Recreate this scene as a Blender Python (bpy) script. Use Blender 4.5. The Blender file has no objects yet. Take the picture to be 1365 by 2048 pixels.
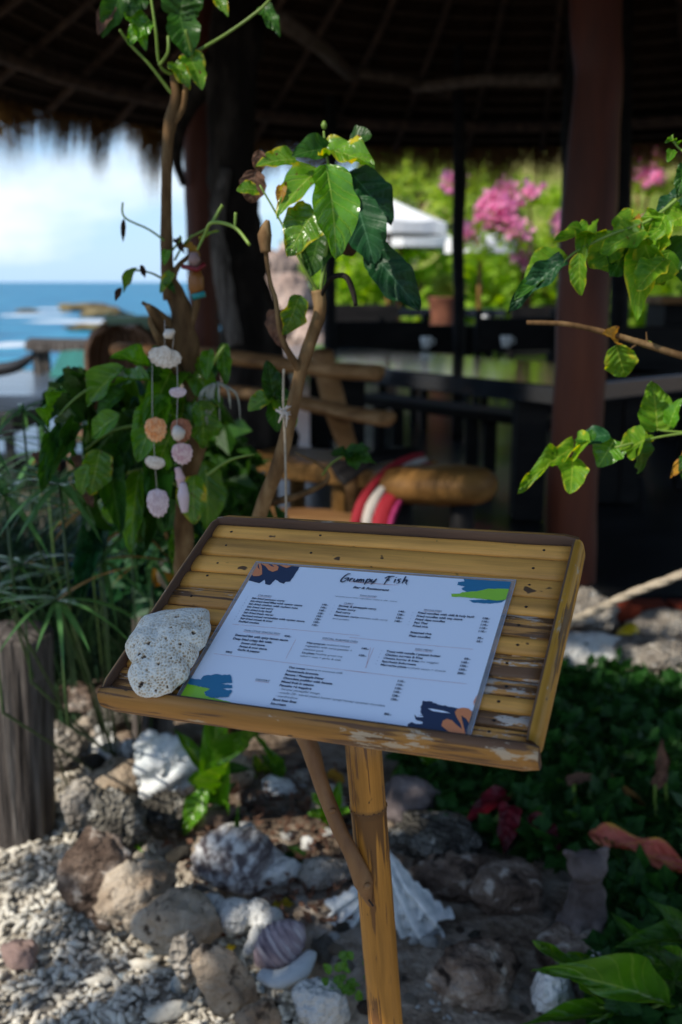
import bpy, bmesh, math, random
import numpy as np
from mathutils import Vector, Matrix, noise as mnoise
R = math.radians
SC = bpy.context.scene
COL = SC.collection
random.seed(7); np.random.seed(7)

# ------------------------------------------------------------------ camera
CAM_H, PITCH, FPX = 1.5, R(13.0), 1991.0
cam_d = bpy.data.cameras.new('camera'); cam = bpy.data.objects.new('camera', cam_d); COL.objects.link(cam)
cam.location = (0, 0, CAM_H); cam.rotation_euler = (math.pi/2 - PITCH, 0, 0)
cam_d.sensor_width = 36; cam_d.lens = 35; cam_d.clip_start = .05; cam_d.clip_end = 40000
cam_d.dof.use_dof = True; cam_d.dof.focus_distance = 1.13; cam_d.dof.aperture_fstop = 4.0
SC.camera = cam
# ------------------------------------------------------------------ sun, sky, exposure
SUN = Vector((-.64, -.46, .72)).normalized()          # direction towards the sun
sun_el = math.asin(SUN.z); sun_az = math.atan2(SUN.x, SUN.y)
sd = bpy.data.lights.new('sun', 'SUN'); so = bpy.data.objects.new('sun', sd); COL.objects.link(so)
sd.energy = 4.0; sd.angle = R(.53); sd.color = (1, .93, .82)
so.rotation_euler = SUN.to_track_quat('Z', 'Y').to_euler(); so.location = SUN*30
world = bpy.data.worlds.new('World'); SC.world = world; world.use_nodes = True
def build_world():
    nt = world.node_tree; nt.nodes.clear(); N = nt.nodes.new; L = nt.links.new
    out = N('ShaderNodeOutputWorld'); bg = N('ShaderNodeBackground'); bg.inputs[1].default_value = .125
    sky = N('ShaderNodeTexSky'); sky.sky_type = 'NISHITA'; sky.sun_disc = False
    sky.sun_elevation = sun_el; sky.sun_rotation = sun_az; sky.air_density = 1.0; sky.dust_density = .25; sky.ozone_density = 4.0
    tc = N('ShaderNodeTexCoord'); mp = N('ShaderNodeMapping'); mp.inputs['Scale'].default_value = (1.2, 1.2, 3.0); mp.inputs['Location'].default_value = (.35, .1, .2)
    no = N('ShaderNodeTexNoise'); no.inputs['Scale'].default_value = 3.0; no.inputs['Detail'].default_value = 6; no.inputs['Roughness'].default_value = .55
    cr = N('ShaderNodeValToRGB'); cr.color_ramp.elements[0].position = .46; cr.color_ramp.elements[1].position = .66
    cr.color_ramp.elements[1].color = (.8, .8, .8, 1)
    mx = N('ShaderNodeMix'); mx.data_type = 'RGBA'; mx.inputs[7].default_value = (6.6, 7.1, 7.5, 1)
    L(tc.outputs['Generated'], mp.inputs[0]); L(mp.outputs[0], no.inputs[0]); L(no.outputs[0], cr.inputs[0])
    sz = N('ShaderNodeSeparateXYZ'); L(tc.outputs['Generated'], sz.inputs[0])       # clouds and pale air lie low, the zenith is clear
    lo = N('ShaderNodeMapRange'); lo.inputs[1].default_value = .22; lo.inputs[2].default_value = .60; lo.inputs[3].default_value = 1; lo.inputs[4].default_value = 0.08; L(sz.outputs[2], lo.inputs[0])
    up = N('ShaderNodeMapRange'); up.inputs[1].default_value = -.02; up.inputs[2].default_value = .0; L(sz.outputs[2], up.inputs[0])
    hz = N('ShaderNodeMapRange'); hz.inputs[1].default_value = 0; hz.inputs[2].default_value = .30; hz.inputs[3].default_value = .82; hz.inputs[4].default_value = 0; L(sz.outputs[2], hz.inputs[0])
    air = N('ShaderNodeMix'); air.data_type = 'RGBA'; L(hz.outputs[0], air.inputs[0]); L(sky.outputs[0], air.inputs[6]); air.inputs[7].default_value = (3.0, 4.75, 7.1, 1)
    m1 = N('ShaderNodeMath'); m1.operation = 'MULTIPLY'; L(cr.outputs[0], m1.inputs[0]); L(lo.outputs[0], m1.inputs[1])
    L(m1.outputs[0], mx.inputs[0]); L(air.outputs[2], mx.inputs[6]); L(mx.outputs[2], bg.inputs[0]); L(bg.outputs[0], out.inputs[0]); return
    L(cr.outputs[0], mx.inputs[0]); L(sky.outputs[0], mx.inputs[6]); L(mx.outputs[2], bg.inputs[0]); L(bg.outputs[0], out.inputs[0])
build_world()
SC.view_settings.view_transform = 'Standard'; SC.view_settings.look = 'None'
SC.view_settings.exposure = 0.42; SC.view_settings.gamma = 1; SC.view_settings.use_curve_mapping = False
cy = SC.cycles
cy.use_denoising = True; cy.max_bounces = 7; cy.diffuse_bounces = 3; cy.glossy_bounces = 3; cy.transmission_bounces = 4
cy.transparent_max_bounces = 8; cy.sample_clamp_indirect = 4; cy.caustics_reflective = False; cy.caustics_refractive = False

# ------------------------------------------------------------------ where things stand
CP, SP = math.cos(PITCH), math.sin(PITCH)
def ray(px, py):
    u, v = (px-682.5)/FPX, (1024-py)/FPX
    return Vector((u, CP + v*SP, -SP + v*CP))
EYE = Vector((0, 0, CAM_H))
def W(px, py, Y):
    d = ray(px, py); return EYE + d*(Y/d.y)
def G(px, py, z=0.0):
    d = ray(px, py); return EYE + d*((z-CAM_H)/d.z)
def on_plane(px, py, p0, n):
    d = ray(px, py); return EYE + d*((p0-EYE).dot(n)/d.dot(n))
def dist(p): return (p-EYE).dot(Vector((0, CP, -SP)))
def size(px, p): return px*dist(p)/FPX

# ------------------------------------------------------------------ objects
def tag(o, label=None, cat=None, group=None, kind=None):
    if label: o['label'] = label
    if cat: o['category'] = cat
    if group: o['group'] = group
    if kind: o['kind'] = kind
    return o
def empty(name, loc=(0, 0, 0), label=None, cat=None, group=None, rot=None):
    o = bpy.data.objects.new(name, None); COL.objects.link(o); o.location = loc; o.empty_display_size = .05
    if rot: o.rotation_euler = rot
    return tag(o, label, cat, group)
def link(name, me, parent=None, mw=None):
    o = bpy.data.objects.new(name, me); COL.objects.link(o)
    if parent is not None:
        o.parent = parent
        pm = world_of(parent)
        o.matrix_local = pm.inverted() @ (mw if mw is not None else Matrix.Identity(4))
    elif mw is not None: o.matrix_local = mw
    return o
def world_of(o):
    m = Matrix.LocRotScale(o.location, o.rotation_euler if o.rotation_mode != 'QUATERNION' else o.rotation_quaternion, o.scale)
    return world_of(o.parent) @ m if o.parent else m
def mesh(name, V, Fc, mats, smooth=True, fm=None, uv=None):
    me = bpy.data.meshes.new(name)
    V = np.asarray(V, dtype=np.float32).reshape(-1, 3)
    if isinstance(Fc, np.ndarray):
        k = Fc.shape[1]; n = Fc.shape[0]
        me.vertices.add(len(V)); me.vertices.foreach_set('co', V.ravel())
        me.loops.add(n*k); me.loops.foreach_set('vertex_index', Fc.ravel().astype(np.int32))
        me.polygons.add(n); me.polygons.foreach_set('loop_start', np.arange(0, n*k, k, dtype=np.int32))
        me.update(calc_edges=True)
    else: me.from_pydata([tuple(v) for v in V], [], Fc)
    for m in (mats if isinstance(mats, (list, tuple)) else [mats]): me.materials.append(m)
    if fm is not None: me.polygons.foreach_set('material_index', np.asarray(fm, dtype=np.int32))
    if uv is not None:
        l = me.uv_layers.new(name='UVMap'); vi = np.empty(len(me.loops), dtype=np.int32); me.loops.foreach_get('vertex_index', vi)
        l.data.foreach_set('uv', np.asarray(uv, dtype=np.float32)[vi].ravel())
    me.polygons.foreach_set('use_smooth', [smooth]*len(me.polygons)); me.update()
    return me
class MB:
    def __init__(s): s.v = []; s.f = []; s.m = []
    def add(s, V, Fc, m=0):
        n = len(s.v); s.v += [tuple(v) for v in V]; s.f += [tuple(i+n for i in f) for f in Fc]; s.m += [m]*len(Fc); return s
    def box(s, c, d, rot=None, bev=0.0, m=0, M=None):
        c = Vector(c); x, y, z = d[0]/2, d[1]/2, d[2]/2
        b = min(bev, x*.9, y*.9, z*.9)
        if b > 0:
            V = []
            for k, (zz, i) in enumerate(((-z, b), (-z+b, 0), (z-b, 0), (z, b))):
                X, Y2 = x-i, y-i
                V += [(-X+b*(i == 0)*0, -Y2, zz), (X, -Y2, zz), (X, Y2, zz), (-X, Y2, zz)]
            Fc = [(3, 2, 1, 0), (12, 13, 14, 15)] + [(4*k+i, 4*k+(i+1) % 4, 4*k+4+(i+1) % 4, 4*k+4+i) for k in range(3) for i in range(4)]
        else:
            V = [(-x, -y, -z), (x, -y, -z), (x, y, -z), (-x, y, -z), (-x, -y, z), (x, -y, z), (x, y, z), (-x, y, z)]
            Fc = [(3, 2, 1, 0), (4, 5, 6, 7), (0, 1, 5, 4), (1, 2, 6, 5), (2, 3, 7, 6), (3, 0, 4, 7)]
        V = [Vector(v) for v in V]
        if rot is not None:
            from mathutils import Euler
            e = Euler(rot).to_matrix(); V = [e @ v for v in V]
        if M is not None: V = [M @ v for v in V]
        return s.add([v+c for v in V], Fc, m)
    def tube(s, pts, rad, n=10, wob=0.0, m=0, cap=True, flat=1.0):
        V, Fc = tube_geo(pts, rad, n, wob, cap, flat); return s.add(V, Fc, m)
    def obj(s, name, mats, parent=None, smooth=False, mw=None):
        return link(name, mesh(name, s.v, s.f, mats, smooth, s.m), parent, mw)
def tube_geo(pts, rad, n=10, wob=0.0, cap=True, flat=1.0):
    pts = [Vector(p) for p in pts]
    if not isinstance(rad, (list, tuple)): rad = [rad]*len(pts)
    V, Fc = [], []; prev = None
    for i, p in enumerate(pts):
        t = (pts[min(i+1, len(pts)-1)] - pts[max(i-1, 0)]).normalized()
        if prev is None:
            a = Vector((0, 0, 1)) if abs(t.z) < .9 else Vector((1, 0, 0)); u = t.cross(a).normalized()
        else: u = (prev - t*prev.dot(t)).normalized()
        prev = u; w = t.cross(u)
        for k in range(n):
            a = 2*math.pi*k/n; r = rad[i]
            if wob: r *= 1 + wob*mnoise.noise(p*9 + Vector((math.cos(a)*1.3, math.sin(a)*1.3, i*.3)))
            V.append(p + u*math.cos(a)*r + w*math.sin(a)*r*flat)
    for i in range(len(pts)-1):
        for k in range(n):
            Fc.append((i*n+k, i*n+(k+1) % n, (i+1)*n+(k+1) % n, (i+1)*n+k))
    if cap: Fc.append(tuple(range(n-1, -1, -1))); Fc.append(tuple((len(pts)-1)*n+k for k in range(n)))
    return V, Fc
def smooth_path(pts, rad, k=5):
    """Catmull-Rom through the points, with radii"""
    P = [Vector(p) for p in pts]; r = list(rad) if isinstance(rad, (list, tuple)) else [rad]*len(P)
    if len(r) == 2 and len(P) > 2: r = [r[0]+(r[1]-r[0])*i/(len(P)-1) for i in range(len(P))]
    out, ro = [], []
    for i in range(len(P)-1):
        a, b, c, d = P[max(i-1, 0)], P[i], P[i+1], P[min(i+2, len(P)-1)]
        for j in range(k):
            t = j/k
            out.append(.5*((2*b) + (c-a)*t + (2*a-5*b+4*c-d)*t*t + (3*b-a-3*c+d)*t**3)); ro.append(r[i]+(r[i+1]-r[i])*t)
    out.append(P[-1]); ro.append(r[-1]); return out, ro

# ------------------------------------------------------------------ materials
def nodes(name):
    m = bpy.data.materials.new(name); m.use_nodes = True; nt = m.node_tree; nt.nodes.clear()
    return m, nt, nt.nodes.new, nt.links.new
def ramp(N, cols, pos=None):
    r = N('ShaderNodeValToRGB'); e = r.color_ramp.elements
    pos = pos or [i/(len(cols)-1) for i in range(len(cols))]
    e[0].position, e[1].position = pos[0], pos[-1]
    for p in pos[1:-1]: e.new(p)
    for i, c in enumerate(cols): e[i].position = pos[i]; e[i].color = (*c, 1)
    return r
def MAT(name, cols, scale=6, rough=.7, bump=.3, bscale=None, stretch=(1, 1, 1), detail=6, pos=None, spec=.4, coat=0, dist_=.01, speck=None, rnd=.15, metal=0, trans=0, vor=None):
    """noise-coloured surface: cols ramp over noise, bump from finer noise, optional speckles (colour, scale, threshold), voronoi pits"""
    m, nt, N, L = nodes(name)
    out = N('ShaderNodeOutputMaterial'); p = N('ShaderNodeBsdfPrincipled')
    tc = N('ShaderNodeTexCoord'); oi = N('ShaderNodeObjectInfo'); ad = N('ShaderNodeVectorMath'); ad.operation = 'MULTIPLY_ADD'
    ad.inputs[1].default_value = stretch
    sc = N('ShaderNodeVectorMath'); sc.operation = 'SCALE'; sc.inputs[0].default_value = (37, 19, 53); L(oi.outputs['Random'], sc.inputs[3])
    L(tc.outputs['Object'], ad.inputs[0]); L(sc.outputs[0], ad.inputs[2])
    no = N('ShaderNodeTexNoise'); no.inputs['Scale'].default_value = scale; no.inputs['Detail'].default_value = detail; no.inputs['Roughness'].default_value = .6
    L(ad.outputs[0], no.inputs[0])
    cr = ramp(N, cols, pos or ([.3+.4*i/(len(cols)-1) for i in range(len(cols))] if len(cols) > 1 else None)) if len(cols) > 1 else ramp(N, [cols[0], cols[0]])
    L(no.outputs[0], cr.inputs[0]); c = cr.outputs[0]
    if speck:
        for (sc_, ss, th) in (speck if isinstance(speck, list) else [speck]):
            n2 = N('ShaderNodeTexNoise'); n2.inputs['Scale'].default_value = ss; n2.inputs['Detail'].default_value = 3; L(ad.outputs[0], n2.inputs[0])
            r2 = ramp(N, [(0, 0, 0), (1, 1, 1)], [th, th+.06]); L(n2.outputs[0], r2.inputs[0])
            mx = N('ShaderNodeMix'); mx.data_type = 'RGBA'; L(r2.outputs[0], mx.inputs[0]); L(c, mx.inputs[6]); mx.inputs[7].default_value = (*sc_, 1); c = mx.outputs[2]
    hs = N('ShaderNodeHueSaturation'); mr = N('ShaderNodeMapRange'); mr.inputs[3].default_value = 1-rnd; mr.inputs[4].default_value = 1+rnd
    L(oi.outputs['Random'], mr.inputs[0]); L(mr.outputs[0], hs.inputs['Value']); L(c, hs.inputs['Color']); L(hs.outputs[0], p.inputs['Base Color'])
    p.inputs['Roughness'].default_value = rough; p.inputs['Specular IOR Level'].default_value = spec; p.inputs['Metallic'].default_value = metal
    p.inputs['Coat Weight'].default_value = coat; p.inputs['Coat Roughness'].default_value = .12
    if bump:
        b = N('ShaderNodeBump'); b.inputs['Strength'].default_value = bump; b.inputs['Distance'].default_value = dist_
        n3 = N('ShaderNodeTexNoise'); n3.inputs['Scale'].default_value = bscale or scale*4; n3.inputs['Detail'].default_value = 8; L(ad.outputs[0], n3.inputs[0]); h = n3.outputs[0]
        if vor:
            v = N('ShaderNodeTexVoronoi'); v.inputs['Scale'].default_value = vor; L(ad.outputs[0], v.inputs[0])
            mm = N('ShaderNodeMath'); mm.operation = 'ADD'; L(v.outputs[0], mm.inputs[0]); L(h, mm.inputs[1]); h = mm.outputs[0]
        L(h, b.inputs['Height']); L(b.outputs[0], p.inputs['Normal'])
    if trans:
        t = N('ShaderNodeBsdfTranslucent'); L(hs.outputs[0], t.inputs[0]); ms = N('ShaderNodeMixShader'); ms.inputs[0].default_value = trans
        L(p.outputs[0], ms.inputs[1]); L(t.outputs[0], ms.inputs[2]); L(ms.outputs[0], out.inputs[0])
    else: L(p.outputs[0], out.inputs[0])
    return m
def FLAT(name, c, rough=.5, spec=.4, coat=0, emit=0):
    m, nt, N, L = nodes(name); out = N('ShaderNodeOutputMaterial'); p = N('ShaderNodeBsdfPrincipled')
    p.inputs['Base Color'].default_value = (*c, 1); p.inputs['Roughness'].default_value = rough; p.inputs['Specular IOR Level'].default_value = spec
    p.inputs['Coat Weight'].default_value = coat; p.inputs['Coat Roughness'].default_value = .08
    L(p.outputs[0], out.inputs[0]); return m
def LEAF(name, c1, c2, vein, edge=None, rough=.32, trans=.4, edge_w=.0, tcol=None, spot=None, bump=.5):
    """leaf blade: uv.x across (0..1), uv.y along; lighter midrib and side veins, mottling, optional yellow or brown margin"""
    m, nt, N, L = nodes(name); out = N('ShaderNodeOutputMaterial'); p = N('ShaderNodeBsdfPrincipled')
    tc = N('ShaderNodeTexCoord'); oi = N('ShaderNodeObjectInfo'); sx = N('ShaderNodeSeparateXYZ'); L(tc.outputs['UV'], sx.inputs[0])
    def math_(op, a, b=None, c=None):
        n = N('ShaderNodeMath'); n.operation = op
        for i, x in enumerate((a, b, c)):
            if x is None: continue
            if isinstance(x, (int, float)): n.inputs[i].default_value = x
            else: L(x, n.inputs[i])
        return n.outputs[0]
    ac = math_('ABSOLUTE', math_('SUBTRACT', sx.outputs[0], .5))           # 0 at midrib, .5 at margin
    sc = N('ShaderNodeVectorMath'); sc.operation = 'SCALE'; sc.inputs[0].default_value = (17, 9, 23); L(oi.outputs['Random'], sc.inputs[3])
    ad = N('ShaderNodeVectorMath'); L(tc.outputs['UV'], ad.inputs[0]); L(sc.outputs[0], ad.inputs[1])
    no = N('ShaderNodeTexNoise'); no.inputs['Scale'].default_value = 3.2; no.inputs['Detail'].default_value = 5; L(ad.outputs[0], no.inputs[0])
    cr = ramp(N, [c1, c2], [.35, .68]); L(no.outputs[0], cr.inputs[0]); c = cr.outputs[0]
    s = math_('SINE', math_('MULTIPLY', math_('SUBTRACT', sx.outputs[1], math_('MULTIPLY', ac, .55)), 50))
    sv = math_('POWER', math_('MAXIMUM', s, 0), 9)
    mid = math_('LESS_THAN', ac, .018)
    vn = math_('MAXIMUM', math_('MULTIPLY', sv, .35), math_('MULTIPLY', mid, .8))
    mx = N('ShaderNodeMix'); mx.data_type = 'RGBA'; L(vn, mx.inputs[0]); L(c, mx.inputs[6]); mx.inputs[7].default_value = (*vein, 1); c = mx.outputs[2]
    if edge:
        e = math_('ADD', math_('MULTIPLY', ac, 1.25), math_('MULTIPLY', math_('SUBTRACT', no.outputs[0], .5), 1.5))
        r2 = ramp(N, [(0, 0, 0), (1, 1, 1)], [.62-edge_w, .80-edge_w]); L(e, r2.inputs[0])
        mx = N('ShaderNodeMix'); mx.data_type = 'RGBA'; L(r2.outputs[0], mx.inputs[0]); L(c, mx.inputs[6]); mx.inputs[7].default_value = (*edge, 1); c = mx.outputs[2]
    if spot:
        n2 = N('ShaderNodeTexNoise'); n2.inputs['Scale'].default_value = 9; L(ad.outputs[0], n2.inputs[0])
        r2 = ramp(N, [(0, 0, 0), (1, 1, 1)], [.66, .7]); L(n2.outputs[0], r2.inputs[0])
        mx = N('ShaderNodeMix'); mx.data_type = 'RGBA'; L(r2.outputs[0], mx.inputs[0]); L(c, mx.inputs[6]); mx.inputs[7].default_value = (*spot, 1); c = mx.outputs[2]
    hs = N('ShaderNodeHueSaturation'); mr = N('ShaderNodeMapRange'); mr.inputs[3].default_value = .75; mr.inputs[4].default_value = 1.25
    L(oi.outputs['Random'], mr.inputs[0]); L(mr.outputs[0], hs.inputs['Value']); L(c, hs.inputs['Color']); L(hs.outputs[0], p.inputs['Base Color'])
    p.inputs['Roughness'].default_value = rough; p.inputs['Specular IOR Level'].default_value = .5 if rough < .3 else .25
    b = N('ShaderNodeBump'); b.inputs['Strength'].default_value = bump; b.inputs['Distance'].default_value = .004
    L(math_('SUBTRACT', math_('MULTIPLY', no.outputs[0], .5), math_('MULTIPLY', sv, .8)), b.inputs['Height']); L(b.outputs[0], p.inputs['Normal'])
    t = N('ShaderNodeBsdfTranslucent'); h2 = N('ShaderNodeHueSaturation'); h2.inputs['Hue'].default_value = .485; h2.inputs['Value'].default_value = 2.0; h2.inputs['Saturation'].default_value = 1.1
    L(hs.outputs[0], h2.inputs['Color']); L(h2.outputs[0], t.inputs[0])
    ms = N('ShaderNodeMixShader'); ms.inputs[0].default_value = trans; L(p.outputs[0], ms.inputs[1]); L(t.outputs[0], ms.inputs[2]); L(ms.outputs[0], out.inputs[0])
    return m

m_soil = MAT('soil', [(.05, .032, .022), (.13, .09, .06), (.24, .19, .145)], 5, .95, .8, 45, dist_=.02, speck=((.38, .34, .29), 60, .62), spec=.12)
m_sand = MAT('sand', [(.16, .125, .095), (.30, .25, .2), (.40, .35, .29)], 9, .95, .7, 90, dist_=.01, speck=((.5, .46, .4), 80, .62), spec=.12)
m_rubble = MAT('coral_rubble', [(.34, .30, .23), (.56, .51, .42), (.70, .67, .58)], 9, .85, .4, 90, speck=((.22, .25, .26), 14, .62), spec=.12)
m_rock_grey = MAT('grey_rock', [(.13, .11, .09), (.30, .265, .22), (.50, .46, .40)], 8, .95, .9, 40, dist_=.02, speck=((.5, .48, .44), 45, .63), vor=60, spec=.12)
m_rock_dark = MAT('porous_dark_rock', [(.045, .04, .035), (.12, .11, .09), (.3, .28, .24)], 12, .95, 1.0, 50, dist_=.03, speck=((.42, .4, .35), 38, .6), vor=70, spec=.12)
m_rock_tan = MAT('tan_sandy_rock', [(.15, .10, .065), (.36, .28, .20), (.54, .46, .36)], 7, .95, .9, 55, dist_=.02, speck=((.07, .05, .035), 30, .62), spec=.12)
m_rock_white = MAT('bleached_coral', [(.42, .41, .38), (.6, .6, .57), (.72, .71, .68)], 9, .9, .7, 45, dist_=.012, speck=((.25, .24, .22), 30, .66), vor=80, spec=.12)
m_rock_brown = MAT('brown_rock', [(.05, .032, .024), (.17, .12, .09), (.40, .33, .27)], 11, .95, 1.0, 60, dist_=.03, speck=[((.46, .40, .34), 22, .60), ((.03, .022, .018), 16, .62)], spec=.12)
m_white_shell = MAT('chalky_shell', [(.38, .42, .43), (.6, .62, .61), (.74, .73, .70)], 10, .75, .5, 60, dist_=.006, speck=((.3, .28, .24), 18, .68))
m_weather = MAT('weathered_wood', [(.015, .012, .010), (.10, .085, .075), (.24, .215, .19)], 28, .95, 1.0, 60, stretch=(1, 1, .07), dist_=.03, detail=9, spec=.12)
m_bark = MAT('bark', [(.05, .026, .011), (.14, .08, .035), (.25, .165, .08)], 26, .85, .6, 90, stretch=(1, 1, .35), dist_=.004, spec=.12)
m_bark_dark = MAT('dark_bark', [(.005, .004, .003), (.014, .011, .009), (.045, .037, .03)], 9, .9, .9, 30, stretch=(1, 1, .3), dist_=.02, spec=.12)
m_sstem = MAT('sedge_stem', [(.02, .05, .012), (.05, .10, .022)], 20, .5, .2, 60)
m_stem = MAT('green_stem', [(.10, .17, .02), (.17, .26, .04)], 20, .5, .2, 60)
m_redpost = MAT('red_brown_varnished_post', [(.035, .009, .004), (.085, .021, .009), (.14, .04, .017)], 5, .55, .25, 30, stretch=(1, 1, .15), spec=.25, coat=0, dist_=.004)
m_darkwood = MAT('dark_timber', [(.004, .004, .004), (.009, .008, .008), (.018, .016, .014)], 9, .65, .4, 40, stretch=(.2, 1, 1), spec=.15)
m_table = MAT('glossy_black_tabletop', [(.006, .008, .011), (.012, .016, .022), (.022, .028, .034)], 4, .12, .02, 30, stretch=(.2, 1, 1), spec=.6, coat=.7)
m_logwood = MAT('rustic_log_wood', [(.10, .045, .018), (.24, .125, .05), (.38, .22, .10)], 12, .6, .5, 40, stretch=(.15, 1, 1), dist_=.006, spec=.12)
m_seatwood = MAT('golden_wood', [(.09, .042, .012), (.17, .085, .024), (.26, .14, .045)], 10, .5, .4, 30, stretch=(.2, 1, 1), dist_=.006, spec=.12)
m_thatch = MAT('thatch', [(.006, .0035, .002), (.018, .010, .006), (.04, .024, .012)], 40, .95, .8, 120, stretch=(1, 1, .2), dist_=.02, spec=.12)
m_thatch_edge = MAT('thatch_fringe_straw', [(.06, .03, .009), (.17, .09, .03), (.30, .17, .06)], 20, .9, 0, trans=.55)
m_concrete = MAT('polished_floor', [(.008, .009, .010), (.016, .017, .018), (.03, .03, .03)], 3, .30, .1, 20, coat=.06, spec=.25)
m_deck = MAT('blue_grey_deck', [(.05, .07, .095), (.09, .12, .155), (.13, .165, .2)], 3, .35, .2, 20, stretch=(.3, 1, 1), coat=.4)
m_hill = MAT('hill_grass', [(.06, .10, .015), (.15, .19, .035), (.26, .26, .08), (.36, .29, .16)], .7, .95, .7, 6, dist_=.3, detail=8, spec=.12)
m_boulder = MAT('pink_granite', [(.22, .15, .12), (.38, .28, .23), (.5, .4, .34)], 1.2, .95, .8, 8, dist_=.08, spec=.12)
m_sea_rock = MAT('sea_rock', [(.05, .035, .02), (.16, .12, .06), (.26, .22, .12)], .5, .95, .8, 3, dist_=.3, spec=.12)
m_canvas = MAT('white_canvas', [(.82, .82, .80), (.86, .86, .84)], 3, .8, 0, 40, rnd=.01)
m_rope = MAT('rope_fibre', [(.25, .2, .14), (.42, .36, .27)], 120, .9, .6, 300, stretch=(1, 1, 1), dist_=.002)
m_red = FLAT('red_cloth', (.25, .006, .015), .8); m_whitecloth = FLAT('white_cloth', (.42, .38, .34), .85); m_pinkcloth = FLAT('magenta_cloth', (.24, .012, .08), .8)
m_brick = MAT('red_brick', [(.10, .018, .009), (.2, .035, .016)], 14, .9, .6, 60, spec=.12)
m_statue = MAT('grey_stone_figurine', [(.06, .047, .043), (.125, .10, .095), (.23, .195, .185)], 14, .9, .6, 90, dist_=.004, spec=.12)
m_green_cloth = MAT('teal_stripe_cushion', [(.015, .11, .10), (.03, .2, .17)], 14, .85, .2, 40, stretch=(3, .1, 1))
m_black = FLAT('black_paint', (.01, .01, .012), .45)
m_planter = FLAT('dark_green_planter', (.006, .03, .022), .6)
m_wicker = MAT('woven_rattan', [(.07, .035, .018), (.17, .09, .045)], 60, .6, .6, 90, stretch=(1, 1, .2))
m_terracotta = MAT('terracotta', [(.16, .055, .03), (.28, .1, .05)], 8, .8, .3, 40)
m_yellow = FLAT('yellow_plastic', (.42, .30, .01), .45)
m_blue_tarp = FLAT('blue_bucket_plastic', (.015, .14, .33), .35)
L_GLOSS = LEAF('glossy_green_leaf', (.05, .16, .008), (.09, .25, .012), (.26, .40, .06), rough=.24, trans=.38, bump=.45)
L_GLOSSY_Y = LEAF('yellow_edged_green_leaf', (.065, .18, .01), (.13, .27, .015), (.26, .36, .06), (.42, .36, .01), rough=.25, trans=.35, edge_w=.10, spot=(.09, .03, .01))
L_DARK = LEAF('dark_blue_green_leaf', (.008, .045, .014), (.016, .08, .022), (.06, .15, .07), rough=.45, trans=.15, bump=.25)
L_DEEP = LEAF('deep_green_leaf', (.014, .06, .006), (.034, .11, .010), (.08, .17, .03), rough=.38, trans=.3)
L_MOT = LEAF('mottled_lime_leaf', (.08, .22, .012), (.19, .36, .02), (.34, .46, .06), (.50, .48, .03), rough=.42, trans=.5, edge_w=.04)
L_BROWN = LEAF('dry_brown_leaf', (.09, .045, .03), (.2, .11, .07), (.22, .14, .09), rough=.8, trans=.25)
L_DRYDARK = LEAF('shrivelled_dark_leaf', (.02, .012, .008), (.06, .03, .015), (.08, .04, .02), rough=.8, trans=.1)
L_RED = LEAF('dark_red_leaf', (.05, .003, .006), (.14, .006, .014), (.2, .03, .03), rough=.35, trans=.2)
L_PINK = LEAF('salmon_pink_leaf', (.32, .05, .035), (.5, .15, .10), (.5, .32, .05), (.4, .28, .03), rough=.4, trans=.2)
L_YEL = LEAF('yellow_leaf', (.42, .33, .01), (.55, .42, .02), (.6, .5, .1), rough=.5, trans=.3)
L_OCHRE = LEAF('ochre_leaf', (.3, .15, .015), (.42, .22, .02), (.5, .3, .05), (.16, .06, .02), rough=.5, trans=.25)
L_BLADE = LEAF('sedge_blade', (.04, .12, .03), (.08, .19, .06), (.2, .34, .16), rough=.25, trans=.25, bump=.1)
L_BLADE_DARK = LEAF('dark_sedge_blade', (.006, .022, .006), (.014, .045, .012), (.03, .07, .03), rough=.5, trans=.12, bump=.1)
L_BLADE_DRY = LEAF('dry_sedge_blade', (.22, .12, .035), (.34, .2, .07), (.4, .25, .1), rough=.6, trans=.25, bump=.1)
L_GC = LEAF('ground_cover_leaf', (.009, .05, .008), (.026, .10, .014), (.05, .14, .03), rough=.45, trans=.25)
L_BUSH = LEAF('bush_leaf', (.13, .25, .018), (.26, .40, .03), (.28, .4, .06), rough=.6, trans=.5)
L_BUSH2 = LEAF('bright_bush_leaf', (.17, .27, .035), (.32, .38, .07), (.3, .36, .06), rough=.5, trans=.45)
L_FLOWER = LEAF('pink_bract', (.60, .2, .36), (.72, .36, .5), (.75, .45, .55), rough=.6, trans=.4)

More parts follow.
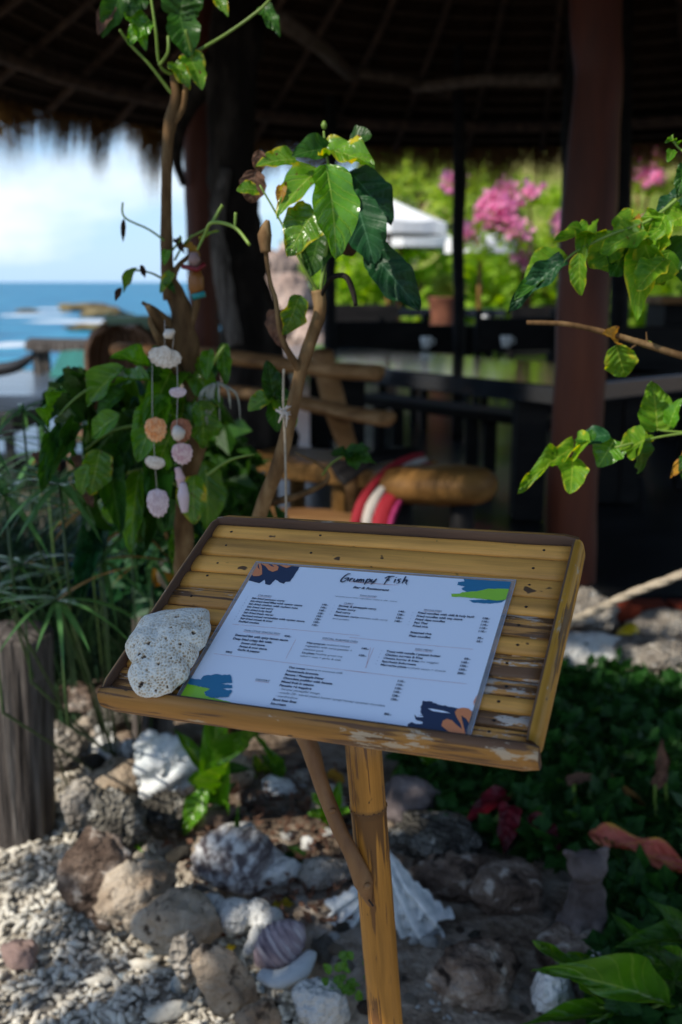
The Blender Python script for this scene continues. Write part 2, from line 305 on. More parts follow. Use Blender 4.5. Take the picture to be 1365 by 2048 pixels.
# ================================================================== menu stand (bamboo board on a post)
BR = Matrix(((.92866, .320134, -.187362), (-.369277, .845567, -.385553), (.034998, .427236, .903462)))
BT = Vector((-.09785, 1.11051, 1.18362))
BM = Matrix.Translation(BT) @ BR.to_4x4()
def bl(px, py, off=0.0):
    """a point of the board's plane (raised by off), in board coordinates"""
    n = BR.col[2]; return BR.transposed() @ (on_plane(px, py, BT + n*off, n) - BT)
def BAMBOO(name, axis, base, brown, pale, th_b=.56, th_p=.62, ring=None):
    m, nt, N, L = nodes(name); out = N('ShaderNodeOutputMaterial'); p = N('ShaderNodeBsdfPrincipled')
    tc = N('ShaderNodeTexCoord'); oi = N('ShaderNodeObjectInfo')
    sc = N('ShaderNodeVectorMath'); sc.operation = 'SCALE'; sc.inputs[0].default_value = (37, 19, 53); L(oi.outputs['Random'], sc.inputs[3])
    def co(st):
        a = N('ShaderNodeVectorMath'); a.operation = 'MULTIPLY_ADD'; s = [st[1]]*3; s[axis] = st[0]; a.inputs[1].default_value = s
        L(tc.outputs['Object'], a.inputs[0]); L(sc.outputs[0], a.inputs[2]); return a.outputs[0]
    def noise(st, d=4, r=.55):
        n = N('ShaderNodeTexNoise'); n.inputs['Scale'].default_value = 1; n.inputs['Detail'].default_value = d; n.inputs['Roughness'].default_value = r; L(co(st), n.inputs[0]); return n.outputs[0]
    def mixc(f, a, b):
        x = N('ShaderNodeMix'); x.data_type = 'RGBA'; L(f, x.inputs[0]) if not isinstance(f, float) else setattr(x.inputs[0], 'default_value', f)
        (L(a, x.inputs[6]) if not isinstance(a, tuple) else setattr(x.inputs[6], 'default_value', (*a, 1)))
        (L(b, x.inputs[7]) if not isinstance(b, tuple) else setattr(x.inputs[7], 'default_value', (*b, 1))); return x.outputs[2]
    def thr(v, a, b):
        r = ramp(N, [(0, 0, 0), (1, 1, 1)], [a, b]); L(v, r.inputs[0]); return r.outputs[0]
    def mul(a, b):
        x = N('ShaderNodeMath'); x.operation = 'MULTIPLY'; L(a, x.inputs[0]); L(b, x.inputs[1]) if not isinstance(b, float) else setattr(x.inputs[1], 'default_value', b); return x.outputs[0]
    c1 = ramp(N, [tuple(x*.62 for x in base), base, tuple(min(1, x*1.35) for x in base)], [.3, .5, .72]); L(noise((5, 60), 5), c1.inputs[0]); c = c1.outputs[0]
    fine = noise((14, 900), 3); c = mixc(mul(thr(fine, .45, .75), .28), c, tuple(x*.45 for x in base))
    streak = noise((7, 190), 5, .6); patch = noise((9, 14), 2)
    x = N('ShaderNodeMath'); x.operation = 'MULTIPLY_ADD'; L(patch, x.inputs[0]); x.inputs[1].default_value = .75; L(streak, x.inputs[2])
    sb = thr(x.outputs[0], th_b+.36, th_b+.40); c = mixc(mul(sb, .88), c, brown)
    fl = noise((26, 95), 6, .7); pl_ = noise((7, 12), 2); y = N('ShaderNodeMath'); y.operation = 'MULTIPLY_ADD'; L(pl_, y.inputs[0]); y.inputs[1].default_value = .7; L(fl, y.inputs[2])
    sp = thr(y.outputs[0], th_p+.34, th_p+.36); c = mixc(mul(sp, .85), c, pale)
    kn = noise((45, 60), 2); c = mixc(mul(thr(kn, .70, .73), .9), c, (.03, .018, .01))
    if ring:
        sx = N('ShaderNodeSeparateXYZ'); L(tc.outputs['Object'], sx.inputs[0])
        mr = N('ShaderNodeMapRange'); mr.inputs[1].default_value = -.13; mr.inputs[2].default_value = 0.0; L(sx.outputs[axis], mr.inputs[0])
        up = N('ShaderNodeMath'); up.operation = 'LESS_THAN'; up.inputs[1].default_value = .003; L(sx.outputs[axis], up.inputs[0])
        n5 = noise((1.5, 150), 2, .4); z = N('ShaderNodeMath'); z.operation = 'MULTIPLY_ADD'; L(mr.outputs[0], z.inputs[0]); z.inputs[1].default_value = .34; L(n5, z.inputs[2])
        c = mixc(mul(mul(thr(z.outputs[0], .70, .76), up.outputs[0]), .85), c, (.09, .04, .015))
        rr = N('ShaderNodeMath'); rr.operation = 'ABSOLUTE'; L(sx.outputs[axis], rr.inputs[0]); r3 = thr(rr.outputs[0], .0045, .007); iv = N('ShaderNodeMath'); iv.operation = 'SUBTRACT'; iv.inputs[0].default_value = 1; L(r3, iv.inputs[1])
        c = mixc(mul(iv.outputs[0], .6), c, (.10, .045, .015))
    hs = N('ShaderNodeHueSaturation'); mr = N('ShaderNodeMapRange'); mr.inputs[3].default_value = .82; mr.inputs[4].default_value = 1.18; L(oi.outputs['Random'], mr.inputs[0]); L(mr.outputs[0], hs.inputs['Value'])
    L(c, hs.inputs['Color']); L(hs.outputs[0], p.inputs['Base Color']); p.inputs['Roughness'].default_value = .42; p.inputs['Specular IOR Level'].default_value = .35
    b = N('ShaderNodeBump'); b.inputs['Strength'].default_value = .55; b.inputs['Distance'].default_value = .0012
    h = N('ShaderNodeMath'); h.operation = 'SUBTRACT'; L(mul(fine, .5), h.inputs[0]); L(sb, h.inputs[1]); L(h.outputs[0], b.inputs['Height']); L(b.outputs[0], p.inputs['Normal'])
    L(p.outputs[0], out.inputs[0]); return m
B_BASE = (.70, .325, .065)
m_slat = BAMBOO('golden_bamboo_strip', 0, B_BASE, (.17, .085, .035), (.52, .44, .33), .64, .68)
m_slat_worn = BAMBOO('weathered_bamboo_strip', 0, (.58, .26, .06), (.085, .042, .022), (.55, .48, .4), .49, .585)
m_rail = BAMBOO('peeling_bamboo_rail', 0, (.36, .165, .035), (.10, .045, .02), (.5, .4, .28), .54, .62)
m_rail_y = BAMBOO('yellow_bamboo_rail', 0, (.50, .24, .025), (.10, .045, .02), (.5, .4, .28), .58, .62)
m_rail_in = MAT('dark_bamboo_inner_side', [(.05, .025, .014), (.11, .055, .03), (.17, .09, .045)], 30, .75, .5, 120, stretch=(.1, 1, 1), dist_=.002)
m_postb = BAMBOO('bamboo_post_skin', 2, (.40, .175, .028), (.12, .05, .018), (.33, .2, .08), .62, .80, ring=True)
m_branch = MAT('peeled_branch', [(.11, .05, .02), (.2, .095, .035), (.28, .15, .06)], 22, .6, .5, 70, stretch=(1, 1, .3), dist_=.003)

stand = empty('menu_stand', BT, 'bamboo menu stand with a tilted slatted board on a single bamboo post', 'menu stand')
stand.rotation_euler = BR.to_euler()
def strip(w, L_, hgt, seed, n=9, k=26, sag=.0006):
    """a split-bamboo strip: domed section, slightly wandering edges, closed underneath"""
    V = []; rs = random.Random(seed); ph = rs.random()*9
    for i in range(k+1):
        x = -L_/2 + L_*i/k; ww = w*(1 + .05*mnoise.noise(Vector((x*14+ph, seed, 0)))); cy_ = .0009*mnoise.noise(Vector((x*9, ph, 3)))
        for j in range(n):
            a = math.pi*j/(n-1); y = -math.cos(a)*ww/2; z = hgt*(.10+.90*math.sin(a)**.5) + sag*mnoise.noise(Vector((x*16, ph, 7)))
            if j in (0, n-1): z = 0
            V.append((x, y+cy_, z))
    Fc = [(i*n+j, (i+1)*n+j, (i+1)*n+j+1, i*n+j+1) for i in range(k) for j in range(n-1)]
    Fc.append(tuple(range(n))); Fc.append(tuple(k*n+j for j in range(n-1, -1, -1)))
    return V, Fc
seams = [.068, .0435, .0105, -.019, -.0460, -.0775, -.1025, -.1335, -.1555, -.1760, -.1935, -.2125]
xs0, xs1 = -.0800, .3520
m_nail = FLAT('rusty_nail', (.018, .012, .01), .8)
nail_me = None
for i in range(len(seams)-1):
    y0, y1 = seams[i+1]+.0011+.0004*(i % 3), seams[i]-.0010; w = y1-y0
    V, Fc = strip(w, xs1-xs0, .0056, 11+i)
    o = link('slat', mesh('slat', V, Fc, m_slat_worn if i in (4, 6, 7, 9, 10) else m_slat), stand, BM @ Matrix.Translation(((xs0+xs1)/2, (y0+y1)/2, -.0056)) @ Matrix.Rotation(R(random.uniform(-.25, .25)), 4, 'Z'))
    if nail_me is None:
        V, Fc = tube_geo([(0, 0, 0), (0, 0, .0006)], [.0017, .0011], 9, .3); nail_me = mesh('nail', V, Fc, m_nail)
    for x in (xs0+.028+random.uniform(-.006, .006), xs0+.14, xs1-.03+random.uniform(-.006, .004)):
        if x > 0 and x < .3 and y0 > -.2 and y1 < .01: continue
        link('nail', nail_me, o, BM @ Matrix.Translation((x, (y0+y1)/2+random.uniform(-.004, .004), -.0001)))
# backing cross battens under the slats
mb = MB()
for x in (-.02, .14, .30): mb.box((x, -.072, -.011), (.03, .285, .011), bev=.002)
mb.obj('backing_batten', m_rail_in, stand, mw=BM)
def rail(length, mats, seed, n=14, k=30, wid=.0105, top=.0085, bot=-.0235, ends=True):
    """half-round bamboo rail along x, convex side towards -y, flat darker inner side towards +y"""
    V, Fc, fm = [], [], []; h = (top-bot)/2; zc = (top+bot)/2
    for i in range(k+1):
        x = -length/2 + length*i/k; e = 1
        edge = min(i, k-i)/k*length
        if ends and edge < .009: e = .80 + .20*math.sqrt(max(0, 1-(1-edge/.009)**2))
        s = 1+.03*mnoise.noise(Vector((x*12, seed, 1)))
        for j in range(n):
            a = math.pi*(j/(n-1)-.5); V.append((x, -math.cos(a)**.8*wid*s*e if j not in (0, n-1) else 0, zc+math.sin(a)*h*s*e))
        V.append((x, .0022, zc+h*s*e-.0004)); V.append((x, .0022, zc-h*s*e+.0004))
    q = n+2
    for i in range(k):
        for j in range(n-1): Fc.append((i*q+j, (i+1)*q+j, (i+1)*q+j+1, i*q+j+1)); fm.append(0)
        for (a, b) in ((n-1, n), (n, n+1), (n+1, 0)): Fc.append((i*q+a, (i+1)*q+a, (i+1)*q+b, i*q+b)); fm.append(1)
    ring = list(range(n))+[n, n+1]
    Fc.append(tuple(reversed(ring))); fm.append(1); Fc.append(tuple(k*q+r for r in ring)); fm.append(1)
    return mesh('rail', V, Fc, mats, True, fm)
def put_rail(me, p, ang): return link('rail', me, stand, BM @ Matrix.Translation(p) @ Matrix.Rotation(ang, 4, 'Z'))
put_rail(rail(.452, [m_rail, m_rail_in], 3), (.139, -.2165, 0), 0)                       # front
put_rail(rail(.440, [m_rail, m_rail_in], 5), (.137, .0705, 0), math.pi)                  # back
put_rail(rail(.280, [m_rail_y, m_rail_in], 7, bot=-.026), (.3545, -.0690, 0), math.pi/2)                # right
put_rail(rail(.282, [m_rail, m_rail_in], 9, wid=.006), (-.0830, -.0730, 0), -math.pi/2)             # left
# post: leans a little to the right as it goes down
pt = W(727, 1475, 1.165); pb_dir = (W(768, 2048, 1.185) - pt); pb = pt + pb_dir*(1.03/abs(pb_dir.z)); pb.z = .02
ptop = pt - pb_dir.normalized()*.03
nodep = pt + pb_dir*((1605-1475)/573.0)
ax = (ptop - pb).normalized(); q = ax.to_track_quat('Z', 'Y').to_matrix().to_4x4()
pm = Matrix.Translation(nodep) @ q
V, Fc = [], []; lt = (ptop-nodep).length; lb = (nodep-pb).length; zs = [lt, lt*.5, .03, .012, .006, .002, 0, -.003, -.008, -.02, -.06, -.14, -.22, -.3, -.36, -.366, -.372, -.38, -.5, -lb]
for z in zs:
    r = .0232 + .0012*math.exp(-((z)/.005)**2) + .0012*math.exp(-((z+.368)/.005)**2) + .0006*max(0, -z)
    for k in range(32): a = 2*math.pi*k/32; V.append((r*math.cos(a)*(1+.01*math.sin(3*a+z*9)), r*math.sin(a), z))
for i in range(len(zs)-1):
    for k in range(32): Fc.append((i*32+k, (i+1)*32+k, (i+1)*32+(k+1) % 32, i*32+(k+1) % 32))
Fc.append(tuple(range(32)))
post_o = link('post', mesh('post', V, Fc, m_postb), stand, pm)
mb = MB()      # little root bumps round the node
for k in range(22):
    a = 2*math.pi*k/22; c = Vector((.0240*math.cos(a), .0240*math.sin(a), .0015+.0012*(k % 2)))
    V, Fc = tube_geo([c+Vector((0, 0, -.0016)), c, c+Vector((0, 0, .0016))], [.0008, .0017, .0008], 6); mb.add(V, Fc)
mb.obj('node_ring', MAT('node_bumps', [(.10, .045, .02), (.2, .1, .035)], 60, .7, 0), post_o, True, mw=pm)
# forked branch brace
pth = [W(606, 1468, 1.19), W(622, 1500, 1.185), W(636, 1545, 1.175), (W(655, 1600, 1.165)), W(680, 1660, 1.155), W(707, 1715, 1.148), W(727, 1765, 1.147), W(741, 1812, 1.152)]
sp_, sr_ = smooth_path(pth, [.0105, .0125, .0100, .0098, .0098, .0105, .0125, .0018], 5)
mb = MB(); mb.tube(sp_, sr_, 12, .12)
for (px, py, yy) in ((735, 1772, 1.135), (665, 1622, 1.153)):
    c = W(px, py, yy); mb.tube([c-Vector((.004, 0, .003)), c, c+Vector((.004, -.001, .003))], [.002, .0045, .002], 8, .3)
mb.obj('brace_branch', m_branch, stand, True)
mb = MB(); mb.tube([W(738, 1800, 1.1405), W(747, 1812, 1.1402)], .0012, 6); mb.obj('nail', m_nail, stand)

# ------------------------------------------------------------------ laminated menu sheet
menu = empty('menu_sheet', BT + BR @ Vector((.1515, -.1075, .0012)), 'white laminated restaurant menu lying on the bamboo board', 'menu'); menu.rotation_euler = BR.to_euler()
m_paper = FLAT('menu_paper', (.82, .86, .94), .45, .4, coat=.8)
def LAMI():
    m, nt, N, L = nodes('laminate_film'); out = N('ShaderNodeOutputMaterial'); t = N('ShaderNodeBsdfTransparent'); t.inputs[0].default_value = (.86, .87, .9, 1)
    d = N('ShaderNodeBsdfPrincipled'); d.inputs['Base Color'].default_value = (.5, .52, .55, 1); d.inputs['Roughness'].default_value = .12
    ms = N('ShaderNodeMixShader'); ms.inputs[0].default_value = .38; L(t.outputs[0], ms.inputs[1]); L(d.outputs[0], ms.inputs[2]); L(ms.outputs[0], out.inputs[0]); return m
sw, sh = .303, .2149
def zlift(x, y): return .0012 + .0016*max(0, (x-.20)/.1)**2 + .0006*mnoise.noise(Vector((x*9, y*9, 1)))
def sheet(x0, x1, y0, y1, dz, mat, name, parent, k=24, hole=None):
    V = [(x0+(x1-x0)*i/k, y0+(y1-y0)*j/k, zlift(x0+(x1-x0)*i/k, y0+(y1-y0)*j/k)+dz) for i in range(k+1) for j in range(k+1)]
    Fc = [(i*(k+1)+j, (i+1)*(k+1)+j, (i+1)*(k+1)+j+1, i*(k+1)+j+1) for i in range(k) for j in range(k)]
    return link(name, mesh(name, V, Fc, mat), parent, BM)
film = sheet(0, sw, -sh, 0, 0, LAMI(), 'laminate_film', menu)
sheet(.0045, sw-.0045, -sh+.0035, -.0035, .0002, m_paper, 'paper', menu)
mb = MB(); k = 40   # raised sealed edge of the film, right and bottom
for (a, b) in (((0, -sh), (sw, -sh)), ((sw, -sh), (sw, 0)), ((sw, 0), (0, 0)), ((0, 0), (0, -sh))):
    pts = [Vector((a[0]+(b[0]-a[0])*i/k, a[1]+(b[1]-a[1])*i/k, 0)) for i in range(k+1)]
    for p_ in pts: p_.z = zlift(p_.x, p_.y)+.0001
    mb.tube(pts, .00045, 6)
mb.obj('film_edge', FLAT('film_edge', (.35, .38, .45), .15), film, True, mw=BM)

m_navy = FLAT('navy_ink', (.008, .02, .06), .45, coat=.6); m_teal = FLAT('teal_ink', (.008, .16, .30), .45, coat=.6)
m_lime = FLAT('lime_ink', (.28, .58, .02), .45, coat=.6); m_orange = FLAT('orange_ink', (.75, .23, .07), .45, coat=.6)
m_ink = FLAT('text_ink', (.012, .02, .05), .45, coat=.6); m_redink = FLAT('thin_red_ink', (.55, .16, .12), .5, coat=.6); m_speck = FLAT('paper_specks', (.85, .87, .9), .4)
def flatpoly(name, polys, mat, lvl, parent=None):
    bm = bmesh.new()
    for P in polys:
        vs = [bm.verts.new((p[0], p[1], 0)) for p in P]
        f = bm.faces.new(vs)
    bmesh.ops.triangulate(bm, faces=bm.faces[:])
    for _ in range(2):
        long_ = [e for e in bm.edges if e.calc_length() > .018]
        if long_: bmesh.ops.subdivide_edges(bm, edges=long_, cuts=1); bmesh.ops.triangulate(bm, faces=bm.faces[:])
    for v in bm.verts: v.co.z = zlift(v.co.x, v.co.y)+lvl
    bm.normal_update()
    for f in bm.faces:
        if f.normal.z < 0: f.normal_flip()
    me = bpy.data.meshes.new(name); bm.to_mesh(me); bm.free(); me.materials.append(mat)
    return link(name, me, parent or menu, BM)
def zA(p): return (p[0]/4.2656+400, p[1]/4.2656+1110)
def zB(p): return (p[0]/3.4125+650, p[1]/3.4125+1110)
def zC(p): return (p[0]/3.4125+340, p[1]/3.4125+1260)
def zD(p): return (p[0]/3.4125+700, p[1]/3.4125+1270)
def onto(zf, P, clip=True):
    out = []
    for p in P:
        v = bl(*zf(p)); x, y = v.x, v.y
        if clip: x = min(max(x, .0045), sw-.0045); y = min(max(y, -sh+.0035), -.0035)
        out.append((x, y))
    return out
def ragged(P, amp, seed=0, only=None):
    """dry-brush edge: splits each side and jitters it"""
    rs = random.Random(seed); out = []
    for i in range(len(P)):
        a, b = Vector(P[i]), Vector(P[(i+1) % len(P)]); d = b-a; out.append(tuple(a))
        L_ = d.length; nn = int(L_/.0022)
        inner = lambda p: .006 < p.x < sw-.006 and -sh+.005 < p.y < -.005
        for j in range(1, nn):
            p = a + d*(j/nn); nrm = Vector((-d.y, d.x)).normalized()
            if inner(p): p += nrm*rs.uniform(-amp, amp)
            out.append(tuple(p))
    return out
flatpoly('navy_brush_mark', [ragged(onto(zA, [(465, 40), (880, 90), (862, 98), (775, 235), (735, 238), (720, 255), (690, 245), (648, 218), (600, 266), (560, 255), (555, 220), (510, 250), (470, 240), (400, 225), (385, 205)]), .0004, 1)], m_navy, .0006)
flatpoly('orange_brush_mark', [onto(zA, P) for P in (
    [(437, 150), (448, 108), (470, 95), (500, 118), (515, 138), (508, 100), (500, 40), (545, 45), (533, 110), (536, 175), (510, 190), (460, 192), (442, 175)],
    [(547, 45), (598, 68), (618, 108), (640, 112), (634, 60), (664, 78), (676, 112), (670, 140), (625, 155), (590, 140), (565, 108)],
    [(698, 70), (800, 80), (780, 108), (745, 122), (712, 110)])], m_orange, .0009)
flatpoly('teal_brush_mark', [ragged(onto(zB, [(950, 165), (1320, 175), (1285, 262), (1150, 243), (1100, 245), (1040, 262), (970, 262), (935, 240), (960, 226), (905, 214), (912, 193), (955, 190)]), .0004, 2),
    ragged(onto(zB, [(985, 318), (1060, 318), (1245, 320), (1210, 338), (1120, 346), (1010, 336)]), .0004, 3)], m_teal, .0006)
flatpoly('lime_brush_mark', [ragged(onto(zB, [(866, 275), (925, 275), (940, 265), (1040, 260), (1120, 243), (1290, 250), (1270, 325), (1180, 328), (1050, 310), (930, 297), (868, 295)]), .0003, 4)], m_lime, .0009)
flatpoly('teal_brush_mark', [ragged(onto(zC, [(95, 331), (175, 345), (215, 348), (235, 322), (330, 310), (360, 318), (415, 312), (425, 330), (430, 370), (345, 378), (428, 384), (430, 405), (360, 412), (430, 422), (405, 465), (300, 472), (250, 458), (240, 432), (280, 412), (160, 384), (80, 368)]), .0006, 5)], m_teal, .0009)
flatpoly('lime_brush_mark', [ragged(onto(zC, [(80, 366), (160, 382), (278, 410), (237, 434), (250, 458), (330, 478), (447, 508), (440, 545), (235, 510), (120, 495), (20, 485)]), .0003, 6)], m_lime, .0006)
flatpoly('teal_brush_mark', [ragged(onto(zC, [(95, 480), (150, 482), (250, 498), (245, 506), (180, 496), (110, 488)]), .0003, 7)], m_teal, .0012)
flatpoly('navy_brush_mark', [ragged(onto(zD, [(500, 460), (545, 463), (620, 490), (690, 505), (760, 520), (868, 540), (805, 725), (690, 710), (560, 683), (470, 668), (388, 653), (398, 618), (425, 604), (440, 612), (498, 618), (500, 606), (450, 585), (443, 556), (500, 556), (485, 535), (484, 500), (495, 488)]), .0007, 8)], m_navy, .0006)
flatpoly('white_brush_gap', [onto(zD, P) for P in ([(535, 515), (570, 518), (640, 532), (690, 550), (640, 545), (570, 533)], [(448, 556), (500, 566), (505, 573), (460, 572)], [(500, 668), (600, 675), (618, 686), (560, 682)])], FLAT('bare_paper', (.82, .86, .94), .45, coat=.8), .0009)
flatpoly('orange_brush_mark', [onto(zD, P) for P in (
    [(720, 545), (738, 522), (775, 515), (815, 522), (862, 548), (835, 625), (800, 592), (765, 568), (770, 600), (805, 700), (800, 720), (720, 712), (680, 703), (650, 655), (628, 635), (640, 600), (670, 590), (700, 600), (735, 635), (770, 662), (760, 625), (735, 585)],
    [(905, 430), (885, 512), (862, 505), (848, 475), (862, 448)])], m_orange, .0012)
# brush-script title, drawn as tapered strokes
def stroke_polys(strokes, zf, w):
    out = []
    for S in strokes:
        pts = [Vector((*onto(zf, [p])[0], 0)) for p in S]
        pp, _ = smooth_path(pts, [1]*len(pts), 5); n = len(pp); Lf, Rt = [], []
        for i, p in enumerate(pp):
            t = (pp[min(i+1, n-1)]-pp[max(i-1, 0)]); t = t.normalized() if t.length > 0 else Vector((1, 0, 0)); nr = Vector((-t.y, t.x, 0)); u = i/(n-1)
            ww = w*(.45+.75*math.sin(math.pi*min(1, u*.9+.12)))*(1+.12*math.sin(i*1.7))
            Lf.append((p+nr*ww)[:2]); Rt.append((p-nr*ww)[:2])
        for i in range(n-1): out.append([Lf[i], Lf[i+1], Rt[i+1], Rt[i]])
    return out
def strokes(name, S, zf, w, mat, lvl):
    P = stroke_polys(S, zf, w); V, Fc = [], []
    for k_, q_ in enumerate(P):
        b = len(V)
        for (x, y) in q_: V.append((x, y, zlift(x, y)+lvl+.00001*(k_ % 7)))
        Fc.append((b+3, b+2, b+1, b))
    return link(name, mesh(name, V, Fc, mat, False), menu, BM)
strokes('title_lettering', [
    [(178, 139), (160, 141), (135, 158), (114, 182), (116, 193), (132, 192), (152, 180), (165, 168)], [(138, 172), (165, 168), (158, 190)],
    [(182, 170), (170, 192)], [(176, 182), (188, 171), (198, 172)],
    [(208, 172), (199, 188), (210, 191), (228, 175)], [(230, 173), (221, 196)],
    [(243, 174), (232, 198)], [(238, 186), (252, 176), (248, 199)], [(250, 188), (268, 178), (264, 201)],
    [(296, 172), (284, 192), (272, 214)], [(290, 182), (308, 175), (314, 183), (302, 194), (284, 198)],
    [(328, 176), (318, 191), (328, 194), (350, 180)], [(356, 172), (340, 192), (316, 213)],
    [(448, 160), (428, 180), (405, 214)], [(412, 170), (440, 157), (478, 157)], [(420, 184), (446, 181)],
    [(486, 174), (474, 200)], [(492, 161), (490, 165)],
    [(524, 174), (506, 177), (504, 184), (512, 191), (504, 201), (490, 203)],
    [(556, 156), (542, 182), (528, 205)], [(536, 194), (552, 182), (564, 184), (556, 200), (562, 213)]], zB, .00082, m_ink, .0012)
strokes('red_underline', [[(170, 190), (250, 197), (340, 204), (420, 209), (500, 214)]], zB, .00028, m_redink, .0008)
FONT_CACHE = {}
def text(name, body, x0, y0, width_ref=None, leading=None, size=None, mat=None, bold=.0, align='LEFT', shear=0, lvl=.0009, upto=None):
    """print at board coordinates; x0,y0 = left end of the first baseline; width_ref = (line number, width)"""
    cu = bpy.data.curves.new(name, 'FONT'); cu.body = body; cu.size = 1; cu.offset = bold; cu.shear = shear; cu.resolution_u = 2; cu.align_x = align
    lines = body.split('\n'); tmp = bpy.data.objects.new('tmp', cu); COL.objects.link(tmp)
    if width_ref:
        c2 = cu.copy(); c2.body = lines[width_ref[0]]; t2 = bpy.data.objects.new('tmp2', c2); COL.objects.link(t2); bpy.context.view_layer.update()
        sxx = width_ref[1]/t2.dimensions.x; bpy.data.objects.remove(t2)
    else: sxx = size
    szy = size or sxx
    if leading: cu.space_line = leading/szy
    bpy.context.view_layer.update(); me = bpy.data.meshes.new_from_object(tmp.evaluated_get(bpy.context.evaluated_depsgraph_get())); bpy.data.objects.remove(tmp)
    n = len(me.vertices); co = np.empty(n*3, dtype=np.float32); me.vertices.foreach_get('co', co); co = co.reshape(-1, 3)
    co[:, 0] = co[:, 0]*sxx + x0; co[:, 1] = co[:, 1]*szy + y0
    co[:, 2] = [zlift(float(a), float(b))+lvl for a, b in co[:, :2]]
    me.vertices.foreach_set('co', co.ravel()); me.update(); me.materials.clear(); me.materials.append(mat or m_ink); me.name = name
    return link(name, me, menu, BM)
def block(name, body, zf, first, last, ref=None, bold=.036, sc=.78, ratio=1.0, mat=None, align='LEFT', lead=None):
    """a block of lines: px of the first and last baseline's start; ref = (line, px start, px end)"""
    a = bl(*zf(first)); n = body.count('\n'); b = bl(*zf(last)) if n else a
    ld = abs(a.y-b.y)/n if n else (lead or .0043)
    w = None
    if ref: p, q_ = bl(*zf(ref[1])), bl(*zf(ref[2])); w = (ref[0], q_.x-p.x)
    return text(name, body, a.x, a.y, w, ld, ld*sc if n else (lead or .0034), mat, bold, align)
Lt = 'menu_lettering'
text(Lt, 'Bar & Restaurant', *bl(*zB((192, 235)))[:2], (0, bl(*zB((442, 246))).x-bl(*zB((192, 235))).x), None, .0048, m_ink, .03, shear=.25)
def head(s, zf, p, q_, size=.0032, under=True):
    a, b = bl(*zf(p)), bl(*zf(q_)); text('menu_heading', s, a.x, a.y, (0, b.x-a.x), None, size, m_ink, .0)
    if under:
        flatpoly('red_underline', [[(a.x, a.y-.0008), (b.x, a.y-.0008), (b.x, a.y-.0011), (a.x, a.y-.0011)]], m_redink, .0008)
head('THAI FOOD', zB, (238, 288), (355, 294)); head('STIR-FRIED', zA, (496, 359), (612, 367)); head('CURRY', zB, (132, 342), (196, 346)); head('SINGLE DISH', zB, (676, 388), (796, 398))
head('THAI-STYLE WHOLE FISH', zA, (378, 660), (684, 689), .0036); head('SPECIAL BURMESE DISH', zA, (1046, 728), (1346, 757), .0036); head('KIDS MENU', zD, (446, 112), (566, 120), .0036)
head('DESSERT', zC, (586, 353), (684, 361), .0036)
text(Lt, '*chicken/ pork/ tofu/ vegetables/ seafood  (60.- extra)', *bl(*zB((70, 293)))[:2], (0, bl(*zB((494, 328))).x-bl(*zB((70, 293))).x), None, .0025, m_ink, 0)
block(Lt, 'Stir-fried panaeng curry\nStir-fried beef fillet with oyster sauce\nStir-fried chicken with cashew nuts\nStir-fried red curry\nStir-fried holy basil\nStir-fried fresh ginger\nSauteed mixed vegetables with oyster sauce\nStir-fried sweet & sour\nStuffed omelet', zA, (445, 384), (328, 582), (6, (357, 532), (893, 583)))
block(Lt, '140.-\n140.-\n140.-\n120.-\n120.-\n120.-\n120.-\n120.-', zA, (1040, 440), (956, 614), (0, (1040, 440), (1092, 444)))
block(Lt, 'Shrimp & pineapple curry\nGreen curry\nRed curry', zB, (95, 360), (75, 402), (0, (95, 360), (352, 385)))
block(Lt, 'Massaman curry:', zB, (65, 424), None, (0, (65, 424), (235, 440)), lead=.0033)
block(Lt, 'chicken with curry', zB, (239, 441), None, (0, (239, 441), (428, 460)), bold=.0, lead=.0033)
block(Lt, 'and potato', zB, (54, 446), None, (0, (54, 446), (166, 458)), bold=.0, lead=.0033)
block(Lt, '140.-\n120.-\n120.-\n140.-', zB, (500, 398), (474, 464), (0, (500, 398), (548, 402)))
block(Lt, 'Fried noodles with chili & holy basil\nFried noodles with soy sauce\nFried glass noodles\nPad Thai\nFried rice', zB, (635, 408), (600, 498), (0, (635, 408), (1016, 446)))
block(Lt, 'Steamed rice\nPlain noodles', zB, (584, 542), (576, 566), (0, (584, 542), (728, 558)))
block(Lt, '120.-\n110.-\n110.-\n110.-\n110.-', zB, (1075, 452), (1052, 542), (0, (1075, 452), (1126, 456)))
block(Lt, '35.-\n35.-', zB, (1042, 588), (1035, 611), (0, (1042, 588), (1084, 592)))
block(Lt, 'Steamed fish with spicy lemon sauce\nDeep fried crispy fish with:', zC, (446, 48), (430, 72), (0, (446, 48), (806, 88)))
block(Lt, 'Sweet chill sauce\nSweet & sour sauce\nGarlic & pepper', zC, (488, 103), (462, 148), (1, (475, 126), (664, 146)))
block(Lt, 'BBQ', zC, (383, 162), None, (0, (383, 162), (426, 166)), lead=.0033)
block(Lt, '450.-', zC, (782, 55), None, (0, (782, 55), (832, 59)), lead=.0036)
block(Lt, 'Hay-yuay-jo:', zC, (936, 100), None, (0, (936, 100), (1066, 112)), lead=.0033)
block(Lt, 'sauteed mixed', zC, (1072, 113), None, (0, (1072, 113), (1224, 130)), bold=0, lead=.0033)
block(Lt, 'vegetables with curry powder +\nchicken/ pork', zC, (925, 122), (912, 146), (0, (925, 122), (1244, 156)), bold=0)
block(Lt, 'La-phet:', zC, (903, 168), None, (0, (903, 168), (990, 176)), lead=.0033)
block(Lt, 'healthy green tea', zC, (997, 177), None, (0, (997, 177), (1178, 195)), bold=0, lead=.0033)
block(Lt, 'salad + nuts + garlic & chili', zC, (891, 190), None, (0, (891, 190), (1165, 221)), bold=0, lead=.0033)
block(Lt, '140.-', zC, (1306, 139), None, (0, (1306, 139), (1356, 143)), lead=.0036)
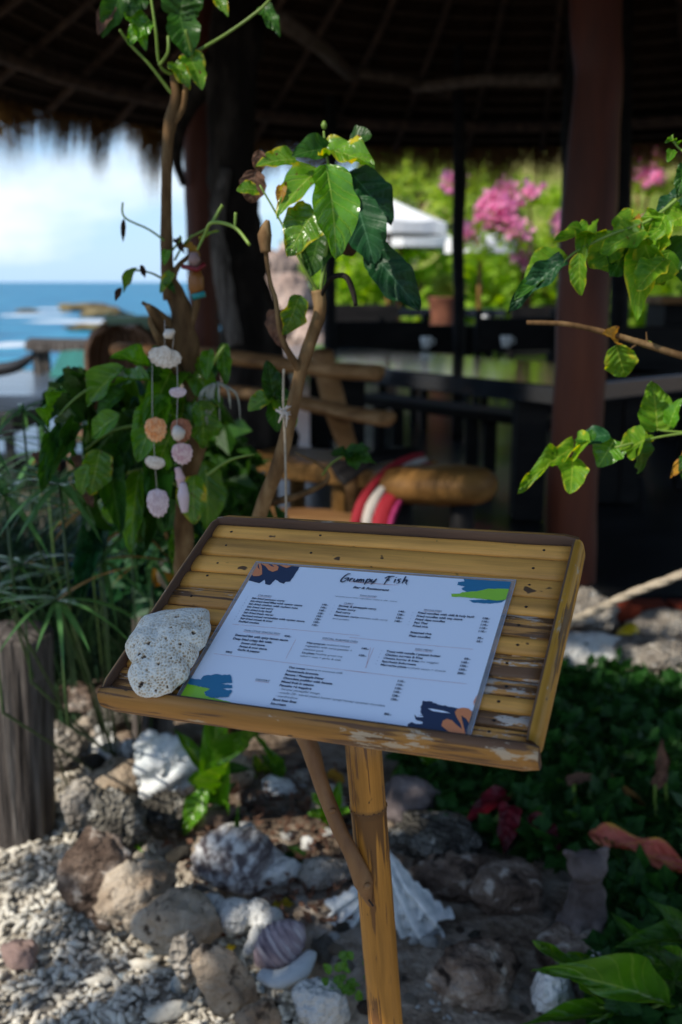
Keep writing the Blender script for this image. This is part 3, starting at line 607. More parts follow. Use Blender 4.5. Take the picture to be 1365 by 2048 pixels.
block(Lt, '120.-', zC, (1287, 186), None, (0, (1287, 186), (1338, 190)), lead=.0036)
block(Lt, 'Toast with nutella / peanut butter\nChicken nuggets & fries', zD, (250, 125), (240, 148), (0, (250, 125), (622, 165)))
block(Lt, 'Cheese burger & fries:', zD, (230, 170), None, (0, (230, 170), (476, 196)), lead=.0033)
block(Lt, 'no veggies', zD, (483, 197), None, (0, (483, 197), (606, 210)), bold=0, lead=.0033)
block(Lt, 'Spaghetti Bolognese', zD, (220, 193), None, (0, (220, 193), (452, 220)), lead=.0033)
block(Lt, 'Margarita pizza:', zD, (210, 216), None, (0, (210, 216), (390, 236)), lead=.0033)
block(Lt, 'tomato sauce + cheese', zD, (397, 238), None, (0, (397, 238), (656, 268)), bold=0, lead=.0033)
block(Lt, '  60.-\n120.-\n150.-\n150.-\n200.-', zD, (766, 182), (733, 281), (1, (764, 206), (817, 211)))
block(Lt, '110.-\n110.-\n120.-\n100.-\n120.-\n120.-', zD, (324, 329), (276, 453), (0, (324, 329), (374, 333)))
block(Lt, '80.-', zD, (235, 554), None, (0, (235, 554), (286, 559)), lead=.0036)
block(Lt, 'Thai sweet:', zC, (812, 269), None, (0, (812, 269), (928, 281)), lead=.0034)
block(Lt, 'banana in coconut milk', zC, (934, 282), None, (0, (934, 282), (1180, 312)), bold=0, lead=.0034)
block(Lt, 'Homemade brownie\nBanana / Pineapple fritter\nChocolate pudding with banana\nMixed fruit in season\nPancake +2 toppings', zC, (798, 294), (750, 392), (2, (775, 344), (1112, 384)))
block(Lt, '- banana/ pineapple/ mango\n- nutella (20.- extra)/ peanut butter/ syrup/ honey/ caramel/ chocolate\n- marshmallow', zC, (748, 416), (724, 464), (0, (748, 416), (1022, 454)), bold=0)
block(Lt, 'Root beer float\nIce-cream', zC, (704, 489), (690, 516), (0, (704, 489), (866, 508)))
m_grey_ink = FLAT('pale_grey_ink', (.3, .33, .4), .5)
def bullets(zf, a, b, n, s='SF.'):
    p, q_ = bl(*zf(a)), bl(*zf(b)); ld = abs(p.y-q_.y)/max(1, n-1)
    text('menu_item_number', '\n'.join('%d.' % (i+1) for i in range(n)), p.x, p.y, None, ld, .0022, m_grey_ink, 0) if n > 1 else None
bullets(zA, (405, 374), (290, 563), 9); bullets(zB, (62, 356), (34, 416), 4); bullets(zB, (598, 404), (566, 488), 5); bullets(zD, (214, 118), (176, 210), 5)
def rule(zf, p, q_):
    a, b = bl(*zf(p)), bl(*zf(q_)); d = (b-a); n_ = Vector((-d.y, d.x)).normalized()*.00013
    flatpoly('printed_rule', [[(a.x-n_.x, a.y-n_.y), (b.x-n_.x, b.y-n_.y), (b.x+n_.x, b.y+n_.y), (a.x+n_.x, a.y+n_.y)]], m_redink, .0008)
rule(zA, (280, 601), (1365, 698)); rule(zD, (0, 24), (845, 114)); rule(zC, (305, 170), (1340, 301)); rule(zD, (0, 252), (800, 350))
rule(zC, (862, 74), (795, 205)); rule(zC, (1372, 128), (1342, 265)); rule(zD, (166, 96), (108, 236))

# ------------------------------------------------------------------ coral lump used as paperweight
def coral():
    out = [(418, 1218), (420, 1240), (419, 1262), (412, 1284), (396, 1296), (392, 1312), (377, 1330), (374, 1348), (356, 1366), (342, 1384), (318, 1392), (296, 1391), (276, 1383), (262, 1366), (260, 1342), (266, 1326), (258, 1312), (256, 1288), (270, 1262), (292, 1238), (330, 1225), (362, 1222), (396, 1216)]
    # outline is seen ~2 cm above the board: use the plane through the stone's middle height
    P = [bl(px, py, .014) for px, py in out]; c = sum(P, Vector())/len(P)
    ang = sorted((math.atan2(p.y-c.y, p.x-c.x), (p-c).xy.length) for p in P); A = [a for a, _ in ang]; Rr = [r for _, r in ang]
    A = [A[-1]-2*math.pi]+A+[A[0]+2*math.pi]; Rr = [Rr[-1]]+Rr+[Rr[0]]
    bm = bmesh.new(); bmesh.ops.create_icosphere(bm, subdivisions=7, radius=1)
    V = np.array([v.co[:] for v in bm.verts]); Fc = np.array([[v.index for v in f.verts] for f in bm.faces]); bm.free()
    th = np.arctan2(V[:, 1], V[:, 0]); rr = np.interp(th, A, Rr); s = np.sqrt(V[:, 0]**2+V[:, 1]**2)
    X = np.cos(th)*rr*s**.85; Y = np.sin(th)*rr*s**.85
    Z = np.where(V[:, 2] > 0, V[:, 2]**1.0*.019, V[:, 2]*.010)
    col = np.zeros(len(V)); out_ = np.stack([X, Y, Z], 1)
    for i in range(len(V)):
        p = Vector(out_[i]); big = mnoise.noise(p*28+Vector((3, 1, 7)))*.0045 + mnoise.noise(p*70)*.0016 - .004*max(0, 1-abs(p.x+.010+p.y*.3)/.012)*max(0, V[i, 2])
        d, _ = mnoise.voronoi(p*300+Vector((0, 0, 0))); e = min(1, (d[1]-d[0])*2.2)
        cell = -(e)*.0013 + .0005
        pit = 0
        for (qx, qy, qr) in PITS:
            dd = math.hypot(p.x-qx, p.y-qy)
            if dd < qr*1.5 and V[i, 2] > 0: pit = min(pit, -.0040*max(0, 1-(dd/qr)**2)); 
        n = Vector(V[i]); n.z *= 1.6; n.normalize()
        out_[i] = p + n*(big+cell+pit); col[i] = e + (1.2 if pit < -.0008 else 0)
    out_[:, 2] = np.maximum(out_[:, 2], -.0118)
    return out_, Fc, c, col
PITS = []
_c = sum((bl(px, py, .014) for px, py in [(418, 1218), (256, 1288), (318, 1392), (419, 1262), (342, 1384), (270, 1262)]), Vector())/6
_c0 = None
def _pits(c): return [(bl(px, py, .026).x-c.x, bl(px, py, .026).y-c.y, r) for (px, py, r) in ((289, 1317, .0028), (278, 1361, .0030), (356, 1235, .0030), (300, 1292, .0018), (281, 1311, .002), (388, 1264, .0026), (372, 1315, .0015), (352, 1352, .0014), (325, 1300, .0012), (345, 1262, .0013), (310, 1250, .0014), (335, 1285, .0016), (292, 1340, .0013), (318, 1330, .0018), (268, 1290, .0015), (330, 1365, .0012), (400, 1245, .0014), (380, 1235, .0016), (305, 1372, .0014), (362, 1290, .0019), (345, 1318, .0011), (286, 1268, .0013))]
_out = [(418, 1218), (420, 1240), (419, 1262), (412, 1284), (396, 1296), (392, 1312), (377, 1330), (374, 1348), (356, 1366), (342, 1384), (318, 1392), (296, 1391), (276, 1383), (262, 1366), (260, 1342), (266, 1326), (258, 1312), (256, 1288), (270, 1262), (292, 1238), (330, 1225), (362, 1222), (396, 1216)]
_P = [bl(px, py, .014) for px, py in _out]; PITS = _pits(sum(_P, Vector())/len(_P))
def CORALMAT():
    m, nt, N, L = nodes('fossil_coral'); out = N('ShaderNodeOutputMaterial'); p = N('ShaderNodeBsdfPrincipled'); uv = N('ShaderNodeTexCoord'); sx = N('ShaderNodeSeparateXYZ'); L(uv.outputs['UV'], sx.inputs[0])
    r = ramp(N, [(.82, .77, .66), (.66, .54, .38), (.38, .24, .13), (.04, .03, .025)], [.2, .55, .8, 1.0])
    mm = N('ShaderNodeMath'); mm.operation = 'MULTIPLY'; mm.inputs[1].default_value = .62; L(sx.outputs[0], mm.inputs[0])
    n = N('ShaderNodeTexNoise'); n.inputs['Scale'].default_value = 55; n.inputs['Detail'].default_value = 6; L(uv.outputs['Object'], n.inputs[0])
    a = N('ShaderNodeMath'); a.operation = 'MULTIPLY_ADD'; L(n.outputs[0], a.inputs[0]); a.inputs[1].default_value = .9; s = N('ShaderNodeMath'); s.operation = 'ADD'; s.inputs[1].default_value = -.40; L(mm.outputs[0], s.inputs[0]); L(s.outputs[0], a.inputs[2])
    L(a.outputs[0], r.inputs[0]); L(r.outputs[0], p.inputs['Base Color']); p.inputs['Roughness'].default_value = .9
    b = N('ShaderNodeBump'); b.inputs['Strength'].default_value = .5; b.inputs['Distance'].default_value = .001; n2 = N('ShaderNodeTexNoise'); n2.inputs['Scale'].default_value = 900; L(uv.outputs['Object'], n2.inputs[0]); L(n2.outputs[0], b.inputs['Height']); L(b.outputs[0], p.inputs['Normal'])
    L(p.outputs[0], out.inputs[0]); return m
cv, cf, cc, ccol = coral()
co_ = link('coral_stone', mesh('coral_stone', cv, cf, CORALMAT(), True, uv=np.stack([ccol, ccol*0], 1)), None, BM @ Matrix.Translation((cc.x, cc.y, .0118)))
tag(co_, 'pitted cream fossil coral lump weighing down the menu board corner', 'coral')

# ================================================================== leaves
def leaf_proto(kind, mat, seed=0, nu=10, nv=30):
    rs = random.Random(seed*31+hash(kind) % 7 if False else seed); V, UV = [], []
    ph = rs.random()*6; ph2 = rs.random()*6
    for j in range(nv+1):
        v = j/nv
        if kind == 'ovate': w = (math.sin(math.pi*min(1, v**.86))**.60) if v < 1 else 0
        elif kind == 'heart': w = (math.sin(math.pi*min(1, (v*.94+.06)**.62))**.7) if v < 1 else 0
        elif kind == 'lance': w = (math.sin(math.pi*v**.75)) if v < 1 else 0
        elif kind == 'strap': w = min(1, 5*v+.35)*(1-v**5)
        else: w = math.sin(math.pi*v)
        w = max(0, w)
        for i in range(nu+1):
            u = i/nu*2-1
            wob = 1 + (.05*math.sin(v*11+ph)+.04*math.sin(v*23+ph2))*(1 if kind not in ('strap',) else .3)
            x = u*.5*w*wob
            z = abs(u)**1.3*w*{'ovate': .13, 'heart': .10, 'lance': .14, 'strap': .10}.get(kind, .1)
            z += -.28*v*v if kind != 'strap' else -.45*v*v
            z += (.035*math.sin(v*13+ph+u*1.5)*abs(u)**1.5 + .045*math.sin((v-abs(u)*.3)*34)*(1-abs(u))*2*abs(u)*(1 if nv > 8 else 0))*(2.2 if seed % 3 == 1 else 1)
            if seed % 4 == 2: z += .12*u*math.sin(v*4+ph)
            V.append((x, v, z)); UV.append((i/nu, v))
    Fc = [(j*(nu+1)+i, j*(nu+1)+i+1, (j+1)*(nu+1)+i+1, (j+1)*(nu+1)+i) for j in range(nv) for i in range(nu)]
    return mesh('leaf', V, Fc, mat, True, uv=UV)
LP = {}
def lp(kind, mat, n=5, lo=False):
    k = (kind, mat.name, random.randrange(n), lo)
    if k not in LP: LP[k] = leaf_proto(kind, mat, k[2]+1, *( (4, 6) if lo else (10, 30)))
    return LP[k]
def frame(base, tip, nrm, w, zs=1.0):
    y = tip-base; L_ = y.length; y.normalize(); x = y.cross(nrm)
    if x.length < 1e-4: x = y.cross(Vector((.3, .5, .8)))
    x.normalize(); z = x.cross(y)
    return Matrix.Translation(base) @ Matrix(((x.x*w, y.x*L_, z.x*L_*zs), (x.y*w, y.y*L_, z.y*L_*zs), (x.z*w, y.z*L_, z.z*L_*zs))).to_4x4()
def leaf(parent, base, tip, w, nrm, kind='ovate', mat=None, name='leaf', lo=False, zs=1.0):
    return link(name, lp(kind, mat or L_GLOSS, lo=lo), parent, frame(base, tip, nrm, w, zs))
def leaf_px(parent, a, b, wpx, Y, Y2=None, tilt=(0, 0), kind='ovate', mat=None, name='leaf', up=.6):
    """a leaf from where its stalk joins to its tip, given where the two are seen and how far away they stand"""
    p0 = W(a[0], a[1], Y); p1 = W(b[0], b[1], Y if Y2 is None else Y2)
    n = (EYE-p0).normalized() + Vector((tilt[0], 0, up+tilt[1])); return leaf(parent, p0, p1, size(wpx, p0), n, kind, mat, name)
def card_cloud(C, s, flat=.35, rs=None, aspect=.5):
    """diamond-shaped folded leaves at the points C: verts, quads, uv"""
    rs = rs or np.random.RandomState(1); n = len(C); s = np.broadcast_to(s, (n,))[:, None]
    d = rs.normal(size=(n, 3)); d[:, 2] *= .7; d[:, 2] -= .25; d /= np.linalg.norm(d, axis=1)[:, None]
    q = rs.normal(size=(n, 3)); q[:, 2] += 1.2; x = np.cross(d, q); x /= np.linalg.norm(x, axis=1)[:, None]; z = np.cross(x, d)
    V = np.stack([C, C+d*s*.5-x*s*aspect/2+z*s*.1, C+d*s, C+d*s*.5+x*s*aspect/2+z*s*.1], 1).reshape(-1, 3)
    return V, np.arange(n*4, dtype=np.int32).reshape(-1, 4), np.tile([(.5, 0), (0, .5), (.5, 1), (1, .5)], (n, 1))
def clump_points(n, clumps, rs, shell=.55):
    P = []; w = np.array([c[3]**2 for c in clumps]); w = w/w.sum(); k = rs.choice(len(clumps), n, p=w)
    d = rs.normal(size=(n, 3)); d /= np.linalg.norm(d, axis=1)[:, None]; r = (shell + (1-shell)*rs.rand(n)**.7) * (1+.25*rs.normal(size=n)*.4)
    C = np.array([c[:3] for c in clumps])[k]; rad = np.array([c[3] for c in clumps])[k]
    return C + d*(r*rad)[:, None]*np.array([1, 1, .8])

# ================================================================== the setting
# sea
xs = np.concatenate([-np.geomspace(30000, 3, 60), np.linspace(-2.5, 2.5, 5), np.geomspace(3, 30000, 60)])
ys = np.concatenate([[-50], np.linspace(8, 200, 60), np.geomspace(220, 30000, 40)])
V = [(x, y, -2.5) for y in ys for x in xs]; nx = len(xs)
Fc = np.array([(j*nx+i, j*nx+i+1, (j+1)*nx+i+1, (j+1)*nx+i) for j in range(len(ys)-1) for i in range(nx-1)], dtype=np.int32)
def SEA():
    m, nt, N, L = nodes('sea_water'); out = N('ShaderNodeOutputMaterial'); p = N('ShaderNodeBsdfPrincipled'); tc = N('ShaderNodeTexCoord')
    n1 = N('ShaderNodeTexNoise'); n1.inputs['Scale'].default_value = .35; n1.inputs['Detail'].default_value = 8; mp = N('ShaderNodeMapping'); mp.inputs['Scale'].default_value = (.35, 1, 1)
    L(tc.outputs['Object'], mp.inputs[0]); L(mp.outputs[0], n1.inputs[0]); r = ramp(N, [(.0, .08, .17), (.0, .17, .32), (.02, .29, .44)], [.35, .5, .65]); L(n1.outputs[0], r.inputs[0])
    c = r.outputs[0]
    for (fx, fy, rx, ry) in FOAM:      # surf breaking round the rocks
        ma = N('ShaderNodeMapping'); ma.vector_type = 'POINT'; ma.inputs['Location'].default_value = (-fx/rx, -fy/ry, 0); ma.inputs['Scale'].default_value = (1/rx, 1/ry, 0)
        L(tc.outputs['Object'], ma.inputs[0]); ln = N('ShaderNodeVectorMath'); ln.operation = 'LENGTH'; L(ma.outputs[0], ln.inputs[0])
        n2 = N('ShaderNodeTexNoise'); n2.inputs['Scale'].default_value = .5; n2.inputs['Detail'].default_value = 6; L(tc.outputs['Object'], n2.inputs[0])
        s = N('ShaderNodeMath'); s.operation = 'MULTIPLY_ADD'; s.inputs[1].default_value = -1.4; L(n2.outputs[0], s.inputs[0]); L(ln.outputs['Value'], s.inputs[2])
        rr = ramp(N, [(1, 1, 1), (0, 0, 0)], [.12, .32]); L(s.outputs[0], rr.inputs[0])
        mx = N('ShaderNodeMix'); mx.data_type = 'RGBA'; L(rr.outputs[0], mx.inputs[0]); L(c, mx.inputs[6]); mx.inputs[7].default_value = (.75, .78, .8, 1); c = mx.outputs[2]
    L(c, p.inputs['Base Color']); p.inputs['Roughness'].default_value = .35; p.inputs['Specular IOR Level'].default_value = .25
    b = N('ShaderNodeBump'); b.inputs['Strength'].default_value = .7; b.inputs['Distance'].default_value = .5; n3 = N('ShaderNodeTexNoise'); n3.inputs['Scale'].default_value = .9; n3.inputs['Detail'].default_value = 6
    L(mp.outputs[0], n3.inputs[0]); L(n3.outputs[0], b.inputs['Height']); L(b.outputs[0], p.inputs['Normal']); L(p.outputs[0], out.inputs[0]); return m
sr = [(168, 622, 1.9, 7.5, 'larger'), (210, 634, 1.7, 6, 'flat'), (185, 661, .9, 4.5, 'nearer'), (55, 624, .7, 3.5, 'small'), (245, 655, 1.2, 4.5, 'x')]
SR = [(G(px, py, -2.5), h, w, t) for px, py, h, w, t in sr]
FOAM = [(G(70, 630, -2.5).x, G(70, 630, -2.5).y, 5, 5), (G(190, 642, -2.5).x, G(190, 642, -2.5).y, 7, 5), (G(20, 690, -2.5).x, G(20, 690, -2.5).y, 2.2, 3), (G(130, 618, -2.5).x, G(130, 618, -2.5).y, 7, 5)]
tag(link('sea', mesh('sea', V, Fc, SEA())), kind='structure')
def rock_mesh(name, seed, sx, sy, sz, mat, sub=4, rough=.28, fine=.06, facet=.5):
    bm = bmesh.new(); bmesh.ops.create_icosphere(bm, subdivisions=sub, radius=1); o = Vector((seed*3.1, seed*1.7, seed*.9))
    rs = random.Random(seed); planes = [(Vector((rs.gauss(0, 1), rs.gauss(0, 1), rs.gauss(0, 1))).normalized(), rs.uniform(.55, .85)) for _ in range(9)]
    for v in bm.verts:
        p = v.co.copy()
        for n, d in planes:
            k = p.dot(n)-d
            if k > 0: p -= n*k*facet
        q = p*2.7+o; p *= 1 + rough*mnoise.noise(p*1.2+o) + rough*.6*mnoise.noise(q) + rough*.45*(.3-abs(mnoise.noise(q*1.9))) + fine*1.4*mnoise.noise(p*7+o) + fine*(.25-abs(mnoise.noise(p*13+o))) + fine*.5*mnoise.noise(p*24+o)
        v.co = Vector((p.x*sx, p.y*sy, p.z*sz))
    me = bpy.data.meshes.new(name); bm.to_mesh(me); bm.free(); me.materials.append(mat)
    me.polygons.foreach_set('use_smooth', [True]*len(me.polygons)); return me
seal = ['large brown rock awash in white surf off the shore', 'low flat brown rock just right of the surf rock', 'small low sea rock nearer the shore below the surf rocks', 'small dark rock in breaking surf, farthest left in the sea', 'brown sea rock nearest the terrace, beside the planter']
for i, (p, h, w, t) in enumerate(SR):
    o = link('sea_rock', rock_mesh('sea_rock', 40+i, w/2, w*.3, h/2, m_sea_rock, 4, .35)); o.location = p+Vector((0, 0, h*.18)); tag(o, seal[i], 'rock', 'rocks in the sea')

# ground of the terrace and garden, running to the shore
def bed_mask(x, y):
    """0 on the gravel path, 1 in the planted bed"""
    a, b = BED_A, BED_B; d = (b-a).xy.normalized(); s = (x-a.x)*(-d.y) + (y-a.y)*d.x
    return s
BED_A = G(300, 1760, 0); BED_B = G(520, 2090, 0)
BED_C = G(110, 1560, 0)
def gz(x, y):
    # distance to the path's edge line, made of two legs
    s1 = (x-BED_A.x)*(-(BED_B-BED_A).xy.normalized().y) + (y-BED_A.y)*(BED_B-BED_A).xy.normalized().x
    s2 = (x-BED_C.x)*(-(BED_A-BED_C).xy.normalized().y) + (y-BED_C.y)*(BED_A-BED_C).xy.normalized().x
    s = min(s1, s2) if x > -4 else s2
    t = min(1, max(0, (s+.02)/.16)); t = t*t*(3-2*t)
    return t
def ground_h(x, y):
    b = gz(x, y)*(1 if y < 4.2 else max(0, 1-(y-4.2)))
    return .105*b + .012*mnoise.noise(Vector((x*3, y*3, 0))) + .006*mnoise.noise(Vector((x*11, y*11, 3)))*b
gx = np.concatenate([np.linspace(-14, -2.2, 16), np.linspace(-2, 2.4, 110), np.linspace(2.6, 30, 20)]); gy = np.concatenate([np.linspace(-12, 1, 14), np.linspace(1.1, 4.4, 90), np.linspace(4.6, 17.5, 24)])
V = []; UVg = []
for y in gy:
    for x in gx: V.append((x, y, ground_h(x, y))); UVg.append((gz(x, y), 0))
nx = len(gx); n0 = len(V)
Fc = [(j*nx+i, j*nx+i+1, (j+1)*nx+i+1, (j+1)*nx+i) for j in range(len(gy)-1) for i in range(nx-1)]
for i in range(nx): V.append((gx[i], gy[-1]+.6, -4)); UVg.append((0, 0))
for i in range(nx-1): Fc.append(((len(gy)-1)*nx+i, (len(gy)-1)*nx+i+1, n0+i+1, n0+i))
def GROUND():
    m, nt, N, L = nodes('ground_gravel_and_soil'); out = N('ShaderNodeOutputMaterial'); p = N('ShaderNodeBsdfPrincipled'); tc = N('ShaderNodeTexCoord'); sx = N('ShaderNodeSeparateXYZ'); L(tc.outputs['UV'], sx.inputs[0])
    n = N('ShaderNodeTexNoise'); n.inputs['Scale'].default_value = 55; n.inputs['Detail'].default_value = 8; L(tc.outputs['Object'], n.inputs[0]); r1 = ramp(N, [(.12, .10, .08), (.34, .30, .24), (.52, .48, .4)], [.3, .5, .7]); L(n.outputs[0], r1.inputs[0])
    n2 = N('ShaderNodeTexNoise'); n2.inputs['Scale'].default_value = 6; n2.inputs['Detail'].default_value = 12; n2.inputs['Roughness'].default_value = .75; L(tc.outputs['Object'], n2.inputs[0])
    r2 = ramp(N, [(.045, .03, .02), (.15, .105, .07), (.31, .25, .19), (.46, .41, .35)], [.33, .45, .55, .67]); L(n2.outputs[0], r2.inputs[0])
    mx = N('ShaderNodeMix'); mx.data_type = 'RGBA'; L(sx.outputs[0], mx.inputs[0]); L(r1.outputs[0], mx.inputs[6]); L(r2.outputs[0], mx.inputs[7]); L(mx.outputs[2], p.inputs['Base Color']); p.inputs['Roughness'].default_value = .95
    b = N('ShaderNodeBump'); b.inputs['Strength'].default_value = .9; b.inputs['Distance'].default_value = .02; n3 = N('ShaderNodeTexNoise'); n3.inputs['Scale'].default_value = 45; n3.inputs['Detail'].default_value = 8; L(tc.outputs['Object'], n3.inputs[0]); L(n3.outputs[0], b.inputs['Height']); L(b.outputs[0], p.inputs['Normal'])
    L(p.outputs[0], out.inputs[0]); return m
tag(link('ground', mesh('ground', V, Fc, GROUND(), True, uv=UVg)), kind='structure')

# hillside behind the terrace
def hill_h(x, y):
    t = min(1, max(0, (x+.045*y-.1)/6)); t = t*t*(3-2*t); d = max(0, y-18.5)
    h = t*(1-math.exp(-d/9.0))*11.5
    h += t*min(1, d/6)*(1.2*mnoise.noise(Vector((x*.16, y*.16, 0)))+.5*mnoise.noise(Vector((x*.5, y*.5, 2))))
    return -2.9*(1-min(1, t*6))*min(1, max(0, y-13.2)/2) - .05 + h
gx = np.linspace(-14, 60, 110); gy = np.linspace(13.0, 75, 80); V = [(x, y, hill_h(x, y)) for y in gy for x in gx]; nx = len(gx)
Fc = np.array([(j*nx+i, j*nx+i+1, (j+1)*nx+i+1, (j+1)*nx+i) for j in range(len(gy)-1) for i in range(nx-1)], dtype=np.int32)
tag(link('hill', mesh('hill', V, Fc, m_hill)), kind='structure')

# pink granite boulders between the sea and the hill
bl_ = [((585, 640), 14.5, 100, 170, 'big pale pink boulder standing behind the wooden table, middle of the shore rocks'), ((545, 560), 17.5, 90, 120, 'pink shore boulder highest up, seen just right of the dark trunk'), ((628, 665), 13.6, 60, 80, 'small pale boulder at the foot of the shore rocks'), ((600, 520), 20, 90, 90, 'far beige boulder on the shore ridge')]
for i, ((px, py), Y, w, h, lab) in enumerate(bl_):
    p = W(px, py, Y); s = dist(p)/FPX; o = link('boulder', rock_mesh('boulder', 60+i, w*s/2*1.15, w*s/2, h*s/2*1.15, m_boulder, 5, .3, .05)); o.location = p; tag(o, lab, 'boulder', 'boulders on the shore')

# shrubs on the hillside
def bush_mesh(seed, n, ls, mat, flowers=None):
    rs = np.random.RandomState(seed); cl = [(rs.normal()*.42, rs.normal()*.42, .45+rs.rand()*.5, .28+.3*rs.rand()) for _ in range(9)]
    V, Fc, uv = card_cloud(clump_points(n, cl, rs, .45), ls*(.7+.6*rs.rand(n)), rs=rs, aspect=.62)
    return mesh('foliage', V, Fc, mat, False, uv=uv)
BU = [bush_mesh(1, 1300, .16, L_BUSH), bush_mesh(2, 1300, .14, L_BUSH2), bush_mesh(3, 1400, .17, L_DEEP), bush_mesh(4, 1300, .15, L_BUSH2)]
mb = MB()
for k in range(4): mb.tube([(0, 0, -.15), (random.uniform(-.15, .15), random.uniform(-.15, .15), .35), (random.uniform(-.35, .35), random.uniform(-.35, .35), .8)], [.04, .028, .012], 6)
BUSTEM = mesh('stem', mb.v, mb.f, m_bark)
def bush(p, s, k, lab, name='hillside_shrub', grp='shrubs covering the hillside', cat='shrub'):
    e = empty(name, p, lab, cat, grp); e.rotation_euler = (0, 0, random.random()*6); e.scale = (s, s, s*random.uniform(.8, 1.1))
    for nm, me in (('foliage', BU[k]), ('stem', BUSTEM)):
        o = bpy.data.objects.new(nm, me); COL.objects.link(o); o.parent = e
    return e
hs_ = []
rsb = random.Random(5)
for i in range(100):
    y = 17.5+rsb.random()**1.2*34; x = rsb.uniform(-.01*y-.2, .42*y+3)
    if hill_h(x, y) < .1 and x < 1: continue
    hs_.append((x, y))
for i, (x, y) in enumerate(hs_):
    s = rsb.uniform(.6, 1.6)*(1+y*.02); k = rsb.choice([0, 0, 1, 2, 3]); bush(Vector((x, y, hill_h(x, y)-.1)), s, k, ['mid-green shrub, one of many alike covering the sunlit hillside', 'yellow-green shrub, one of many alike covering the sunlit hillside', 'dark green shrub, one of many alike covering the sunlit hillside', 'yellow-green shrub, one of many alike covering the sunlit hillside'][k], grp=['mid-green', 'yellow-green', 'dark green', 'yellow-green'][k]+' shrubs covering the hillside')
# pink bougainvilleas
def bougain(p, s, lab, seed):
    e = empty('bougainvillea', p, lab, 'bougainvillea', 'pink bougainvilleas on the slope'); rs = np.random.RandomState(seed)
    cl = [(rs.normal()*.5*s, rs.normal()*.3*s, (.5+rs.rand()*1.5)*s, (.12+.16*rs.rand())*s) for _ in range(22)]
    V, Fc, uv = card_cloud(clump_points(1500, cl, rs, .4), .09, rs=rs, aspect=.6); o = link('foliage', mesh('foliage', V, Fc, L_BUSH, False, uv=uv), e); o.matrix_local = Matrix.Identity(4)
    c2 = [(c[0], c[1]-.15*s, c[2]+.12*s, c[3]*.8) for c in cl[:15]]
    V, Fc, uv = card_cloud(clump_points(620, c2, rs, .5), .11, rs=rs, aspect=.9); V = V[:]; o = link('blossom', mesh('blossom', V, Fc, L_FLOWER, False, uv=uv), e); o.matrix_local = Matrix.Identity(4)
    mb = MB()
    for k in range(5): mb.tube([(0, 0, -.2), (rs.normal()*.15*s, rs.normal()*.1*s, .6*s), (cl[k][0], cl[k][1], cl[k][2])], [.05*s, .035*s, .012*s], 6)
    o = link('stem', mesh('stem', mb.v, mb.f, m_bark), e); o.matrix_local = Matrix.Identity(4)
p = W(1050, 610, 12.2); bougain(p, .82, 'pink bougainvillea spilling between the thin post and the thick red post', 3)
p = W(1262, 520, 14.0); bougain(p, .75, 'smaller pink bougainvillea showing to the right of the thick red post', 4)
# parasols
def parasol(p, rad, htop, hrim, lab, rz=0):
    e = empty('parasol', p, lab, 'parasol', 'white parasols beyond the pavilion'); e.rotation_euler = (0, 0, rz); n = 8; V, Fc = [(0, 0, htop)], []
    for ring, (rr, zz) in enumerate(((.35, .37), (.7, .71), (1, 1))):
        for k in range(n*4):
            a = 2*math.pi*k/(n*4); sag = 1-.05*abs(math.sin(a*n/2))*rr; V.append((rad*rr*sag*math.cos(a), rad*rr*sag*math.sin(a), htop-(htop-hrim)*zz-.02*abs(math.sin(a*n/2))))
    m_ = n*4
    for k in range(m_): V.append((V[1+2*m_+k][0]*1.0, V[1+2*m_+k][1]*1.0, hrim-.17))
    for k in range(m_):
        Fc.append((0, 1+k, 1+(k+1) % m_))
        for r_ in range(3): Fc.append((1+r_*m_+k, 1+(r_+1)*m_+k, 1+(r_+1)*m_+(k+1) % m_, 1+r_*m_+(k+1) % m_))
    o = link('canopy', mesh('canopy', V, Fc, m_canvas, False), e); o.matrix_local = Matrix.Identity(4)
    mb = MB(); mb.tube([(0, 0, 0), (0, 0, htop)], .035, 8); o = link('pole', mesh('pole', mb.v, mb.f, m_seatwood), e); o.matrix_local = Matrix.Identity(4)
    for k in range(n):
        a = 2*math.pi*k/n; mb = MB(); mb.tube([(0, 0, htop-.05), (rad*.98*math.cos(a), rad*.98*math.sin(a), hrim-.03)], .014, 5); o = link('rib', mesh('rib', mb.v, mb.f, m_seatwood), e); o.matrix_local = Matrix.Identity(4)
def para_at(px, rimpx, toppx, Y, wpx, lab):
    c = W(px, rimpx, Y); t = W(px, toppx, Y); parasol(Vector((c.x, Y, .0)), size(wpx, c)/2, t.z, c.z, lab)
para_at(778, 446, 396, 15.0, 232, 'nearer white parasol showing highest, its peak behind the big leaves')
para_at(800, 476, 440, 17.5, 236, 'white parasol lower behind the first one')
para_at(962, 482, 444, 14.6, 150, 'small white parasol right of the thin post beside the pink flowers')

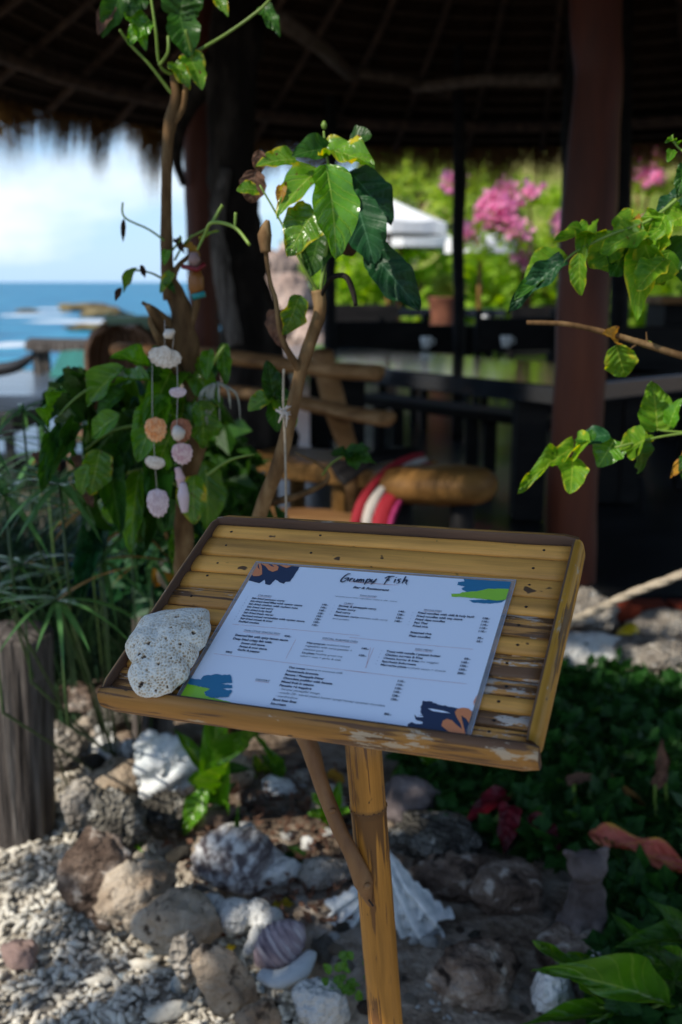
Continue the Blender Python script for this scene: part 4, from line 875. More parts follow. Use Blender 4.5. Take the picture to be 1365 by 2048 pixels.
# ================================================================== thatched pavilion
FL = .23                                                      # its floor level
pc = Vector((1.3, 5.5, 0)); RR = 3.75; EZ = 2.64
pav = empty('thatched_pavilion', (pc.x, pc.y, FL), 'open round thatched pavilion with dark posts and straw eaves', 'pavilion')
n = 72; V, Fc = [], []; rings = [(RR, EZ), (RR*.8, EZ+.42), (RR*.55, EZ+1.05), (RR*.3, EZ+1.75), (.05, EZ+2.7)]
for th in (0, 1):
    for (r, z) in rings:
        for k in range(n):
            a = 2*math.pi*k/n; V.append((pc.x+(r+th*.05)*math.cos(a)*(1+.008*mnoise.noise(Vector((k*.7, r, 0)))), pc.y+(r+th*.05)*math.sin(a), z+th*.22+.03*mnoise.noise(Vector((math.cos(a)*3, math.sin(a)*3, r)))))
nr = len(rings)
for th in (0, 1):
    for i in range(nr-1):
        for k in range(n):
            f = (th*nr*n+i*n+k, th*nr*n+i*n+(k+1) % n, th*nr*n+(i+1)*n+(k+1) % n, th*nr*n+(i+1)*n+k); Fc.append(f if th else f[::-1])
for k in range(n): Fc.append((k, (k+1) % n, nr*n+(k+1) % n, nr*n+k))
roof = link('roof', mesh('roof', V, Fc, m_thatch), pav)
# hanging fringe of straw
rs = np.random.RandomState(4); N_ = 26000; a = np.where(rs.rand(N_) < .5, rs.rand(N_)*2*math.pi, rs.uniform(.2, 3.6, N_)); r = RR-.04+.14*rs.rand(N_); 
clump = np.array([mnoise.noise(Vector((math.cos(x)*16, math.sin(x)*16, 0))) for x in a]); ln = (.16+.17*rs.rand(N_))*(1+.75*clump)
ln = np.where((a > 1.9) & (a < 3.9), ln*1.45, ln); ln = np.where((a > .2) & (a < 1.75), ln*1.5, ln)
z0 = EZ+.03+.20*rs.rand(N_); c_, s_ = np.cos(a), np.sin(a); w = .0032; tl = rs.normal(size=(N_, 2))*.035
A = np.stack([pc.x+r*c_-w*s_, pc.y+r*s_+w*c_, z0], 1); B = np.stack([pc.x+r*c_+w*s_, pc.y+r*s_-w*c_, z0], 1); C = np.stack([pc.x+(r+.05)*c_+tl[:, 0], pc.y+(r+.05)*s_+tl[:, 1], z0-ln], 1)
V = np.stack([A, B, C], 1).reshape(-1, 3); N_ *= 1; fr = link('thatch_fringe', mesh('thatch_fringe', V, np.arange(N_*3, dtype=np.int32).reshape(-1, 3), m_thatch_edge, False), pav); fr['kind'] = 'stuff'
# rafters, battens and ring beams under the roof
def rp(r): 
    rr = [q[0] for q in rings][::-1]; zz = [q[1] for q in rings][::-1]; return float(np.interp(r, rr, zz))
m_raft = MAT('roof_poles', [(.02, .012, .008), (.045, .026, .017), (.09, .055, .035)], 12, .8, .4, 40)
m_batten = MAT('split_bamboo_battens', [(.03, .018, .010), (.07, .042, .025)], 12, .8, .3, 40)
for k in range(36):
    a = 2*math.pi*(k+.3)/36; mb = MB(); mb.tube([(pc.x+q*math.cos(a), pc.y+q*math.sin(a), rp(q)-.05) for q in (RR-.05, 2.6, 1.4, .15)], .028, 7, .1); mb.obj('rafter', m_raft, pav, True)
mb = MB()
for k in range(30):
    q = RR-.12-k*.115; z = rp(q)-.012; mb.tube([(pc.x+q*math.cos(2*math.pi*j/48), pc.y+q*math.sin(2*math.pi*j/48), z) for j in range(49)], .012, 5, cap=False)
o = mb.obj('roof_battens', m_batten, pav); o['kind'] = 'stuff'
for q in (RR-.45, 1.9):
    mb = MB(); mb.tube([(pc.x+q*math.cos(2*math.pi*j/36), pc.y+q*math.sin(2*math.pi*j/36), rp(q)-.13) for j in range(37)], .05, 8, .1, cap=False); mb.obj('ring_beam', m_raft, pav, True)
m_tie = MAT('dim_tie_poles', [(.04, .028, .02), (.08, .055, .038), (.13, .1, .075)], 12, .8, .4, 40)
for (a, b) in (((560, 40, 5.2), (700, 150, 7.6)), ((690, 140, 7.6), (900, 185, 7.9)), ((830, 175, 7.9), (1120, 160, 6.6))):
    mb = MB(); mb.tube([W(*a), (W(*a)+W(*b))/2+Vector((0, 0, .03)), W(*b)], .045, 8, .15); mb.obj('tie_pole', m_tie, pav, True)
def post(pts, rad, mat, wob=.08, n=18, foot=FL, k=6):
    P, r_ = smooth_path(pts, rad, k); mb = MB(); mb.tube(P, r_, n, wob); return mb.obj('post', mat, pav, True)
def col(pxs, Y, base_z=FL): 
    P = []; Rd = []
    for (px, py, w) in pxs: p = W(px, py, Y); P.append(p); Rd.append(size(w, p)/2)
    d = P[-1]-P[-2]
    if P[-1].z > base_z: t = (P[-1].z-base_z)/max(.05, -d.z) if d.z < 0 else 0; q = P[-1]+Vector((d.x*t*.3, 0, base_z-P[-1].z)); P.append(q); Rd.append(Rd[-1])
    d = P[0]-P[1]; top = P[0]+Vector((d.x*.4, 0, .9 if P[0].z < 2.6 else .6)); return [top]+P, [Rd[0]]+Rd
P, r_ = col([(1192, 0, 104), (1198, 150, 96), (1190, 260, 100), (1180, 400, 112), (1168, 560, 104), (1160, 760, 102), (1146, 960, 100), (1140, 1140, 104)], 4.2); post(P, r_, m_redpost)
P, r_ = col([(917, 160, 22), (920, 350, 28), (916, 480, 26), (919, 620, 24)], 8.2); post(P, r_, m_darkwood, .15, 10)
P, r_ = col([(660, 170, 26), (662, 400, 24), (660, 640, 26)], 8.4); post(P, r_, m_darkwood, .15, 10)
P, r_ = col([(398, 100, 62), (400, 300, 64), (405, 500, 62), (412, 690, 60)], 6.0); post(P, r_, m_redpost, .05, 14)
P, r_ = col([(1248, 0, 34), (1246, 200, 36), (1244, 420, 36), (1238, 640, 38)], 7.4); post(P, r_, m_darkwood, .1, 10)
P, r_ = col([(1148, 0, 26), (1140, 200, 28), (1136, 420, 28), (1130, 640, 28)], 6.6); post(P, r_, m_darkwood, .1, 10)

# pavilion floor slab with a brick kerb and stone edging
V, Fc = [], []; n = 60
for (r, z) in ((3.45, FL), (3.45, -.05)):
    for k in range(n): a = 2*math.pi*k/n; V.append((pc.x+.12+r*1.15*math.cos(a), pc.y+r*.62*math.sin(a)+.25, z))
Fc = [tuple(range(n))]+[(k, n+k, n+(k+1) % n, (k+1) % n) for k in range(n)]
V2 = [(-1.6, 4.05, FL), (6.5, 3.85, FL), (6.5, 16.8, FL), (-.9, 16.8, FL), (-1.35, 7.0, FL), (-1.6, 4.05, -.3), (6.5, 3.85, -.3), (6.5, 16.8, -.3), (-.9, 16.8, -.3), (-1.35, 7.0, -.3)]
F2 = [(0, 1, 2, 3, 4)]+[(i, 5+i, 5+(i+1) % 5, (i+1) % 5) for i in range(5)]
tag(link('terrace_floor', mesh('terrace_floor', V2, F2, m_concrete, False)), kind='structure')
kerb = tag(empty('brick_kerb', (1.5, 3.5, 0), 'low red brick kerb along the pavilion floor behind the rocks', 'kerb'))
bme = None
for k in range(26):
    x = -.2+k*.235; mb = MB(); 
    if bme is None: mb.box((0, 0, 0), (.22, .10, .07), bev=.006); bme = mesh('brick', mb.v, mb.f, m_brick, False)
    link('brick', bme, kerb, Matrix.Translation((x, 3.93-(x+1.6)*.027, .20+random.uniform(-.004, .004))) @ Matrix.Rotation(random.uniform(-.03, .03), 4, 'Z'))
mb = MB(); mb.box((2.8, 3.86, .075), (6.4, .07, .17), rot=(0, 0, -.0255)); mb.obj('kerb_base', m_rock_dark, kerb)

# ------------------------------------------------------------------ shade: big leafy tree standing left of the path, outside the picture
def tree(name, lab, base, top, clumps, n, ls, mat, seed, trunk_r=.12):
    e = empty(name, base, lab, 'tree'); rs = np.random.RandomState(seed)
    V, Fc, uv = card_cloud(clump_points(n, clumps, rs, .2), ls*(.7+.6*rs.rand(n)), rs=rs, aspect=.6); link('crown', mesh('crown', V, Fc, mat, False, uv=uv), e)
    mb = MB(); P, r_ = smooth_path([base-Vector((0, 0, .1)), base.lerp(top, .5)+Vector((.08, .05, 0)), top], [trunk_r, trunk_r*.6], 6); mb.tube(P, r_, 12, .2)
    for c in clumps[:14]:
        c0 = base.lerp(top, .75); c1 = Vector(c[:3]); P, r_ = smooth_path([c0, c0.lerp(c1, .5)+Vector((0, 0, .1)), c1], [trunk_r*.45, trunk_r*.1], 4); mb.tube(P, r_, 7, .2)
    mb.obj('trunk', m_bark, e, True); return e
rsd = random.Random(11)
cl = []
def shade(x, y, z, r, zz=None):      # a clump of the crown hangs on the sun's ray to this place
    zc = zz or rsd.uniform(2.75, 3.25); t = (zc-z)/SUN.z; p = Vector((x, y, z))+SUN*t; cl.append((p.x, p.y, p.z, r))
for i in range(9):                     # over the board and coral stone
    for j in range(6): p = BT + BR @ Vector((-.14+i*.068, .12-j*.075, 0)); shade(p.x, p.y, p.z, .13)
for px, py, r in ((900, 1450, .2), (1000, 1400, .2), (1100, 1400, .22), (1200, 1450, .22), (1320, 1450, .22), (950, 1560, .2), (1080, 1560, .22), (1200, 1600, .22), (1330, 1600, .22), (1000, 1700, .2), (1150, 1700, .2), (1300, 1720, .2), (950, 1820, .18), (1100, 1850, .2), (1250, 1850, .2), (1340, 1900, .2), (900, 1930, .16), (1000, 2000, .18), (1150, 2000, .18), (1300, 2020, .2),
      (760, 1700, .12), (800, 1850, .13), (740, 1950, .12), (840, 2020, .12), (640, 1880, .10), (600, 1980, .09), (560, 1740, .09), (480, 1760, .07), (640, 1760, .09), (30, 1680, .09), (90, 1790, .10), (160, 1700, .07), (30, 1900, .08), (160, 1960, .05), (560, 1900, .07), (30, 2030, .09), (250, 1640, .05), (1120, 1300, .2), (1260, 1300, .2), (700, 1580, .1)):
    p = G(px, py, .12); shade(p.x, p.y, p.z, r*.95)
for (px, py, Y, r) in ((30, 1000, 3.4, .3), (150, 1050, 3.4, .3), (60, 1150, 3.4, .3), (-30, 1080, 3.4, .3), (200, 1000, 2.2, .14), (100, 1100, 2.2, .15), (250, 900, 2.0, .10), (60, 900, 2.2, .12), (330, 1060, 2.3, .12), (100, 1250, 2.3, .14), (220, 1200, 2.4, .13), (350, 1200, 2.4, .12), (380, 900, 2.0, .07), (1150, 1000, 3.55, .1), (370, 700, 1.95, .05), (1200, 500, 1.55, .04), (1330, 600, 1.55, .06)):
    p = W(px, py, Y); shade(p.x, p.y, p.z, r)
tree('shade_tree', 'leafy tree whose crown throws dappled shade over the menu stand', Vector((-3.0, -.3, 0)), Vector((-2.6, .3, 2.9)), cl, 15000, .085, L_DEEP, 21)
cl = [(rsd.uniform(.75, 3.2), rsd.uniform(-.9, 1.9), rsd.uniform(2.65, 3.3), rsd.uniform(.22, .4)) for _ in range(46)]
tree('overhanging_tree', 'leafy tree right of the camera whose branches reach over the garden bed', Vector((3.0, -.6, 0)), Vector((2.4, .2, 2.7)), cl, 9000, .11, L_DEEP, 25)
# tree whose leafy branches show at the far left below the eaves
cl = [(W(px, py, 7.6).x, 7.6+random.uniform(-.5, .5), W(px, py, 7.6).z, r) for px, py, r in ((-60, 100, .5), (-20, 160, .35), (20, 130, .22), (60, 120, .18), (0, 205, .22), (85, 180, .12), (-90, 200, .4), (110, 210, .08), (20, 90, .25))]
tree('seaside_tree', 'tree at the far left, its leaves showing against the sky below the thatch', Vector((-4.2, 8.2, 0)), Vector((-3.6, 7.9, 3.2)), cl, 1500, .10, L_DEEP, 22, .1)

# ================================================================== furniture of the pavilion
def slab(mb, P, z, th, m=0):
    """a board whose top outline is the points P (x, y)"""
    n = len(P); V = [(p[0], p[1], z) for p in P]+[(p[0], p[1], z-th) for p in P]
    a = sum((P[i][0]*P[(i+1) % n][1]-P[(i+1) % n][0]*P[i][1]) for i in range(n))
    Fc = [tuple(range(n)), tuple(range(2*n-1, n-1, -1))]+[(i, n+i, n+(i+1) % n, (i+1) % n) for i in range(n)]
    if a < 0: Fc = [f[::-1] for f in Fc]
    return mb.add(V, Fc, m)
def table(name, lab, P, z, th, legs, m=m_table, ml=m_darkwood, cat='table', grp='dark tables in the pavilion', lw=.11):
    c = sum((Vector((p[0], p[1], 0)) for p in P), Vector())/len(P); e = empty(name, (c.x, c.y, FL), lab, cat, grp)
    mb = MB(); slab(mb, P, z, th); o = mb.obj('tabletop', m, e); bv = o.modifiers.new('b', 'BEVEL'); bv.width = .008; bv.segments = 2
    for (x, y) in legs: mb = MB(); mb.box((x, y, (FL+z-th)/2), (lw, lw, z-th-FL-.004), bev=.01); mb.obj('leg', ml, e)
    return e
a, b = G(395, 700, 1.0), G(1120, 772, 1.0); d = (b-a).normalized(); nrm = Vector((-d.y, d.x, 0)); wd = 1.15
table('dining_table', 'long glossy black table right behind the twiggy shrub, nearest of the tables', [tuple((a+nrm*0)[:2]), tuple(b[:2]), tuple((b+nrm*wd)[:2]), tuple((a+nrm*wd)[:2])], 1.0, .10,
      [tuple((a+d*.35+nrm*.2)[:2]), tuple((a+d*.35+nrm*.9)[:2]), tuple((b-d*.35+nrm*.2)[:2]), tuple((b-d*.35+nrm*.9)[:2]), tuple((a+d*1.6+nrm*.2)[:2])], lw=.16)
P = [G(690, 662, 1.0), G(900, 668, 1.0), G(995, 650, 1.0), G(800, 641, 1.0)]
table('dining_table', 'second black table farther back, its top mirroring the green hill', [p[:2] for p in P], 1.0, .08, [(P[0].x+.5, P[0].y+.3), (P[1].x-.3, P[1].y+.4), (P[2].x-.4, P[2].y-.4), (P[3].x+.2, P[3].y-.6)])
P = [G(700, 622, 1.05), G(1000, 628, 1.05), G(960, 606, 1.05), G(730, 603, 1.05)]
P = [Vector((p.x*15.2/p.y, min(p.y, 15.2) if i < 2 else 16.4, 0)) for i, p in enumerate(P)]
table('dining_table', 'dark table farthest back, just in front of the hillside', [p[:2] for p in P], 1.12, .12, [(P[0].x+.2, P[0].y+.1), (P[1].x-.2, P[1].y+.1), (P[2].x-.2, P[2].y-.1), (P[3].x+.2, P[3].y-.1)])
P = [G(1200, 750, 1.0), G(1480, 738, 1.0), G(1480, 706, 1.0), G(1205, 716, 1.0)]
table('dining_table', 'black table showing to the right of the thick red post', [p[:2] for p in P], 1.0, .09, [(P[0].x+.25, P[0].y+.2), (P[1].x-.2, P[1].y+.2), (P[2].x-.2, P[2].y-.2), (P[3].x+.2, P[3].y-.2)])
def bench(name, lab, a, b, z, w, th, mat, legs=2, cat='bench', grp=None, wob=.04):
    d = (b-a).normalized(); nr = Vector((-d.y, d.x, 0)); e = empty(name, ((a.x+b.x)/2, (a.y+b.y)/2, FL), lab, cat, grp); k = 14; P = []
    for s, rng in ((0, range(k+1)), (1, range(k, -1, -1))):
        for i in rng: q = a+(b-a)*(i/k)+nr*(w*s+wob*mnoise.noise(Vector((i*.5, s*7+z, a.x)))); P.append((q.x, q.y))
    mb = MB(); slab(mb, P, z, th); o = mb.obj('seat', mat, e); bv = o.modifiers.new('b', 'BEVEL'); bv.width = .018; bv.segments = 3
    for i in range(legs):
        for s in (.2, .8): q = a+(b-a)*((i+.35)/(legs)*.9)+nr*w*s; mb = MB(); mb.tube([(q.x, q.y, FL), (q.x, q.y, z-th+.003)], .045, 9, .2); mb.obj('leg', mat, e)
    return e, d, nr
a, b = G(690, 790, .66), G(1130, 846, .66); bench('plank_bench', 'dark plank bench under the far side of the long black table', Vector((a.x, a.y, 0)), Vector((b.x, b.y, 0)), .66, .32, .06, m_darkwood)
# rustic log bench with a backrest
a, b = W(470, 915, 4.75), W(800, 925, 4.30); a.z = b.z = 0
lb, d, nr = bench('log_bench', 'rustic log bench with plank backrest behind the twiggy shrub, sun spots on its seat', a, b, .68, .42, .09, m_seatwood)
for (p, q, r, zz, yy) in (((236, 700), (758, 748), 44, 0, (4.75, 4.1)), ((400, 776), (778, 838), 40, 0, (4.7, 4.05))):
    A_, B_ = W(p[0], p[1], yy[0]), W(q[0], q[1], yy[1]); mb = MB(); P, rr = smooth_path([A_, A_.lerp(B_, .4)+Vector((0, 0, .015)), A_.lerp(B_, .75), B_], [size(r, A_)/2*1.15]*4, 5); mb.tube(P, rr, 12, .22, flat=.55); mb.obj('back_rail', m_logwood, lb, True)
A_, B_ = W(643, 728, 4.18), W(700, 905, 4.42); mb = MB(); mb.tube([A_+Vector((0, 0, .05)), A_.lerp(B_, .5), B_, B_+Vector((.04, .02, -.35))], [size(52, A_)/2, size(56, A_)/2, size(46, A_)/2, size(40, A_)/2], 12, .12, flat=.6); mb.obj('back_support', m_logwood, lb, True)
A_, B_ = W(345, 720, 4.75), W(360, 905, 4.8); mb = MB(); mb.tube([A_, B_, B_+Vector((.04, .02, -.35))], [size(34, A_)/2]*3, 12, .12, flat=.6); mb.obj('back_support', m_logwood, lb, True)
a, b = W(760, 968, 4.25), W(985, 972, 3.95)
e = empty('log_stool_bench', ((a.x+b.x)/2, (a.y+b.y)/2, FL), 'short golden log seat with a rounded end, beside the striped cloth', 'stool')
mb = MB(); P, rr = smooth_path([a, a.lerp(b, .3), a.lerp(b, .6), a.lerp(b, .9), b], [.10, .135, .14, .125, .05], 5); mb.tube(P, rr, 16, .08, flat=.62); mb.obj('seat', m_seatwood, e, True)
for t in (.2, .75):
    q = a.lerp(b, t); mb = MB(); mb.tube([(q.x, q.y+.03, FL), (q.x, q.y, q.z-.03)], .05, 10, .2); mb.obj('leg', m_darkwood, e, True)
a, b = W(470, 985, 4.15), W(725, 1012, 4.0); a.z = b.z = 0; bench('low_plank_bench', 'low brown plank seat in front of the log bench', a, b, .52, .25, .06, m_logwood)
# striped cloth draped over the log seat
e = empty('striped_cloth', W(770, 980, 4.05), 'red, white and magenta striped cloth draped over the bench end', 'cloth')
def drape(pts_top, pts_bot, mat, nm):
    V, Fc = [], []; k = 10
    for i in range(k+1):
        t = i/k; A_ = bez(pts_top, t); B_ = bez(pts_bot, t)
        for j in range(5): V.append(A_.lerp(B_, j/4)+Vector((0, -.012*math.sin(j*1.8+t*5), .006*math.sin(t*9+j))))
    Fc = [(i*5+j, i*5+j+1, (i+1)*5+j+1, (i+1)*5+j) for i in range(k) for j in range(4)]
    o = link(nm, mesh(nm, V, Fc, mat), e); sm = o.modifiers.new('s', 'SOLIDIFY'); sm.thickness = .006
def bez(P, t):
    P = [Vector(p) for p in P]
    while len(P) > 1: P = [P[i].lerp(P[i+1], t) for i in range(len(P)-1)]
    return P[0]
def dr(l, r, mat, nm): drape([W(x, y, Y) for x, y, Y in l], [W(x, y, Y) for x, y, Y in r], mat, nm)
dr([(845, 905, 4.3), (760, 920, 4.2), (715, 970, 4.08), (700, 1060, 3.98)], [(850, 915, 4.3), (775, 935, 4.2), (735, 970, 4.08), (722, 1060, 3.98)], m_red, 'red_stripe')
dr([(850, 915, 4.3), (775, 935, 4.2), (735, 970, 4.08), (722, 1060, 3.98)], [(858, 925, 4.29), (800, 945, 4.19), (755, 975, 4.07), (742, 1065, 3.97)], m_whitecloth, 'white_stripe')
dr([(858, 925, 4.29), (800, 945, 4.19), (755, 975, 4.07), (742, 1065, 3.97)], [(868, 934, 4.28), (825, 955, 4.18), (785, 990, 4.06), (775, 1068, 3.96)], m_red, 'red_stripe')
dr([(868, 934, 4.28), (825, 955, 4.18), (785, 990, 4.06), (775, 1068, 3.96)], [(875, 940, 4.28), (832, 962, 4.18), (795, 995, 4.06), (782, 1068, 3.96)], m_pinkcloth, 'magenta_stripe')
dr([(800, 895, 4.4), (730, 905, 4.3), (690, 920, 4.25), (660, 935, 4.2)], [(850, 905, 4.3), (760, 925, 4.2), (720, 940, 4.15), (690, 975, 4.1)], m_darkwood, 'dark_fold')
# dark chairs and bench backs between the far tables
def dchair(px, py, Y, w, hb, lab, rz=0):
    c = W(px, py, Y); e = empty('dark_chair', (c.x, c.y, FL), lab, 'chair', 'dark chairs between the far tables'); e.rotation_euler = (0, 0, rz); T_ = Matrix.Translation((c.x, c.y, FL)) @ Matrix.Rotation(rz, 4, 'Z')
    def bx(nm, cc, dd): mb = MB(); mb.box(cc, dd, bev=.01); link(nm, mesh(nm, mb.v, mb.f, m_darkwood, False), e, T_)
    bx('seat', (0, 0, .46), (w, .48, .05)); bx('backrest', (0, -.23, .46+hb*.62), (w, .04, hb*.5)); 
    for x in (-w/2+.03, w/2-.03): bx('leg', (x, -.23, (.46+hb)/2), (.05, .05, .46+hb)); bx('leg', (x, .2, .215), (.05, .05, .43))
dchair(745, 650, 8.8, .9, .56, 'wide dark bench seat back left of the second table', .15); dchair(870, 655, 9.3, 1.0, .50, 'dark bench back in the middle in front of the second table', -.1); dchair(1010, 650, 9.2, .8, .58, 'dark chair back beside the thick red post', .3); dchair(700, 620, 13.8, 1.3, .6, 'farthest dark bench at the left end of the back table'); dchair(1065, 615, 12.0, .7, .62, 'dark chair below the pink bougainvillea', .2); dchair(1290, 640, 6.6, 1.0, .62, 'dark bench back to the right of the thick red post', .1)
# left: lounge platform, low table, axe pillow, rattan chair, planter
z = .30; P = [G(-40, 905, z), G(318, 905, z), G(300, 742, z), G(-60, 742, z)]
e = empty('lounge_platform', ((P[0].x+P[1].x)/2, 9.5, 0), 'low blue-grey lounge platform overlooking the sea', 'platform')
n_ = 9
for i in range(n_):
    def L4(t, A_, B_): return A_.lerp(B_, t)
    q = [L4(i/n_, P[0], P[3]), L4(i/n_, P[1], P[2]), L4((i+1)/n_-.006, P[1], P[2]), L4((i+1)/n_-.006, P[0], P[3])]
    mb = MB(); slab(mb, [p[:2] for p in q], z-random.uniform(0, .004), .05); mb.obj('plank', m_deck, e)
mb = MB(); slab(mb, [p[:2] for p in P], z-.06, .22); mb.obj('platform_base', m_darkwood, e)
table('low_table', 'weathered brown low table on the platform edge before the sea', [W(50, 690, 13.2)[:2], W(335, 686, 12.6)[:2], W(335, 680, 13.6)[:2], W(60, 682, 14.2)[:2]], .74, .12, [(W(75, 700, 13.4).x, 13.4), (W(315, 700, 12.9).x, 12.9), (W(90, 700, 14).x, 14.0), (W(310, 700, 13.4).x, 13.4)], m_weather, m_weather, grp=None)
mb = MB(); a, b = W(95, 742, 12.9), W(228, 742, 12.5); a.z = b.z = z
up = Vector((0, 0, .36)); dd = Vector((.05, .45, 0)); s1 = (b-a).normalized()*.14
mb.add([a, b, b+dd, a+dd, a+dd*.5+up+s1, b+dd*.5+up-s1*1.4], [(0, 1, 5, 4), (1, 2, 5), (2, 3, 4, 5), (3, 0, 4), (3, 2, 1, 0)])
o = mb.obj('axe_pillow', m_green_cloth); bv = o.modifiers.new('b', 'BEVEL'); bv.width = .03; bv.segments = 3; tag(o, 'teal striped triangular cushion on the lounge platform', 'cushion')
# dark curved bench end at far left
e = empty('dark_lounger', (-2.6, 7.2, 0), 'black curved lounger cut off by the left picture edge', 'lounger'); mb = MB()
P, rr = smooth_path([W(-120, 745, 7.3), W(-30, 742, 7.2), W(30, 733, 7.1), W(66, 712, 7.0)], [.055, .055, .045, .02], 5); mb.tube(P, rr, 10, 0, flat=1.0); mb.obj('backrest', m_black, e, True)
mb = MB(); mb.box(W(-40, 815, 6.6)+Vector((0, 0, -.05)), (.72, .9, .16), bev=.03); mb.obj('seat', m_black, e)
for x in (-.3, .3): mb = MB(); c = W(-40, 815, 6.6); mb.box((c.x+x, c.y-.35, c.z/2-.08), (.05, .05, c.z-.11)); mb.obj('leg', m_black, e); mb = MB(); mb.box((c.x+x, c.y+.35, c.z/2-.08), (.05, .05, c.z-.11)); mb.obj('leg', m_black, e)
# rattan chair
c = W(240, 800, 5.6); e = empty('rattan_chair', (c.x, c.y, 0), 'brown woven rattan chair behind the leafy shrub', 'chair'); V, Fc = [], []; ku, kv = 16, 12
for j in range(kv+1):
    for i in range(ku+1):
        u = i/ku*2-1; v = j/kv; px = 243+u*(56+14*v)*(1 if v < .7 else math.sqrt(max(.0, 1-((v-.7)/.31)**2))*.75+.25); p = W(px, 870-v*215, 5.6+.16*(1-u*u)-.05*v); V.append(p)
Fc = [(j*(ku+1)+i, j*(ku+1)+i+1, (j+1)*(ku+1)+i+1, (j+1)*(ku+1)+i) for j in range(kv) for i in range(ku)]
o = link('backrest', mesh('backrest', V, Fc, m_wicker), e); sm = o.modifiers.new('s', 'SOLIDIFY'); sm.thickness = .03
for i in range(0, ku+1, 2):
    mb = MB(); mb.tube([V[j*(ku+1)+i]-Vector((0, .02, 0)) for j in range(kv+1)], .009, 5); mb.obj('cane', m_wicker, e, True)
mb = MB(); mb.tube([V[j*(ku+1)] for j in range(kv+1)]+[V[kv*(ku+1)+i] for i in range(ku+1)]+[V[j*(ku+1)+ku] for j in range(kv, -1, -1)], .018, 7); mb.obj('rim', m_wicker, e, True)
s = V[0].z+.05; mb = MB(); mb.box((c.x, c.y-.2, s), (.44, .46, .06), bev=.02); mb.obj('seat', m_wicker, e)
for x in (-.19, .19):
    for y in (-.38, .0): mb = MB(); mb.tube([(c.x+x, c.y+y, 0), (c.x+x, c.y+y, s-.02)], .018, 7); mb.obj('leg', m_wicker, e, True)
mb = MB(); c = W(290, 646, 7.4); e = empty('planter_box', (c.x, c.y, 0), 'dark green planter box standing in front of the sea rocks', 'planter'); mb.box((c.x, c.y, c.z/2-.02), (.42, .4, c.z-.02), bev=.015); mb.obj('box_body', m_darkwood, e); mb = MB(); mb.box((c.x, c.y, c.z), (.47, .45, .10), bev=.02); mb.obj('rim', m_planter, e)
# gnarled dark tree trunk carrying the roof's left side
tr = empty('gnarled_tree_trunk', W(490, 680, 5.3), 'thick dark gnarled tree trunk with a pale dead limb, left of the tables', 'tree trunk')
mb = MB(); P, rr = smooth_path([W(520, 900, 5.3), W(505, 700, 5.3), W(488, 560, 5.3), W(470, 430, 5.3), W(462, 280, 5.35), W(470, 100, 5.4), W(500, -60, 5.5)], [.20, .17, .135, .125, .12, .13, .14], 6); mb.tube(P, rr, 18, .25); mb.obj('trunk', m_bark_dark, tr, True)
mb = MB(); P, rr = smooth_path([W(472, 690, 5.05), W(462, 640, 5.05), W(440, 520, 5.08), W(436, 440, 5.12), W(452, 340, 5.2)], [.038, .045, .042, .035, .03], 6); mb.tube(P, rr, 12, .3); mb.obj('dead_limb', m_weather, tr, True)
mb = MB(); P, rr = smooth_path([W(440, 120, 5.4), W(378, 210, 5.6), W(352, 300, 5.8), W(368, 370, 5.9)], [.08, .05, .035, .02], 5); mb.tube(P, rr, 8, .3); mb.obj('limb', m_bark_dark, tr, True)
mb = MB(); P, rr = smooth_path([W(650, 470, 7.6), W(700, 560, 7.6), W(735, 620, 7.6)], [.02, .04, .03], 5)
# wall blocks, people-less counter at right rear
e = empty('bar_counter', (3.6, 8.6, FL), 'dark wooden counter in the shade behind the thick red post', 'counter'); mb = MB(); mb.box((3.9, 8.4, FL+.55), (2.6, .5, 1.1), bev=.01); mb.obj('counter_front', m_darkwood, e); mb = MB(); mb.box((3.9, 8.35, FL+1.13), (2.75, .65, .06), bev=.01); mb.obj('counter_top', m_logwood, e)
mb = MB(); mb.box((3.25, 8.25, FL+1.21), (.34, .22, .10), bev=.04); o = mb.obj('folded_towel', FLAT('navy_towel', (.01, .05, .22), .9)); tag(o, 'navy blue folded towel lying on the counter', 'towel')
mb = MB(); mb.box((3.22, 8.25, FL+1.295), (.30, .2, .07), bev=.03); o = mb.obj('folded_towel', m_whitecloth); tag(o, 'white folded towel on top of the navy one', 'towel')
